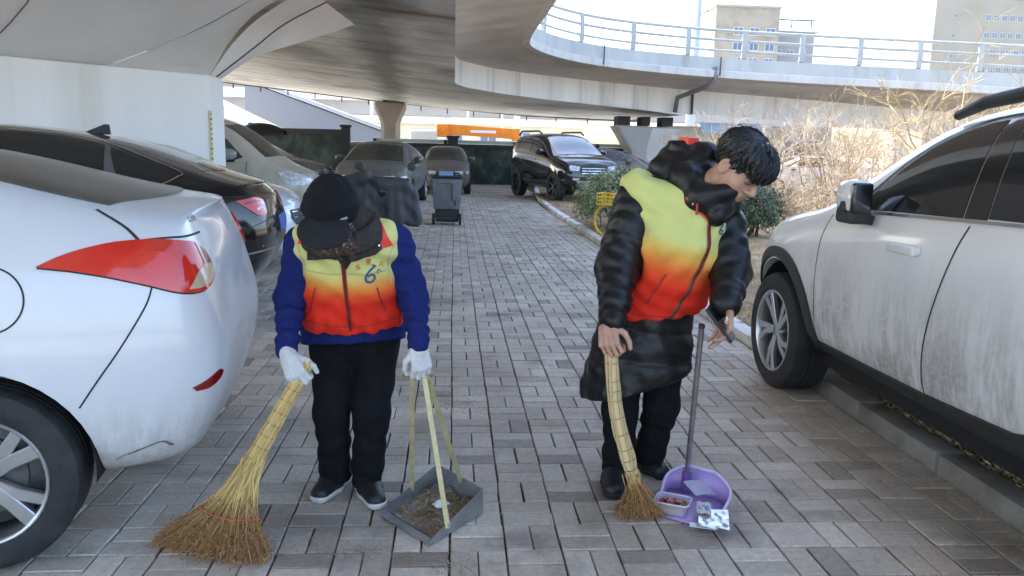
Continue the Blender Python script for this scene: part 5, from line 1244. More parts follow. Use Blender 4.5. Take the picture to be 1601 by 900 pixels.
# head: skull, cheeks, jaw, brow, nose, lips, ears
B.ell(Hp(0, -.012, .028), (.073, .092, .088), HR, .015); B.ell(Hp(0, .018, -.035), (.062, .068, .075), HR, .03); B.ell(Hp(0, .045, -.082), (.036, .034, .026), HR, .03)
for s_ in (-1, 1):
    B.ell(Hp(s_*.042, .050, -.025), (.022, .024, .024), HR, .02); B.cap(Hp(s_*.018, .082, .018), Hp(s_*.048, .066, .016), .010, .009, .015)
    B.ell(Hp(s_*.031, .083, .002), (.015, .010, .009), HR, .008, 'cut') if 0 else None
    B.ell(Hp(s_*.031, .070, .001), (.016, .011, .0085), HR, .004)
    B.ell(Hp(s_*.074, -.010, -.008), (.011, .022, .032), HR, .008); B.ell(Hp(s_*.082, -.006, -.004), (.007, .012, .018), HR, .004, 'sub')
B.cap(Hp(0, .088, .008), Hp(0, .106, -.028), .009, .0125, .012); 
for s_ in (-1, 1): B.ell(Hp(s_*.013, .094, -.032), (.009, .010, .008), HR, .008)
B.cap(Hp(-.018, .080, -.058), Hp(.018, .080, -.058), .0075, .0075, .008); B.cap(Hp(-.016, .077, -.070), Hp(.016, .077, -.070), .008, .008, .006); B.cap(Hp(-.02, .089, -.064), Hp(.02, .089, -.064), .0025, .0025, .003, op='sub')
HSC[0] = 1.
# hands: the right grips the broom, the left holds the phone with the thumb on top
MRh = frame(wrR+A((-.026, -.012, -.012)), (.02, -.66, -.75), (-.60, -.75, .28)); MLh = frame(wrL+A((.004, -.008, -.012)), (-.22, -.30, -.93), (.80, .25, -.10))
for a, b, ra, rb, k_ in hand_caps(MRh, -1, [(.8, 1.3, .8)]*4, (.3, .35), 1.02, .03): B.cap(a, b, ra, rb, k_*.6)
for a, b, ra, rb, k_ in hand_caps(MLh, 1, [(.45, .5, .3), (.35, .35, .2), (.25, .25, .15), (.25, .3, .2)], (.1, -.1), 1.0, .09): B.cap(a, b, ra, rb, k_*.6)
B.build('body', SKIN, mn)
eyem, browm, lipm = mat('eyelid_line', (.05, .03, .025), .6), mat('eyebrow', (.02, .015, .013), .9), mat('lips', (.36, .15, .12), .5)
# trousers, shoes
T = Field((.60, 3.1, .03), (1.10, 3.55, .74), .006)
for h, k_, a, s_ in ((hpR, knR, anR, -1), (hpL, knL, anL, 1)): T.cap(h, k_, .092, .075, .03, wr=(.005, 36, 1.+s_)); T.cap(k_, a+A((0, -.02, 0)), .075, .066, .03, wr=(.007, 50, .3+s_))
T.cap(pel+A((-.06, 0, 0)), pel+A((.08, 0, 0)), .12, .12, .04); T.cut((0, 0, .05), (0, 0, -1), .01); T.build('trousers', TROU, mn)
for hl, to in (((.748, 3.40, 0), (.680, 3.115, 0)), ((.885, 3.52, 0), (.958, 3.325, 0))):
    s_, G = shoe(mn, hl, to, 1.25); adopt(G.build('sole', mat('sole_black', (.02, .02, .02), .8), s_), s_, mn)
# long padded coat
lat = nrm(A((.80, -.60, 0)))              # across the chest: he is turned to the right of the picture
Cc = Field((.42, 2.84, .36), (1.32, 3.62, 1.50), .006)
Cc.cap(A((.845, 3.31, .80)), A((.92, 3.225, 1.08)), .155, .165, .03, [(nrm(shL-shR), 1.15)]); Cc.cap(A((.835, 3.31, .80)), A((.800, 3.30, .44)), .165, .205, .03, [((1, -.1, 0), 1.16)], ring=(.125, .010, .3), wr=(.006, 26, .7))
Cc.cap(shR, shL, .085, .08, .05); Cc.cap(shR+A((-.02, 0, -.025)), elR, .096, .088, .03, ring=(.085, .006, .15), wr=(.005, 75, 1.)); Cc.cap(elR, wrR, .088, .056, .03, ring=(.08, .006, .4), wr=(.006, 85, 2.)); Cc.cap(wrR-(wrR-elR)*.06, wrR, .048, .046, .006)
Cc.cap(shL, elL, .085, .076, .03, ring=(.08, .005, .2), wr=(.007, 65, .3)); Cc.cap(elL, wrL, .076, .060, .03, ring=(.07, .005, .1), wr=(.008, 75, .9)); Cc.cap(wrL-(wrL-elL)*.06, wrL, .054, .052, .006)
# collar ring round the neck and the hood lying on the back
for a0 in np.linspace(0, 2*PI, 13)[:-1]:
    q = A((1.0, 3.165, 1.265))+lat*.100*math.cos(a0)+nrm(np.cross(A((.15, -.25, .95)), lat))*.090*math.sin(a0); Cc.cap(q, q+A((.03, -.03, .065+.02*math.sin(a0))), .040, .032, .03)
for a_, b_, r_ in (((.885, 3.30, 1.37), (.945, 3.30, 1.46), .075), ((.945, 3.30, 1.46), (1.03, 3.24, 1.44), .06), ((.885, 3.28, 1.37), (.93, 3.17, 1.345), .07), ((.93, 3.17, 1.345), (.975, 3.09, 1.285), .052), ((.975, 3.09, 1.285), (1.02, 3.055, 1.215), .038), ((.86, 3.33, 1.33), (.92, 3.36, 1.42), .065), ((.96, 3.26, 1.40), (1.0, 3.20, 1.36), .075), ((1.03, 3.06, 1.21), (1.10, 3.10, 1.25), .036)): Cc.cap(A(a_), A(b_), r_, r_*.9, .03, wr=(.008, 70, 1.4))

Cc.cut(A((.80, 3.2, .468)), (.30, -.12, -1), .01)
Cc.cap(A((1.0, 3.02, .36)), A((.985, 3.05, .60)), .018, .006, .01, op='sub')
Cc.disp(lambda X, Y, Z: .0007*np.sin(X*88-Z*61+3*np.sin(Y*37))*np.sin(Z*97+Y*53+2*np.sin(X*41))+.0028*np.sin(X*30+Z*25+2.5*np.sin(Z*15+Y*9))*np.sin(Z*28-Y*23+2*np.sin(X*19)))
ct = Cc.build('coat', NYLON, mn, 2)
# vest over the coat
V = Field((.60, 2.90, .70), (1.25, 3.52, 1.40), .005)
V.cap(A((.852, 3.29, .80)), A((.925, 3.215, 1.10)), .182, .185, .03, [(nrm(shL-shR), 1.10)], wr=(.006, 26, 1.7)); V.cap(shR+A((.015, -.0, .0)), shL+A((-.02, .0, .0)), .120, .094, .05); V.cap(A((.95, 3.2, 1.18)), A((.975, 3.185, 1.25)), .13, .115, .04)
V.ell(A((1.01, 3.14, 1.34)), (.098, .10, .13), k=.02, op='sub'); V.cut((1.0, 3.17, 1.298), (.25, -.2, 1), .02)
V.cut((.86, 3.2, .775), (.12, -.1, -1), .008)
V.cap(shR+A((-.095, -.02, -.085)), elR+A((.01, -.01, .0)), .100, .090, .02, op='sub'); V.cap(shL+A((.03, -.01, -.01)), elL+A((.03, 0, -.02)), .088, .082, .02, op='sub')
V.disp(lambda X, Y, Z: .006*np.sin(X*30+Z*26+2.5*np.sin(Z*15))*np.sin(Z*30-Y*18+2*np.sin(X*17))+.0025*np.sin(Z*60-X*45+3*np.sin(X*18+Z*8)))
VM2 = vest_mat('vest_dyed_b', (.86, 3.1, .775), (.95, 3.05, 1.24), [(0, RED), (.30, RED), (.42, (.77, .10, .02)), (.52, ORA), (.62, (.74, .50, .11)), (.72, YEL), (1, YEL)])
ve = V.build('vest', VM2, mn)
vc = Cloth(ve, mn, math.radians(22), (.87, 3.2, 0))
zl = [(.062, 1.20), (.055, 1.10), (.032, .98), (-.002, .86), (-.022, .775)]
vc.strip('zip_tape', zl, mat('zip_brown', (.33, .07, .03), .6), .020, .003); vc.strip('zip', zl, DK, .007, .006)
vc.strip('pocket_seam', [(-.115, .85), (-.095, .93), (-.075, .975)], mat('seam_red', (.30, .02, .012), .7), .008, .002); vc.strip('hem_seam', [(-.16, .80), (-.05, .795), (.03, .79), (.12, .79)], mat('seam_red', (.30, .02, .012), .7), .005, .002)
vc.strip('print_numeral', [(.130, 1.175), (.117, 1.165), (.110, 1.15), (.113, 1.14), (.123, 1.142), (.125, 1.152), (.115, 1.155)], BLU, .007, .003); vc.glyph('print_character', '六', .140, 1.16, .018, BLU, .3, .003)
vc.strip('placket_lining', [(.01, 1.275), (.035, 1.235), (.058, 1.20)], mat('lining_grey', (.35, .30, .30), .8), .024, .004)
vc.strip('collar_piping', [(-.008, 1.275), (.025, 1.225), (.052, 1.19)], REDP, .008, .008)
# coat details: snaps, drawstring, reflector on the hood, zip below the vest
cc = Cloth(ct, mn, math.radians(10), (.87, 3.2, 0))
for a, z in ((.115, .53), (-.035, 1.305), (.03, 1.255)):
    h, n_ = Surf.hit(cc, a, z); adopt(MB().lathe([(0, .004), (.0055, .003), (.007, 0)], 10, Matrix.Translation(h+n_*.001)@n_.to_track_quat('Z', 'Y').to_matrix().to_4x4()).build('snap', CHROME), ct, mn)
adopt(MB().tube([(.945, 3.06, 1.285), (.94, 3.04, 1.25), (.938, 3.035, 1.215)], .005, 6).build('drawstring', mat('cord_red', (.4, .03, .02), .6)), ct, mn)
adopt(MB().box((.955, 3.26, 1.497), (.06, .06, .03), rz=.5).build('hood_tab', REDP, bevel=.004), ct, mn)
# hair: cap of dark hair with combed relief, plus loose strands
HSC[0] = HS
Hf = Field(hc0-.17, hc0+.18, .0034)
Hf.ell(Hp(0, -.018, .040), (.084, .102, .092), HR, .0); Hf.ell(Hp(0, .052, .066), (.074, .055, .046), HR, .03); Hf.ell(Hp(0, .088, .038), (.064, .025, .036), HR, .02)
Hf.cut(Hp(0, .0, -.055), tuple(-upv+fx*-.0), .015)
Hf.ell(Hp(0, .085, -.052), (.075, .062, .066), HR, .012, 'sub')
for s_ in (-1, 1): Hf.ell(Hp(s_*.085, .03, -.06), (.04, .05, .062), HR, .01, 'sub'); Hf.ell(Hp(s_*.088, -.008, -.012), (.02, .022, .034), HR, .006, 'sub')
HSC[0] = 1.
def comb(X, Y, Z):
    p = [X-hc0[0], Y-hc0[1], Z-hc0[2]]; u = sum(p[i]*HR[i][0] for i in range(3)); v = sum(p[i]*HR[i][1] for i in range(3)); w_ = sum(p[i]*HR[i][2] for i in range(3))
    an = np.arctan2(u, v+.06)
    return .0032*np.sin(an*34+5*np.sin(w_*40+v*20))+.0022*np.sin(an*71+u*60)
Hf.disp(comb); HAIR = mat('black_hair', (.010, .009, .010), .38, var=.4, vs=120, spec=.5, stretch=None)
hr = Hf.build('hair', HAIR, mn, smooth=0)
st_ = MB(); hb = Surf(hr)
for i in range(760):
    th_, ph = random.uniform(-PI, PI), random.uniform(.05, 1.25)
    d0 = A((math.sin(ph)*math.sin(th_), math.sin(ph)*math.cos(th_), math.cos(ph))); pts = []; lift = random.random()**2*(.024 if random.random() < .3 else .008)
    if random.random() < .3: th_ = random.gauss(0, .6); d0 = A((math.sin(1.1)*math.sin(th_), math.sin(1.1)*math.cos(th_), math.cos(1.1)))
    for k_ in range(6):
        pk = ph+k_*.11; dd = A((math.sin(pk)*math.sin(th_+k_*.03), math.sin(pk)*math.cos(th_+k_*.03), math.cos(pk)))
        h = hb.b.ray_cast(Vector(Hp(*(dd*.3+A((0, 0, .03))))), Vector(-(HR@dd)))
        if h[0] is None: break
        pts.append(h[0]+h[1]*(.001+.0045*math.sin(k_*.5)*random.random()+(lift*(k_-2)/3 if k_ > 2 else 0)))
    if len(pts) > 3: st_.tube(pts, [.0012, .0017, .0017, .0015, .0011, .0005][:len(pts)], 3, cap=False)
adopt(st_.build('hair_strands', HAIR, recalc=False), hr, mn)
adopt(MB().tube([hb.b.ray_cast(Vector(Hp(x, .02+abs(x)*.3, .3)), Vector(-upv))[0]+Vector(upv)*.0012 for x in np.linspace(-.045, .05, 8)], [.001, .0035, .005, .0055, .005, .004, .003, .001], 6).build('parting', SKIN, smooth=True), hr, mn)
fb = None
for s_ in (-1, 1):
    for nm, pts, r_, m_ in (('eyebrow', [Hp(s_*.016, .098, .020), Hp(s_*.032, .093, .025), Hp(s_*.050, .078, .020)], .0038, browm), ('eyelid', [Hp(s_*.018, .0835, -.003), Hp(s_*.031, .0845, -.007), Hp(s_*.045, .073, -.003)], .0019, eyem)):
        adopt(MB().tube([tuple(p) for p in spline([tuple(q) for q in pts], 4)], r_, 6).build(nm, m_, smooth=True), mn, mn)
adopt(MB().tube([tuple(Hp(x, .0865-abs(x)*.35, -.0635)) for x in (-.02, -.01, 0, .01, .02)], [.001, .003, .004, .003, .001], 6).build('lips', lipm, smooth=True), mn, mn)
# bandage on the thumb, bead bracelet on the right wrist
adopt(MB().tube([tuple(A(MLh@Vector((.052, .052, -.02)))), tuple(A(MLh@Vector((.060, .072, -.026))))], .0135, 12).build('bandage', WHITEP, smooth=True, sharp=40), mn, mn)
bw = A(MRh@Vector((0, -.018, 0))); ux, uy = A(MRh.col[0][:3]), A(MRh.col[2][:3])
adopt(MB().tube([tuple(bw+ux*.030*math.cos(a)+uy*.026*math.sin(a)) for a in np.linspace(0, 2*PI, 22)], .0045, 6).build('bracelet', mat('bead_brown', (.10, .05, .02), .4), smooth=True), mn, mn)
# ================================================================== TOOLS AND STREET OBJECTS
STR1 = mat('broom_straw', (.70, .50, .19), .7, isl=.35, spec=.3); STR2 = mat('broom_seed', (.36, .19, .08), .85, isl=.5, spec=.15); WIRE = mat('binding_wire', (.16, .12, .07), .5)
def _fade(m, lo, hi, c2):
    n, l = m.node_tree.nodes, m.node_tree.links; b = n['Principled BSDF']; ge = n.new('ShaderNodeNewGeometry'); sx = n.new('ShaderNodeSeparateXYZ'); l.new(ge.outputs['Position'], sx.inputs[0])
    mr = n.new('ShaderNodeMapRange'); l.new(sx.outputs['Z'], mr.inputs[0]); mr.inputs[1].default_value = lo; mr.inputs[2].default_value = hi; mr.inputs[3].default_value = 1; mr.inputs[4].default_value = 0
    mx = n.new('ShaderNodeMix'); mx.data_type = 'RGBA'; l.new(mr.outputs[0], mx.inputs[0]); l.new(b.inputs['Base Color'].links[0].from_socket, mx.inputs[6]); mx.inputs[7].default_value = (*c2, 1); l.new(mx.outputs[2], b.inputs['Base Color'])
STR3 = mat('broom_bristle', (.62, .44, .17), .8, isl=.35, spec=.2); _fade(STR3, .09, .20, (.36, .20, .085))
STR4 = mat('broom_straw_pale', (.58, .44, .24), .75, isl=.3, spec=.2)
def broom(name, label, path, radii, fan_from, tips, n, spread, seed_t=.45, red=True, stalks=46, cone=.5, hm=None):
    """bundle of stalks along a path, wire bindings, a fan of bristles running to tips() and seed tufts on its lower half"""
    rs = random.Random(len(label)); t = thing(name, label, 'broom', (path[-1][0], path[-1][1], 0)); L = t.location; pts = [p-L for p in spline(path, 6)]; R = np.interp(np.linspace(0, 1, len(pts)), np.linspace(0, 1, len(radii)), radii)
    mb = MB()
    for k in range(stalks):
        a, q = rs.random()*2*PI, math.sqrt(rs.random()); ln = []; i0 = rs.choice((0, 0, 1))
        for i in range(i0, len(pts)):
            d = (pts[min(i+1, len(pts)-1)]-pts[max(i-1, 0)]).normalized(); x = d.cross(Vector((0, 1, .2))).normalized(); y = d.cross(x); aa = a+i*.04
            ln.append(pts[i]+(x*math.cos(aa)+y*math.sin(aa))*R[i]*(.35+.65*q)+Vector((rs.gauss(0, .0008), rs.gauss(0, .0008), rs.gauss(0, .0008))))
        mb.tube(ln, rs.uniform(.0028, .0048), 5)
    mb.tube(pts, [r*.82 for r in R], 10); mb.build('handle', hm or STR1, t)
    bind = MB()
    acc = 0.
    for i in range(1, len(pts)-1):
        acc += (pts[i]-pts[i-1]).length
        if acc > .036:
            acc = 0; d = (pts[i+1]-pts[i-1]).normalized(); x = d.cross(Vector((0, 1, .2))).normalized(); y = d.cross(x)
            MB().tube([pts[i]+(x*math.cos(a)+y*math.sin(a))*(R[i]*1.04+.001) for a in np.linspace(0, 2*PI, 15)], .0013, 4).build('binding', WIRE, t)
    
    br, sd = MB(), MB(); f0 = Vector(fan_from)-L; d0 = (pts[-1]-pts[-4]).normalized()
    for k in range(n):
        tp = Vector(tips(rs))-L; st = pts[-1]+Vector((rs.gauss(0, R[-1]*.45), rs.gauss(0, R[-1]*.45), rs.gauss(0, .006))); ln = (tp-st).length
        mid = st+d0*ln*.38+(tp-st)*.16+Vector((rs.gauss(0, spread), rs.gauss(0, spread), rs.gauss(0, spread)))*.35; cv = [st*(1-u)**2+mid*2*u*(1-u)+tp*u*u for u in (0, .25, .5, .75, 1)]
        cv = [p+Vector((rs.gauss(0, .002), rs.gauss(0, .002), 0)) for p in cv]
        for p in cv: p.z = max(p.z, .003)
        br.tube(cv, [.0019, .0017, .0015, .0012, .0006], 3, cap=False)
        for q in range(26):
            u = seed_t+(1-seed_t)*rs.random()**.8
            if rs.random() < .25: continue
            p = cv[0].lerp(cv[-1], 0); i = min(int(u*4), 3); p = cv[i].lerp(cv[i+1], u*4-i)+Vector((rs.gauss(0, .006), rs.gauss(0, .006), rs.gauss(0, .006))); p.z = max(p.z, .004)
            e = p+Vector((rs.gauss(0, .007), rs.gauss(0, .007), rs.gauss(-.006, .005))); e.z = max(e.z, .002); w_ = Vector((rs.gauss(0, 1), rs.gauss(0, 1), rs.gauss(0, 1))).normalized()*rs.uniform(.0016, .0034)
            sd.add([p-w_, p+w_, e], [(0, 1, 2)])
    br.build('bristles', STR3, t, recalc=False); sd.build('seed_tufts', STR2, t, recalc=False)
    if red:
        s_ = MB(); c0 = f0
        pts2 = red(L); s_.tube(pts2, .0022, 5); s_.build('red_string', mat('string_red', (.62, .10, .06), .7), t)
    return t
tipA = lambda r: (lambda u: (lerp(-1.07, -.64, u)+r.gauss(0, .015), lerp(2.80, 2.655, u)+.02*math.sin(PI*u)-.05*math.sin(PI*u)+r.gauss(0, .03), .004+.055*abs(r.gauss(0, .6))*(1 if .1 < u < .9 else .5)))(min(1, max(0, r.random()**.9)))
broom('straw_broom', 'large fanned straw broom with brown seed heads sweeping beside the white sedan', [(-.528, 2.935, .652), (-.585, 2.90, .55), (-.65, 2.86, .43), (-.712, 2.825, .315)], [.019, .024, .027, .030], (-.73, 2.81, .28), tipA, 1500, .03,
      red=lambda L: [Vector((lerp(-.905, -.665, u), lerp(2.775, 2.70, u)-.045*math.sin(PI*u), .148-.012*u))-L for u in np.linspace(0, 1, 14)])
tipB = lambda r: (.765+r.gauss(0, .045), 2.985+r.gauss(0, .03), .003+abs(r.gauss(0, .012)))
broom('straw_broom', 'narrow curved straw broom with wire bindings, standing in front of the black coat', [(.614, 2.968, .742), (.617, 2.966, .67), (.640, 2.95, .46), (.690, 2.935, .28), (.716, 2.94, .20)], [.023, .024, .025, .027, .022], (.72, 2.94, .19), tipB, 600, .02, .2, hm=STR4, red=lambda L: [Vector((.735, 2.92, .165))-L, Vector((.765, 2.91, .15))-L, Vector((.80, 2.93, .115))-L])
# metal dustpan held by its three brass bars
GALV = mat('galvanised', (.40, .42, .44), .42, metal=.75, var=.2, vs=14, col2=(.25, .24, .22), c2s=7, c2t=(.5, .7)); BRASS = mat('handle_brass', (.50, .43, .24), .45, metal=.35, var=.2, vs=20)
dp = thing('metal_dustpan', 'galvanised box dustpan full of dirt with three brass bars, on the paving by black shoes', 'dustpan', (-.06, 3.0, 0)); D0 = dp.location
FL, FR, BR_, BL = [Vector(p)-D0 for p in ((-.272, 2.985, .006), (-.075, 2.745, .006), (.128, 3.005, .006), (-.055, 3.255, .006))]
def wall(a, b, ha, hb, th=.004):
    up = Vector((0, 0, 1)); n_ = (b-a).cross(up).normalized()*th; return MB().add([a, b, b+up*hb, a+up*ha, a+n_, b+n_, b+n_+up*hb, a+n_+up*ha], [(0, 1, 2, 3), (7, 6, 5, 4), (0, 4, 5, 1), (1, 5, 6, 2), (2, 6, 7, 3), (3, 7, 4, 0)])
MB().prism([FL, FR, BR_, BL], (0, 0, .003)).build('tray', GALV, dp)
out = Vector((.01, 0, 0))
wall(FR, BR_, .018, .105).build('side_wall', GALV, dp); wall(BL, FL, .105, .018).build('side_wall', GALV, dp); wall(BR_, BL, .105, .105).build('back_wall', GALV, dp)
grip = Vector((-.118, 2.958, .605))-D0
for tgt, dx in ((FR.lerp(BR_, .30)+Vector((.008, -.006, .03)), .012), (BL.lerp(FL, .45)+Vector((-.006, 0, .04)), -.03), (BR_.lerp(BL, .45)+Vector((0, .006, .08)), .02)):
    g0 = grip+Vector((dx, 0, 0)); mid = g0.lerp(tgt, .08)+Vector((0, 0, .0)); MB().bar(g0, tgt, .020, .007, (0, -1, .2)).build('handle_bar', BRASS, dp, bevel=.002)
MB().tube([grip+Vector((-.045, .01, -.01)), grip+Vector((-.02, 0, .012)), grip+Vector((.02, 0, .014)), grip+Vector((.045, .01, -.015))], .010, 8).build('grip', BRASS, dp, smooth=True)
for p in (FR.lerp(BR_, .30)+Vector((.014, -.012, .045)),): MB().lathe([(0, .004), (.006, .003), (.007, 0)], 10, Matrix.Translation(p)@Matrix.Rotation(PI/2, 4, 'X')).build('rivet', GALV, dp)
# what lies in it
rs = random.Random(3); dv = MB(); lf = MB()
def inpan(u, v): return FL.lerp(FR, u).lerp(BL.lerp(BR_, u), v)+D0
rows = [[tuple(inpan(lerp(.06, .94, i/16), lerp(.12, .97, j/16))+Vector((0, 0, .004+.016*math.sin(i*.9+j*.4)*math.sin(j*.7)*(j/16)+.022*(j/16)+rs.uniform(0, .004)))) for i in range(17)] for j in range(17)]
dirt = MB().grid(rows).build('swept_dirt', mat('dirt_brown', (.17, .12, .075), .95, var=.5, vs=60, col2=(.28, .25, .21), c2s=9, bump=.8, bs=150, spec=.1), smooth=True); tag(dirt, 'brown dust and soil heaped in the metal dustpan', 'dirt')
for k in range(330):
    p = inpan(rs.uniform(.05, .95), rs.random()**.6*.9+.08)+Vector((0, 0, .012+rs.random()*.03)); a = rs.random()*PI; l_ = rs.uniform(.004, .022); w_ = rs.uniform(.0006, .0018); d = Vector((math.cos(a), math.sin(a), rs.gauss(0, .3)))*l_; n_ = Vector((-math.sin(a), math.cos(a), 0))*w_
    lf.add([p-d-n_, p-d+n_, p+d+n_, p+d-n_], [(0, 1, 2, 3)])
tag(lf.build('litter_straw', mat('litter', (.33, .24, .13), .9, isl=.6), recalc=False), 'scattered straw bits and leaf crumbs lying in the metal dustpan', 'litter', kind='stuff')
def crumple(name, label, cat, c, sx, sy, h, m, seed, n=10, rot=0.):
    r = random.Random(seed); rows = [[(lerp(-sx, sx, i/n), lerp(-sy, sy, j/n), h*(.5+.5*r.gauss(0, .5))*math.sin(PI*(i+.5)/(n+1))*math.sin(PI*(j+.5)/(n+1))+r.random()*h*.15) for i in range(n+1)] for j in range(n+1)]
    o = MB().grid(rows).build(name, m); o.location = c; o.rotation_euler = (0, 0, rot); md = o.modifiers.new('t', 'SOLIDIFY'); md.thickness = .0012; return tag(o, label, cat)
crumple('paper_scrap', 'crumpled white paper scrap on the dirt in the metal dustpan', 'paper', tuple(inpan(.55, .62)+Vector((0, 0, .03))), .032, .022, .03, mat('paper', (.65, .64, .62), .8, var=.15, vs=40), 5, rot=.6)
# purple dustpan with its steel pole
PUR = mat('purple_plastic', (.42, .30, .62), .35, var=.08, vs=20, spec=.5); PURL = mat('purple_rim', (.62, .52, .78), .4); STEEL = mat('steel_pole', (.45, .44, .43), .3, metal=.9, var=.15, vs=30)
pp = thing('purple_dustpan', 'lilac plastic dustpan on a tall steel pole, holding a takeaway box', 'dustpan', (1.0, 3.08, 0)); Q0 = pp.location
a0, a1, b1, b0 = [Vector(p)-Q0 for p in ((.822, 2.985, .004), (1.030, 2.835, .004), (1.165, 3.085, .004), (.965, 3.255, .004))]
N = 14; bot, top = [], []
def ring(u):           # u from front-left round the back to front-right, rounded back corners
    P = [a0, a0.lerp(b0, .5), b0.lerp(a0, .12), b0.lerp(b1, .22), b0.lerp(b1, .5), b0.lerp(b1, .78), b1.lerp(a1, .12), b1.lerp(a1, .5), a1]
    return spline([tuple(p) for p in P], 4)
rg = ring(0); cpt = (a0+a1+b0+b1)/4; hs = [interp([0, .15, .4, .6, .85, 1], [.012, .03, .105, .105, .03, .012], i/(len(rg)-1)) for i in range(len(rg))]
outr = [p+(p-cpt).normalized()*.028*(h/.105)+Vector((0, 0, h)) for p, h in zip(rg, hs)]
mb = MB().grid([rg, [p.lerp(q, .5)+Vector((0, 0, -.004)) for p, q in zip(rg, outr)], outr]); k = len(mb.v); mb.v += [tuple(p) for p in rg]; mb.f.append(tuple(range(k, k+len(rg))))
pb = mb.build('pan', PUR, pp, smooth=True, sharp=50); md = pb.modifiers.new('t', 'SOLIDIFY'); md.thickness = .004
MB().tube(outr, .007, 8).build('rim', PURL, pp, smooth=True)
pt, pe = Vector((1.012, 3.178, .055))-Q0, Vector((.962, 2.955, .795))-Q0
MB().tube([pt, pe], .0115, 14).build('pole', STEEL, pp, smooth=True, sharp=50); MB().tube([pt+Vector((0, .004, -.03)), pt.lerp(pe, .09)], .021, 12).build('socket', mat('purple_dark', (.17, .09, .30), .4), pp, smooth=True, sharp=50); MB().tube([pe.lerp(pt, .01), pe+(pe-pt)*.004], .013, 14).build('pole_cap', PLAS, pp, smooth=True)
# takeaway box with leftovers
CLP = mat('clear_plastic', (.80, .80, .82), .12, alpha=.38, coat=.5)
tb = thing('takeaway_box', 'clear plastic takeaway box of leftover food in the purple dustpan', 'food box', (.905, 3.0, .012), -.45)
LIDF = None
def tub(w0, w1, d0, d1, h, n=6):
    def rr(w_, d_, z, r=.012): return [(x*(w_-r)+r*math.cos(a), y*(d_-r)+r*math.sin(a), z) for (x, y, s_) in ((1, 1, 0), (-1, 1, 1), (-1, -1, 2), (1, -1, 3)) for a in np.linspace(s_*PI/2, s_*PI/2+PI/2, n)]
    A_, B_, C_ = rr(w0, d0, 0), rr(w1, d1, h), rr(w1+.006, d1+.006, h); mb = MB(); m_ = len(A_); mb.add(A_+B_+C_, [tuple(range(m_))]+[(k*m_+i, k*m_+(i+1) % m_, (k+1)*m_+(i+1) % m_, (k+1)*m_+i) for k in (0, 1) for i in range(m_)]); return mb
tub(.056, .066, .042, .050, .048).build('tub', CLP, tb, smooth=True, sharp=50); tub(.0665, .072, .0505, .056, .004).v
mb = MB(); mb.tube([(x, y, .048) for x, y in ellipse(0, 0, .070, .054, 28, 6.)]+[(.07, 0, .048)], .0035, 6); mb.build('tub_rim', mat('tub_rim', (.75, .70, .80), .25, alpha=.75), tb, smooth=True)
fd = [MB() for _ in range(4)]
for k in range(260):
    u, v = rs.uniform(-.052, .052), rs.uniform(-.038, .038); r_ = rs.uniform(.003, .008); z = .022+.014*math.cos(u*25)*math.cos(v*30)+rs.uniform(0, .006); s_ = Matrix.Rotation(rs.random()*3, 3, 'Z')@Matrix.Rotation(rs.random()*3, 3, 'X'); fd[rs.choice((0, 0, 1, 1, 2, 3))].box((u, v, z), (r_*2, r_*1.2, r_*.8), M=s_)
for q, (nm, cl) in enumerate((('food_black', (.018, .016, .014)), ('food_red', (.50, .05, .02)), ('food_orange', (.62, .26, .05)), ('food_pale', (.55, .42, .27)))): fd[q].build('leftovers', mat(nm, cl, .35), tb)
MB().box((0, 0, .011), (.10, .074, .018)).build('sauce', mat('sauce', (.36, .22, .10), .3), tb, bevel=.006)
ld = MB(); ld.grid([[(x, y, .012*math.cos(x*18)+.004) for x in np.linspace(-.065, .065, 9)] for y in np.linspace(-.045, .045, 7)]); lo = ld.build('plastic_cover', CLP, smooth=True); lo.location = (1.045, 3.10, .055); lo.rotation_euler = (.35, .2, .5); tag(lo, 'loose clear plastic cover lying behind the food box in the purple dustpan', 'cover')
pk = thing('foil_packet', 'torn silver plastic packet with blue corner at the lip of the purple dustpan', 'packet', (1.015, 2.94, .025), -.30)
def sheet(sx, sy, am, z0, seed, n=12):
    r = random.Random(seed); ph = [r.random()*6 for _ in range(4)]; return MB().grid([[(lerp(-sx, sx, i/n), lerp(-sy, sy, j/n), z0+am*(math.sin(i*.9+ph[0]+j*.4)+.6*math.sin(j*1.3+ph[1])+.4*math.sin(i*1.7-j+ph[2]))) for i in range(n+1)] for j in range(n+1)])
sheet(.058, .085, .0022, .016, 2).build('wrapper', mat('foil_plastic', (.62, .64, .68), .18, metal=.35, coat=.6, var=.3, vs=30), pk, smooth=True); MB().box((.0, -.100, -.004), (.105, .035, .003)).build('flap', mat('packet_white', (.72, .73, .74), .4), pk); sheet(.028, .055, .002, .027, 4).build('print_panel', mat('packet_beige', (.66, .52, .40), .4), pk, smooth=True); pk.children[-1].location = (-.03, .03, 0)
sheet(.022, .016, .002, .028, 6).build('blue_corner', mat('packet_blue', (.03, .28, .72), .3), pk, smooth=True); pk.children[-1].location = (.038, -.062, 0)
# phone in the left hand
ph = thing('phone', 'black slab smartphone held in the bare hand beside the steel pole', 'phone', (1.018, 2.905, .815))
px_ = Vector((.60, -.20, -.77)).normalized(); nz_ = Vector((.62, -.45, .60)); nz_ = (nz_-px_*nz_.dot(px_)).normalized(); py_ = nz_.cross(px_)
Mp = Matrix(((px_.x, py_.x, nz_.x), (px_.y, py_.y, nz_.y), (px_.z, py_.z, nz_.z)))
MB().box((0, 0, 0), (.158, .074, .012), M=Mp).build('case', mat('phone_case', (.018, .019, .022), .5), ph, bevel=.005, bseg=3, smooth=True, sharp=60); MB().box(tuple(nz_*.0063), (.148, .066, .001), M=Mp).build('screen', mat('phone_screen', (.010, .012, .018), .05, coat=1.), ph)

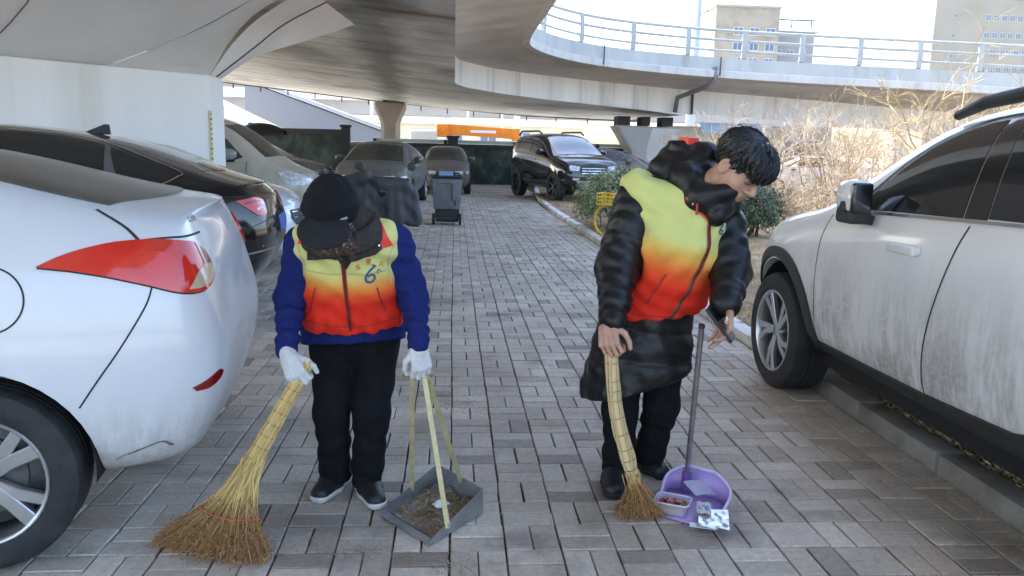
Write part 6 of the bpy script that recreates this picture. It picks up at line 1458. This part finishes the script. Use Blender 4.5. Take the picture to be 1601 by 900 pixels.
# wheelie bin with its lid hanging open
BINM = mat('bin_plastic', (.035, .038, .042), .45, var=.2, vs=8, bump=.1, bs=60); BINL = mat('bin_lid', (.13, .145, .165), .5, var=.25, vs=6)
bn = thing('wheelie_bin', 'dark grey wheelie bin with its lid hanging open down the front', 'bin', (-.11, 15.35, 0), -.05)
bd = MB(); sx0, sx1, d0_, d1_ = .21, .275, .20, .28
bd.add([(-sx0, -d0_, .05), (sx0, -d0_, .05), (sx0, d0_, .05), (-sx0, d0_, .05), (-sx1, -d1_, .90), (sx1, -d1_, .90), (sx1, d1_, .90), (-sx1, d1_, .90), (-sx1+.02, -d1_+.02, .90), (sx1-.02, -d1_+.02, .90), (sx1-.02, d1_-.02, .90), (-sx1+.02, d1_-.02, .90), (-sx0+.02, -d0_+.02, .1), (sx0-.02, -d0_+.02, .1), (sx0-.02, d0_-.02, .1), (-sx0+.02, d0_-.02, .1)],
       [(3, 2, 1, 0), (0, 1, 5, 4), (1, 2, 6, 5), (2, 3, 7, 6), (3, 0, 4, 7), (4, 5, 9, 8), (5, 6, 10, 9), (6, 7, 11, 10), (7, 4, 8, 11), (8, 9, 13, 12), (9, 10, 14, 13), (10, 11, 15, 14), (11, 8, 12, 15), (12, 13, 14, 15)])
bd.build('body', BINM, bn, bevel=.015); mb = MB()
for s_ in (-1, 1): mb.box((s_*.285, 0, .90), (.03, .60, .045)); mb.box((0, s_*.29, .90), (.60, .03, .045))
mb.build('rim', BINM, bn, bevel=.008)
ld = MB(); ld.add([(-.245, -.345, .30), (.245, -.345, .30), (.27, -.335, .86), (-.27, -.335, .86), (-.245, -.315, .30), (.245, -.315, .30), (.27, -.305, .86), (-.27, -.305, .86)], [(0, 1, 2, 3), (7, 6, 5, 4), (0, 4, 5, 1), (1, 5, 6, 2), (2, 6, 7, 3), (3, 7, 4, 0)]); lid = ld.build('lid', BINL, bn, bevel=.025, bseg=3, smooth=True, sharp=50)
fr = MB(); fr.bar((-.10, -.349, .78), (.10, -.349, .775), .012, .02, (0, 1, 0)); fr.bar((.10, -.349, .775), (.10, -.352, .45), .02, .012, (0, 1, 0)); fr.build('moulding', BINM, lid); MB().box((.16, -.352, .42), (.03, .012, .09)).build('latch', BINM, lid)
MB().tube([(-.27, -.30, .905), (.27, -.30, .905)], .02, 8).build('hinge', BINM, bn); MB().tube([(-.20, .33, .93), (-.2, .36, .95), (.2, .36, .95), (.20, .33, .93)], .015, 8).build('handle', BINM, bn)
MB().box((-.02, -.27, .955), (.26, .05, .09)).build('label', mat('bin_label', (.20, .32, .55), .5), bn, bevel=.006)
for s_ in (-1, 1): MB().lathe([(0, -.025), (.10, -.025), (.11, -.015), (.11, .015), (.10, .025), (0, .025)], 24, Matrix.Translation((s_*.25, -.22, .11))@Matrix.Rotation(PI/2, 4, 'Y')).build('wheel', RUB, bn, smooth=True, sharp=40)
MB().box((0, -.235, .13), (.42, .05, .05)).build('foot_bar', BINM, bn, bevel=.01)

# scooter under a grey windshield quilt
sct = thing('scooter', 'dark electric scooter under a quilt, parked behind the stooping person', 'scooter', (-1.0, 11.7, 0), .15)
def small_wheel(parent, y, r, m=RUB): 
    o = MB().lathe([(r*.7, -.045), (r*.92, -.05), (r, -.03), (r, .03), (r*.92, .05), (r*.7, .045)], 28, Matrix.Translation((0, y, r))@Matrix.Rotation(PI/2, 4, 'Y')).build('wheel', m, parent, smooth=True, sharp=40); MB().lathe([(0, .03), (r*.7, .03), (r*.7, -.03), (0, -.03)], 18, Matrix.Translation((0, y, r))@Matrix.Rotation(PI/2, 4, 'Y')).build('hub', RIMD, o)
small_wheel(sct, -.62, .22); small_wheel(sct, .62, .22)
mb = MB(); mb.tube([(0, -.62, .23), (0, -.50, .6), (0, -.42, .95)], .035, 8); mb.build('fork', PLAS, sct); MB().tube([(-.32, -.38, .98), (-.1, -.42, 1.0), (.1, -.42, 1.0), (.32, -.38, .98)], .02, 8).build('handlebar', PLAS, sct)
MB().prism([(-.14, -.45, .25), (-.14, -.36, .8), (-.14, -.28, .8), (-.14, -.25, .32), (-.14, .15, .3), (-.14, .2, .62), (-.14, .8, .68), (-.14, .75, .4), (-.14, .4, .22)], (.28, 0, 0)).build('body', mat('scooter_body', (.03, .03, .035), .3, coat=.4), sct, bevel=.04); MB().box((0, .45, .72), (.26, .7, .12)).build('seat', PLAS, sct, bevel=.04)
for s_ in (-1, 1): MB().lathe([(0, .01), (.05, .008), (.06, -.01), (0, -.02)], 16, Matrix.Translation((s_*.36, -.36, 1.16))@Matrix.Rotation(PI/2, 4, 'X')).build('mirror', PLAS, sct, smooth=True, sharp=40)
MB().lathe([(0, .02), (.09, .01), (.10, -.04)], 20, Matrix.Translation((-.02, -.60, .82))@Matrix.Rotation(PI/2, 4, 'X')).build('headlamp', mat('lamp_black', (.01, .01, .012), .2, coat=.6), sct, smooth=True)
Qf = Field((-1.62, 11.0, .22), (-.42, 11.75, 1.16), .014)
for i in range(9):
    x = -1.40+.105*i; Qf.cap((x, 11.16+.03*math.sin(i), .93-max(0, x+1.0)*.22), (x+(x+1)*.14, 11.14+.05*math.cos(i*1.7), .42 if i > 1 else .5), .064, .074, .055)
for a_, b_, r_ in (((-1.50, 11.28, .93), (-1.22, 11.14, 1.02), .10), ((-1.16, 11.16, 1.0), (-1.02, 11.12, .96), .06), ((-.98, 11.14, .92), (-.66, 11.16, .90), .085), ((-.66, 11.16, .86), (-.56, 11.3, .50), .085), ((-1.5, 11.25, .9), (-1.52, 11.3, .6), .09)): Qf.cap(a_, b_, r_, r_, .03)
Qf.ell((-1.04, 10.98, .80), (.10, .12, .085), k=.02, op='sub'); Qf.disp(lambda X, Y, Z: .008*np.sin(Z*26+X*9+2*np.sin(X*11)))
qo = Qf.build('windshield_quilt', mat('quilt_grey', (.060, .060, .066), .55, var=.2, vs=9, bump=.3, bs=60, spec=.3), sct); qo.parent = None; qo.matrix_parent_inverse = Matrix.Identity(4); tag(qo, 'grey padded windshield quilt draped over the front of the scooter', 'quilt')

# yellow hire bicycle by the hedge, mostly hidden by the black coat
YB_ = mat('bike_yellow', (.72, .47, .02), .4); bk = thing('bicycle', 'yellow bicycle with front basket standing by the clipped hedge', 'bicycle', (2.95, 12.55, .075), .95)
def ringw(y, r): 
    o = MB().tube([(0, y+r*math.cos(a), r+r*math.sin(a)) for a in np.linspace(0, 2*PI, 33)], .02, 8).build('wheel', YB_, bk, smooth=True); mb = MB()
    for k in range(14): a = 2*PI*k/14; mb.tube([(0, y, r), (0, y+r*math.cos(a), r+r*math.sin(a))], .0025, 4)
    mb.build('spokes', STEEL, o)
ringw(.52, .26); ringw(-.48, .26)
for nm, pts, r_ in (('frame', [(0, -.48, .26), (0, -.1, .3), (0, .35, .62), (0, .52, .26)], .022), ('seat_post', [(0, -.12, .3), (0, -.22, .82)], .018), ('steerer', [(0, .40, .45), (0, .34, .80)], .018)): MB().tube(pts, r_, 8).build(nm, YB_, bk, smooth=True)
MB().tube([(-.26, .22, .84), (-.1, .34, .82), (.1, .34, .82), (.26, .22, .84)], .014, 8).build('handlebar', PLAS, bk); MB().box((0, -.24, .86), (.16, .26, .06)).build('saddle', PLAS, bk, bevel=.025)
bs_ = MB()
for z in (.52, .58, .64, .70):
    bs_.tube([(-.15, .44, z), (.15, .44, z), (.15, .68, z), (-.15, .68, z), (-.15, .44, z)], .008, 5)
for x, y in [(-.15+.1*i, yy) for i in range(4) for yy in (.44, .68)]+[(xx, .44+.08*i) for i in range(1, 3) for xx in (-.15, .15)]: bs_.tube([(x, y, .51), (x, y, .71)], .007, 5)
bs_.box((0, .56, .515), (.29, .23, .012)); bs_.build('basket', YB_, bk)
MB().lathe([(0, .03), (.04, .02), (.045, -.03), (0, -.05)], 12, Matrix.Translation((.25, .26, .90))).build('bell', YB_, bk, smooth=True)
# ================================================================== BACKGROUND
# --- dark fence at the far end
FGR = mat('fence_mesh', (.030, .045, .038), .8, var=.5, vs=3, col2=(.06, .075, .06), c2s=1.5); FBL = mat('fence_black', (.018, .018, .019), .6)
FPALE = mat('fence_cap', (.42, .45, .42), .6, var=.2, vs=1.5)
def fence(label, pts, z0, z1, step, cap=True):
    t = thing('fence', label, 'fence', (*pts[0], z0)); L = Vector(t.location)
    for a, b in zip(pts[:-1], pts[1:]):
        a, b = Vector((*a, 0)), Vector((*b, 0)); n = max(1, round((b-a).length/step))
        for k in range(n):
            p, q = a.lerp(b, k/n), a.lerp(b, (k+1)/n)
            MB().bar(p+Vector((0, 0, (z0+z1)/2))-L, q+Vector((0, 0, (z0+z1)/2))-L, .03, z1-z0-.12).build('panel', FGR, t)
            MB().bar(p+Vector((0, -.02, z1-.1))-L, q+Vector((0, -.02, z1-.1))-L, .12, .16).build('top_rail', FBL, t)
            if cap: MB().bar(p+Vector((0, .03, z1+.06))-L, q+Vector((0, .03, z1+.06))-L, .05, .14).build('coping', FPALE, t)
            MB().box(p+Vector((0, -.06, (z0+z1+.12)/2))-L, (.13, .13, z1-z0+.12)).build('post', FBL, t)
    return t
fence('dark green mesh fence with black rail across the far end of the parking lane', [(-3.2, 33.2), (2.5, 33.2), (9.5, 34.4)], -.5, 1.60, 2.9)
fence('dark green mesh fence behind the van and dusty SUV at the left', [(-9.5, 27.2), (-3.45, 26.0)], -.1, 1.93, 3.0, False)
gp = thing('gate_post', 'stout black square post at the corner of the dark fence', 'post', (-3.4, 25.9, 0)); MB().box((0, 0, 1.0), (.26, .26, 2.0)).build('shaft', FBL, gp, bevel=.01); MB().box((0, 0, 2.02), (.34, .34, .07)).build('cap', FBL, gp, bevel=.015)
gp2 = thing('gate_post', 'short black capped post standing on the fence line above the far beige car', 'post', (-.05, 33.0, 0)); MB().box((0, 0, .62), (.4, .4, 2.4)).build('shaft', FBL, gp2, bevel=.01); MB().box((0, 0, 1.85), (.52, .52, .1)).build('cap', FBL, gp2, bevel=.015)
# --- pale viaducts beyond
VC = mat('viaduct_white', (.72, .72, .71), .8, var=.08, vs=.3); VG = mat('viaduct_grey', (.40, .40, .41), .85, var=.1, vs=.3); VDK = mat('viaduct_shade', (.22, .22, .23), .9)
def viaduct(label, a, b, z, w, h, posts):
    t = thing('viaduct', label, 'viaduct', (a[0], a[1], 0)); L = Vector(t.location); A_, B_ = Vector((*a, z)), Vector((*b, z)); d = (B_-A_).normalized(); n_ = d.cross(Vector((0, 0, 1)))
    MB().bar(A_-L, B_-L, w*.6, h).build('girder', VG, t); MB().bar(A_-L+Vector((0, 0, h*.62)), B_-L+Vector((0, 0, h*.62)), w, h*.24).build('deck', VC, t); MB().bar(A_-L+n_*w*.5+Vector((0, 0, h*.95)), B_-L+n_*w*.5+Vector((0, 0, h*.95)), .25, h*.55).build('parapet', VC, t)
    for k in range(posts): p = A_.lerp(B_, (k+.5)/posts)-L; MB().box((p.x, p.y, z/2-h/2-.3), (1.3, 1.3, z-h*.0+.6-h)).build('column', VC, t, bevel=.2)
viaduct('pale viaduct running straight across the gap beyond the fence', (-60, 92), (70, 84), 5.3, 9, 1.3, 9)
viaduct('higher grey viaduct far behind the slim pier', (-80, 125), (60, 150), 9.6, 10, 1.6, 8)
# sloping white ramp at the left, seen past the pier
rp = thing('ramp', 'white walled ramp sloping down behind the beige van', 'ramp', (-16, 52, 0))
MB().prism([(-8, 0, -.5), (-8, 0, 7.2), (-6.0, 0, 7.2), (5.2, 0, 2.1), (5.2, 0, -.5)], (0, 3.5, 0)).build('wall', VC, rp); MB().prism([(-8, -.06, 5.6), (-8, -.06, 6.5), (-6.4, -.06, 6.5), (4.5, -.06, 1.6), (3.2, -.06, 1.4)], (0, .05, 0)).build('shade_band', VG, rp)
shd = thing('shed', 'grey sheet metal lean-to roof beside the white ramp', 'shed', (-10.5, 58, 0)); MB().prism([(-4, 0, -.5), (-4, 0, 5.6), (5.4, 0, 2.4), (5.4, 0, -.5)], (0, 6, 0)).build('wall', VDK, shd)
MB().prism([(-4.3, -.3, 5.8), (5.8, -.3, 2.35), (5.8, -.3, 2.6), (-4.3, -.3, 6.05)], (0, 6.6, 0)).build('roof', VG, shd)
# --- low cream building
CRM = mat('cream_wall', (.66, .60, .44), .85, var=.08, vs=.4); WIN = mat('far_window', (.16, .19, .22), .2); WFR = mat('window_frame_far', (.55, .57, .58), .6)
def facade(t, x0, x1, z0, z1, y, nx, nz, ww, wh, skip=(), first=None, fm=WFR, wm_=WIN, axis='x', rec=.0):
    """grid of windows on a wall facing -y (axis x) or -x (axis y); each window is a part with its pane"""
    me_f = me_p = None
    for i in range(nx):
        for j in range(nz):
            if (i, j) in skip: continue
            cx_, cz_ = lerp(x0, x1, (i+.5)/nx), lerp(z0, z1, (j+.5)/nz)
            if me_f is None:
                f = MB().box((0, 0, 0), (ww, .18, wh)).build('window', fm, t); me_f = f.data
                p = MB(); p.box((-ww*.24, -.085, 0), (ww*.42, .03, wh*.86)); p.box((ww*.24, -.085, 0), (ww*.42, .03, wh*.86)); p = p.build('pane', wm_, f); me_p = p.data
            else:
                f = bpy.data.objects.new('window', me_f); COL.objects.link(f); f.parent = t; p = bpy.data.objects.new('pane', me_p); COL.objects.link(p); p.parent = f
            if axis == 'x': f.location = (cx_, y, cz_)
            else: f.location = (y, cx_, cz_); f.rotation_euler = (0, 0, -PI/2)
lb = thing('low_building', 'long low cream building with small windows beyond the fence', 'building', (-1.5, 72, 0))
MB().box((0, 3, 1.3), (26, 6, 4.2)).build('wall', CRM, lb); MB().box((0, 2.9, 3.55), (26.6, 6.6, .3)).build('roof', VC, lb); facade(lb, -9, 9, 1.6, 3.2, -.02, 6, 1, 1.5, 1.0)
# --- orange crane truck behind the fence
ORN = mat('crane_orange', (.80, .24, .02), .45, var=.15, vs=2); cr_ = thing('crane_truck', 'orange crane boom of a truck lying level above the fence', 'crane', (1.3, 48, 0.05)); ML_ = Vector(cr_.location)
MB().prism([(-2.1, 0, 2.05), (-1.7, 0, 2.75), (2.2, 0, 2.55), (2.4, 0, 2.1), (2.3, 0, 1.95), (-1.0, 0, 2.1)], (0, .5, 0)).build('boom', ORN, cr_, bevel=.04); MB().box((-2.0, .25, 2.35), (.7, .9, .75)).build('turret', ORN, cr_, bevel=.06); MB().box((2.35, .25, 2.2), (.45, .6, .75)).build('boom_head', ORN, cr_, bevel=.06)
MB().box((0, .4, .9), (6.5, 2.2, .5)).build('chassis', PLAS, cr_, bevel=.05); MB().box((-3.1, .4, 1.5), (1.6, 2.2, 1.7)).build('cab', VC, cr_, bevel=.15); MB().box((.4, -.02, 2.33), (1.5, .05, .16)).build('lettering_panel', mat('crane_white', (.8, .75, .7), .5), cr_)
for x in (-2.4, .6, 2.0):
    for y in (-.6, 1.4): MB().lathe([(0, -.15), (.42, -.15), (.5, -.1), (.5, .1), (.42, .15), (0, .15)], 20, Matrix.Translation((x, y, .5))@Matrix.Rotation(PI/2, 4, 'X')).build('wheel', RUB, cr_, smooth=True, sharp=40)
# --- gantries and masts under the viaduct
def mast(label, x, y, h, w=.2, arm=0., m=VC, top=None):
    t = thing('mast', label, 'mast', (x, y, -.5)); MB().box((0, 0, h/2), (w, w, h)).build('pole', m, t)
    if arm: MB().box((arm/2, 0, h-.2), (abs(arm), w*.7, w*.7)).build('arm', m, t)
    return t
mast('thin white mast left of the slim pier', -6.6, 66, 6.2, .22, 1.3); mast('second white mast just left of the slim pier', -5.2, 66, 6.0, .34); mast('white post standing right behind the crane boom end', 4.6, 60, 6., .4); mast('thin pole above the middle of the crane boom', 1.0, 62, 6.2, .16); mast('pair post near the black SUV roof', 3.6, 62, 6., .16)
lamp = thing('lamp_post', 'tall grey lamp post rising behind the ramp railing', 'lamp post', (17.6, 60, 0)); MB().tube([(0, 0, 0), (0, 0, 13.5)], [.38, .3], 12).build('pole', mat('lamp_grey', (.36, .40, .44), .5), lamp, smooth=True); MB().tube([(0, 0, 13.3), (1.6, 0, 14.2), (3, 0, 14.3)], .12, 8).build('arm', MATS['lamp_grey'], lamp); MB().box((3.4, 0, 14.25), (1.2, .4, .2)).build('lantern', VC, lamp, bevel=.05)
# --- blocks of flats above the ramp
BEI = mat('tower_beige', (.34, .30, .235), .9, var=.1, vs=.12, col2=(.24, .21, .165), c2s=.25); BEI2 = mat('tower_pale', (.34, .31, .255), .9, var=.08, vs=.15); GRYB = mat('block_grey', (.27, .27, .28), .9, var=.08, vs=.2); BLW = mat('blue_window', (.10, .13, .20), .15)
b1 = thing('apartment_block', 'beige block with blue windows and antennas left of the lamp post', 'building', (47, 132, 0)); MB().box((.2, 6, 12.2), (10.6, 12, 25.4)).build('wall', BEI, b1)
MB().box((.2, 6, 25.0), (10.9, 12.3, .35)).build('parapet', BEI2, b1)
facade(b1, 1, 11, 12, 22, -5.15, 3, 4, 1.2, 1.3, axis='y'); facade(b1, -2.6, 5.4, 8.0, 22.3, -.05, 3, 6, 1.55, 1.25, wm_=BLW); 
for x, z in ((-3.4, 3.2), (-6.2, 2.2), (-5.4, 2.8)): MB().tube([(x, 4, 24.5), (x, 4, 25+z)], .07, 5).build('antenna', PLAS, b1)
b2 = thing('apartment_block', 'grey flat roofed block with roof frame right of the beige block', 'building', (56.2, 136, 0)); MB().box((0, 5, 10.8), (8.2, 10, 23)).build('wall', GRYB, b2); MB().box((.6, 4.9, 22.2), (9, 10.6, .5)).build('cornice', VC, b2); mb = MB()
for x in (-3.4, 0, 3.4): mb.bar((x, 0, 22.4), (x, 0, 23.8), .15, .15)
mb.bar((-4, 0, 23.8), (4, 0, 23.8), .2, .2); mb.build('roof_frame', PLAS, b2); facade(b2, -3.2, 3.2, 8, 20, -.05, 3, 4, 1.3, 1.0)
b3 = thing('apartment_block', 'low pale house front showing between the railing posts', 'building', (66, 150, 0)); MB().box((0, 4, 9), (11, 8, 17)).build('wall', BEI2, b3); MB().box((0, 3.9, 17.7), (11.6, 8.4, .5)).build('roof', CRM, b3); facade(b3, -4, 4, 10, 16.5, -.05, 3, 2, 1.4, 1.2)
tw = thing('office_tower', 'tall beige tower with rows of small windows at the top right', 'building', (109.5, 172, 0)); MB().box((8, 9, 17.5), (30, 18, 36)).build('wall', BEI2, tw); MB().box((8.1, 8.9, 36.4), (16, 12, 3.2)).build('roof_house', BEI2, tw)
facade(tw, 1, 17, 13.5, 34.0, -7.05, 6, 7, 1.7, 1.6, axis='y')
facade(tw, 4, 22, 15.5, 33.5, -.05, 10, 5, 1.15, 1.3); facade(tw, -3.6, -1.6, 13, 34, -.05, 1, 5, .9, .8)
b4 = thing('pale_building', 'low pale building with long bands of windows at the right edge', 'building', (104, 120, 0)); MB().box((0, 5, 7), (34, 10, 15)).build('wall', BEI2, b4); facade(b4, -14, 6, 8, 14, -.05, 9, 2, 1.6, 1.2)
# --- vehicles glimpsed behind the thicket
tk = thing('box_truck', 'white and blue box truck half hidden by the bare shrubs', 'truck', (12.0, 36, -.3)); MB().box((0, 0, 1.9), (5.2, 2.2, 2.0)).build('box', mat('truck_white', (.74, .74, .73), .5), tk, bevel=.05); MB().box((3.4, 0, 1.5), (1.5, 2.1, 1.9)).build('cab', mat('truck_blue', (.08, .20, .50), .4), tk, bevel=.15); MB().box((0, -1.12, 1.45), (5.0, .03, .35)).build('stripe', MATS['truck_blue'], tk); MB().box((3.6, -1.07, 1.9), (.9, .05, .6)).build('side_window', GLASS, tk)
for x in (-1.8, 1.6, 3.4): MB().lathe([(0, -.12), (.4, -.12), (.45, .12), (0, .12)], 18, Matrix.Translation((x, -1, .45))@Matrix.Rotation(PI/2, 4, 'X')).build('wheel', RUB, tk, smooth=True, sharp=40)
sedan_far('white_car', 'white car roof showing behind the tan shrubs', (13.6, 27.5, 0), PI/2, paint('far_white', (.7, .7, .7)), GLASS)
# blue tarpaulin-roofed stall behind the man's head
stl = thing('blue_canopy', 'pale blue canopy roof behind the bare headed person', 'canopy', (10.6, 31, 0)); MB().prism([(-1.3, -1, 2.2), (1.3, -1, 2.2), (1.2, -.2, 2.6), (-1.2, -.2, 2.6)], (0, .05, .02)).build('roof', mat('canopy_blue', (.40, .55, .70), .6, var=.15, vs=3), stl)
for x in (-1.5, 1.5): MB().tube([(x, -.9, 0), (x, -.9, 2.28)], .03, 6).build('pole', STEEL, stl)

# --- plants
def leafy(name, label, c, rx, ry, rz, n, cols, size, seed, z0=.07, boxy=3.0):
    """clipped hedge: leaf faces spread through the outer shell of a rounded box, over a twiggy core"""
    r = random.Random(seed); t = thing(name, label, 'shrub', (c[0], c[1], z0)); mbs = [MB() for _ in cols]
    for k in range(n):
        th_, u = r.random()*2*PI, r.uniform(-.35, 1); q = math.sqrt(max(0, 1-u*u)); d = Vector((math.cos(th_)*q, math.sin(th_)*q, u)); s_ = (abs(d.x)**boxy+abs(d.y)**boxy+abs(d.z)**boxy)**(-1/boxy); lump = 1+.10*math.sin(5*th_+seed)+.09*math.sin(11*th_+u*9)+.06*math.sin(23*th_-u*14); s_ *= lump*r.uniform(.72, 1.03)
        p = Vector((d.x*rx*s_, d.y*ry*s_, rz*.42+d.z*rz*.58*s_)); 
        if p.z < .02: continue
        n_ = (d+Vector((r.gauss(0, .5), r.gauss(0, .5), r.gauss(.3, .5)))).normalized(); x = n_.orthogonal().normalized(); x = Matrix.Rotation(r.random()*6, 3, n_)@x; y = n_.cross(x); l_ = size*r.uniform(.6, 1.3); w_ = l_*.42
        mbs[r.choice(range(len(cols)))].add([p-x*l_, p-y*w_+n_*l_*.12, p+x*l_, p+y*w_+n_*l_*.12], [(0, 1, 2), (0, 2, 3)])
    for k, m_ in enumerate(cols): mbs[k].build('foliage', m_, t, recalc=False)
    st = MB()
    for k in range(26): a, q = r.random()*6.28, r.random()*.5; st.tube([(q*rx*math.cos(a), q*ry*math.sin(a), 0), (rx*.5*math.cos(a), ry*.5*math.sin(a), rz*.45), (rx*.8*math.cos(a), ry*.8*math.sin(a), rz*.8)], [.012, .008, .004], 4)
    st.build('stems', mat('stem_brown', (.10, .07, .05), .9), t); return t
LG = [mat('hedge_leaf_a', (.23, .285, .135), .5, isl=.35), mat('hedge_leaf_b', (.33, .37, .225), .5, isl=.3), mat('hedge_leaf_c', (.13, .18, .075), .5, isl=.4)]; LD = [mat('hedge_dark_a', (.045, .075, .03), .4, isl=.4), mat('hedge_dark_b', (.07, .105, .045), .4, isl=.4), mat('hedge_dark_c', (.028, .05, .02), .4, isl=.4)]
leafy('hedge_bush', 'rounded pale green clipped bush in front of the black SUV', (3.0, 14.2), .74, .7, 1.02, 11000, LG, .030, 1)
leafy('hedge_bush', 'dark green clipped bush between the padded coat and the white SUV', (4.85, 13.2), .64, .6, .88, 9000, LD, .030, 2)
leafy('hedge_bush', 'green bush half hidden behind the padded coat', (3.95, 14.0), .62, .6, .92, 6000, LG, .03, 3)
TWM = mat('twig_tan', (.35, .285, .205), .85, var=.25, vs=5, isl=.3); TWG = mat('twig_gold', (.38, .30, .16), .85, isl=.3)
def twiggy(name, label, c, h, spread, stems, gen, m, seed, r0=.022, cat='shrub', z0=.07, arch=.3, trunk=None):
    """bare shrub: stems that fork into ever thinner twigs"""
    r = random.Random(seed); t = thing(name, label, cat, (c[0], c[1], z0)); tw_, tr = MB(), MB()
    def grow(p, d, L_, rad, g):
        pts = [p]; 
        for k in range(4): d = (d+Vector((r.gauss(0, .16), r.gauss(0, .16), r.gauss(.02, .12)))+Vector((d.x, d.y, -.12))*arch*.25).normalized(); pts.append(pts[-1]+d*L_/4)
        (tr if rad > .011 and g == gen else tw_).tube(pts, [lerp(rad, rad*.55, k/4) for k in range(5)], 5 if rad > .012 else 3, cap=False)
        if g > 0:
            for k in range(r.choice((3, 4, 4))):
                i = r.choice((1, 2, 3, 3, 4)); a = Vector((r.gauss(0, 1), r.gauss(0, 1), r.gauss(.35, .6))).normalized(); grow(pts[i], (d*.75+a*.75).normalized(), L_*r.uniform(.45, .75), max(rad*.52, .0042), g-1)
    for k in range(stems):
        a = r.random()*2*PI; q = r.random()**.5; d = Vector((math.cos(a)*spread*q, math.sin(a)*spread*q, 1)).normalized(); grow(Vector((math.cos(a)*q*.35*spread, math.sin(a)*q*.35*spread, 0)), d, h*r.uniform(.42, .6), r0, gen)
    tw_.build('twigs', m, t, recalc=False)
    if tr.v: tr.build('stems', m, t, recalc=False)
    return t
for i, (x, y, h, lb_) in enumerate(((6.5, 20.5, 2.4, 'bare tan shrub nearest the bare headed person'), (8.2, 21.5, 3.0, 'bare tan shrub right behind the black hair'), (9.8, 20.5, 3.2, 'tallest bare tan shrub in front of the box truck'), (11.3, 21.8, 3.2, 'dense bare tan shrub above the SUV mirror'), (12.8, 20.6, 3.0, 'bare tan shrub left of the slender golden tree'), (14.4, 21.5, 3.1, 'bare tan shrub above the white SUV window'), (9.0, 24.5, 3.3, 'bare shrub in the second row by the drain pipe'), (12.2, 25, 3.5, 'bare shrub in the second row under the ramp'), (15.6, 24, 3.3, 'bare shrub at the right beside the roof rail'))):
    twiggy('bare_shrub', lb_, (x, y), h, .8, 14, 3, TWM, 20+i, .02)['group'] = 'bare shrubs on the verge'
for i, (x, y, lb_) in enumerate(((6.2, 15.6, 'low tan twiggy bush left, beside the dark green bush'), (7.3, 15.9, 'low tan twiggy bush right, above the white SUV bonnet'), (5.5, 16.5, 'low tan twiggy bush behind the dark green bush'))):
    twiggy('twig_bush', lb_, (x, y), 1.05, 1.1, 34, 3, TWM, 50+i, .009)['group'] = 'low twig bushes'
twiggy('bare_tree', 'slender golden bare tree rising in front of the office tower', (12.7, 19.6), 5.0, .45, 5, 4, TWG, 71, .04, 'tree')
for (x, y, s_) in ((10.6, 18.2, 91), (12.0, 17.6, 92)): twiggy('golden_bush', 'yellowish budding bush left of the SUV roof' if s_ == 91 else 'yellowish budding bush close behind the SUV windscreen', (x, y), 1.7, .8, 16, 3, TWG, s_, .012)
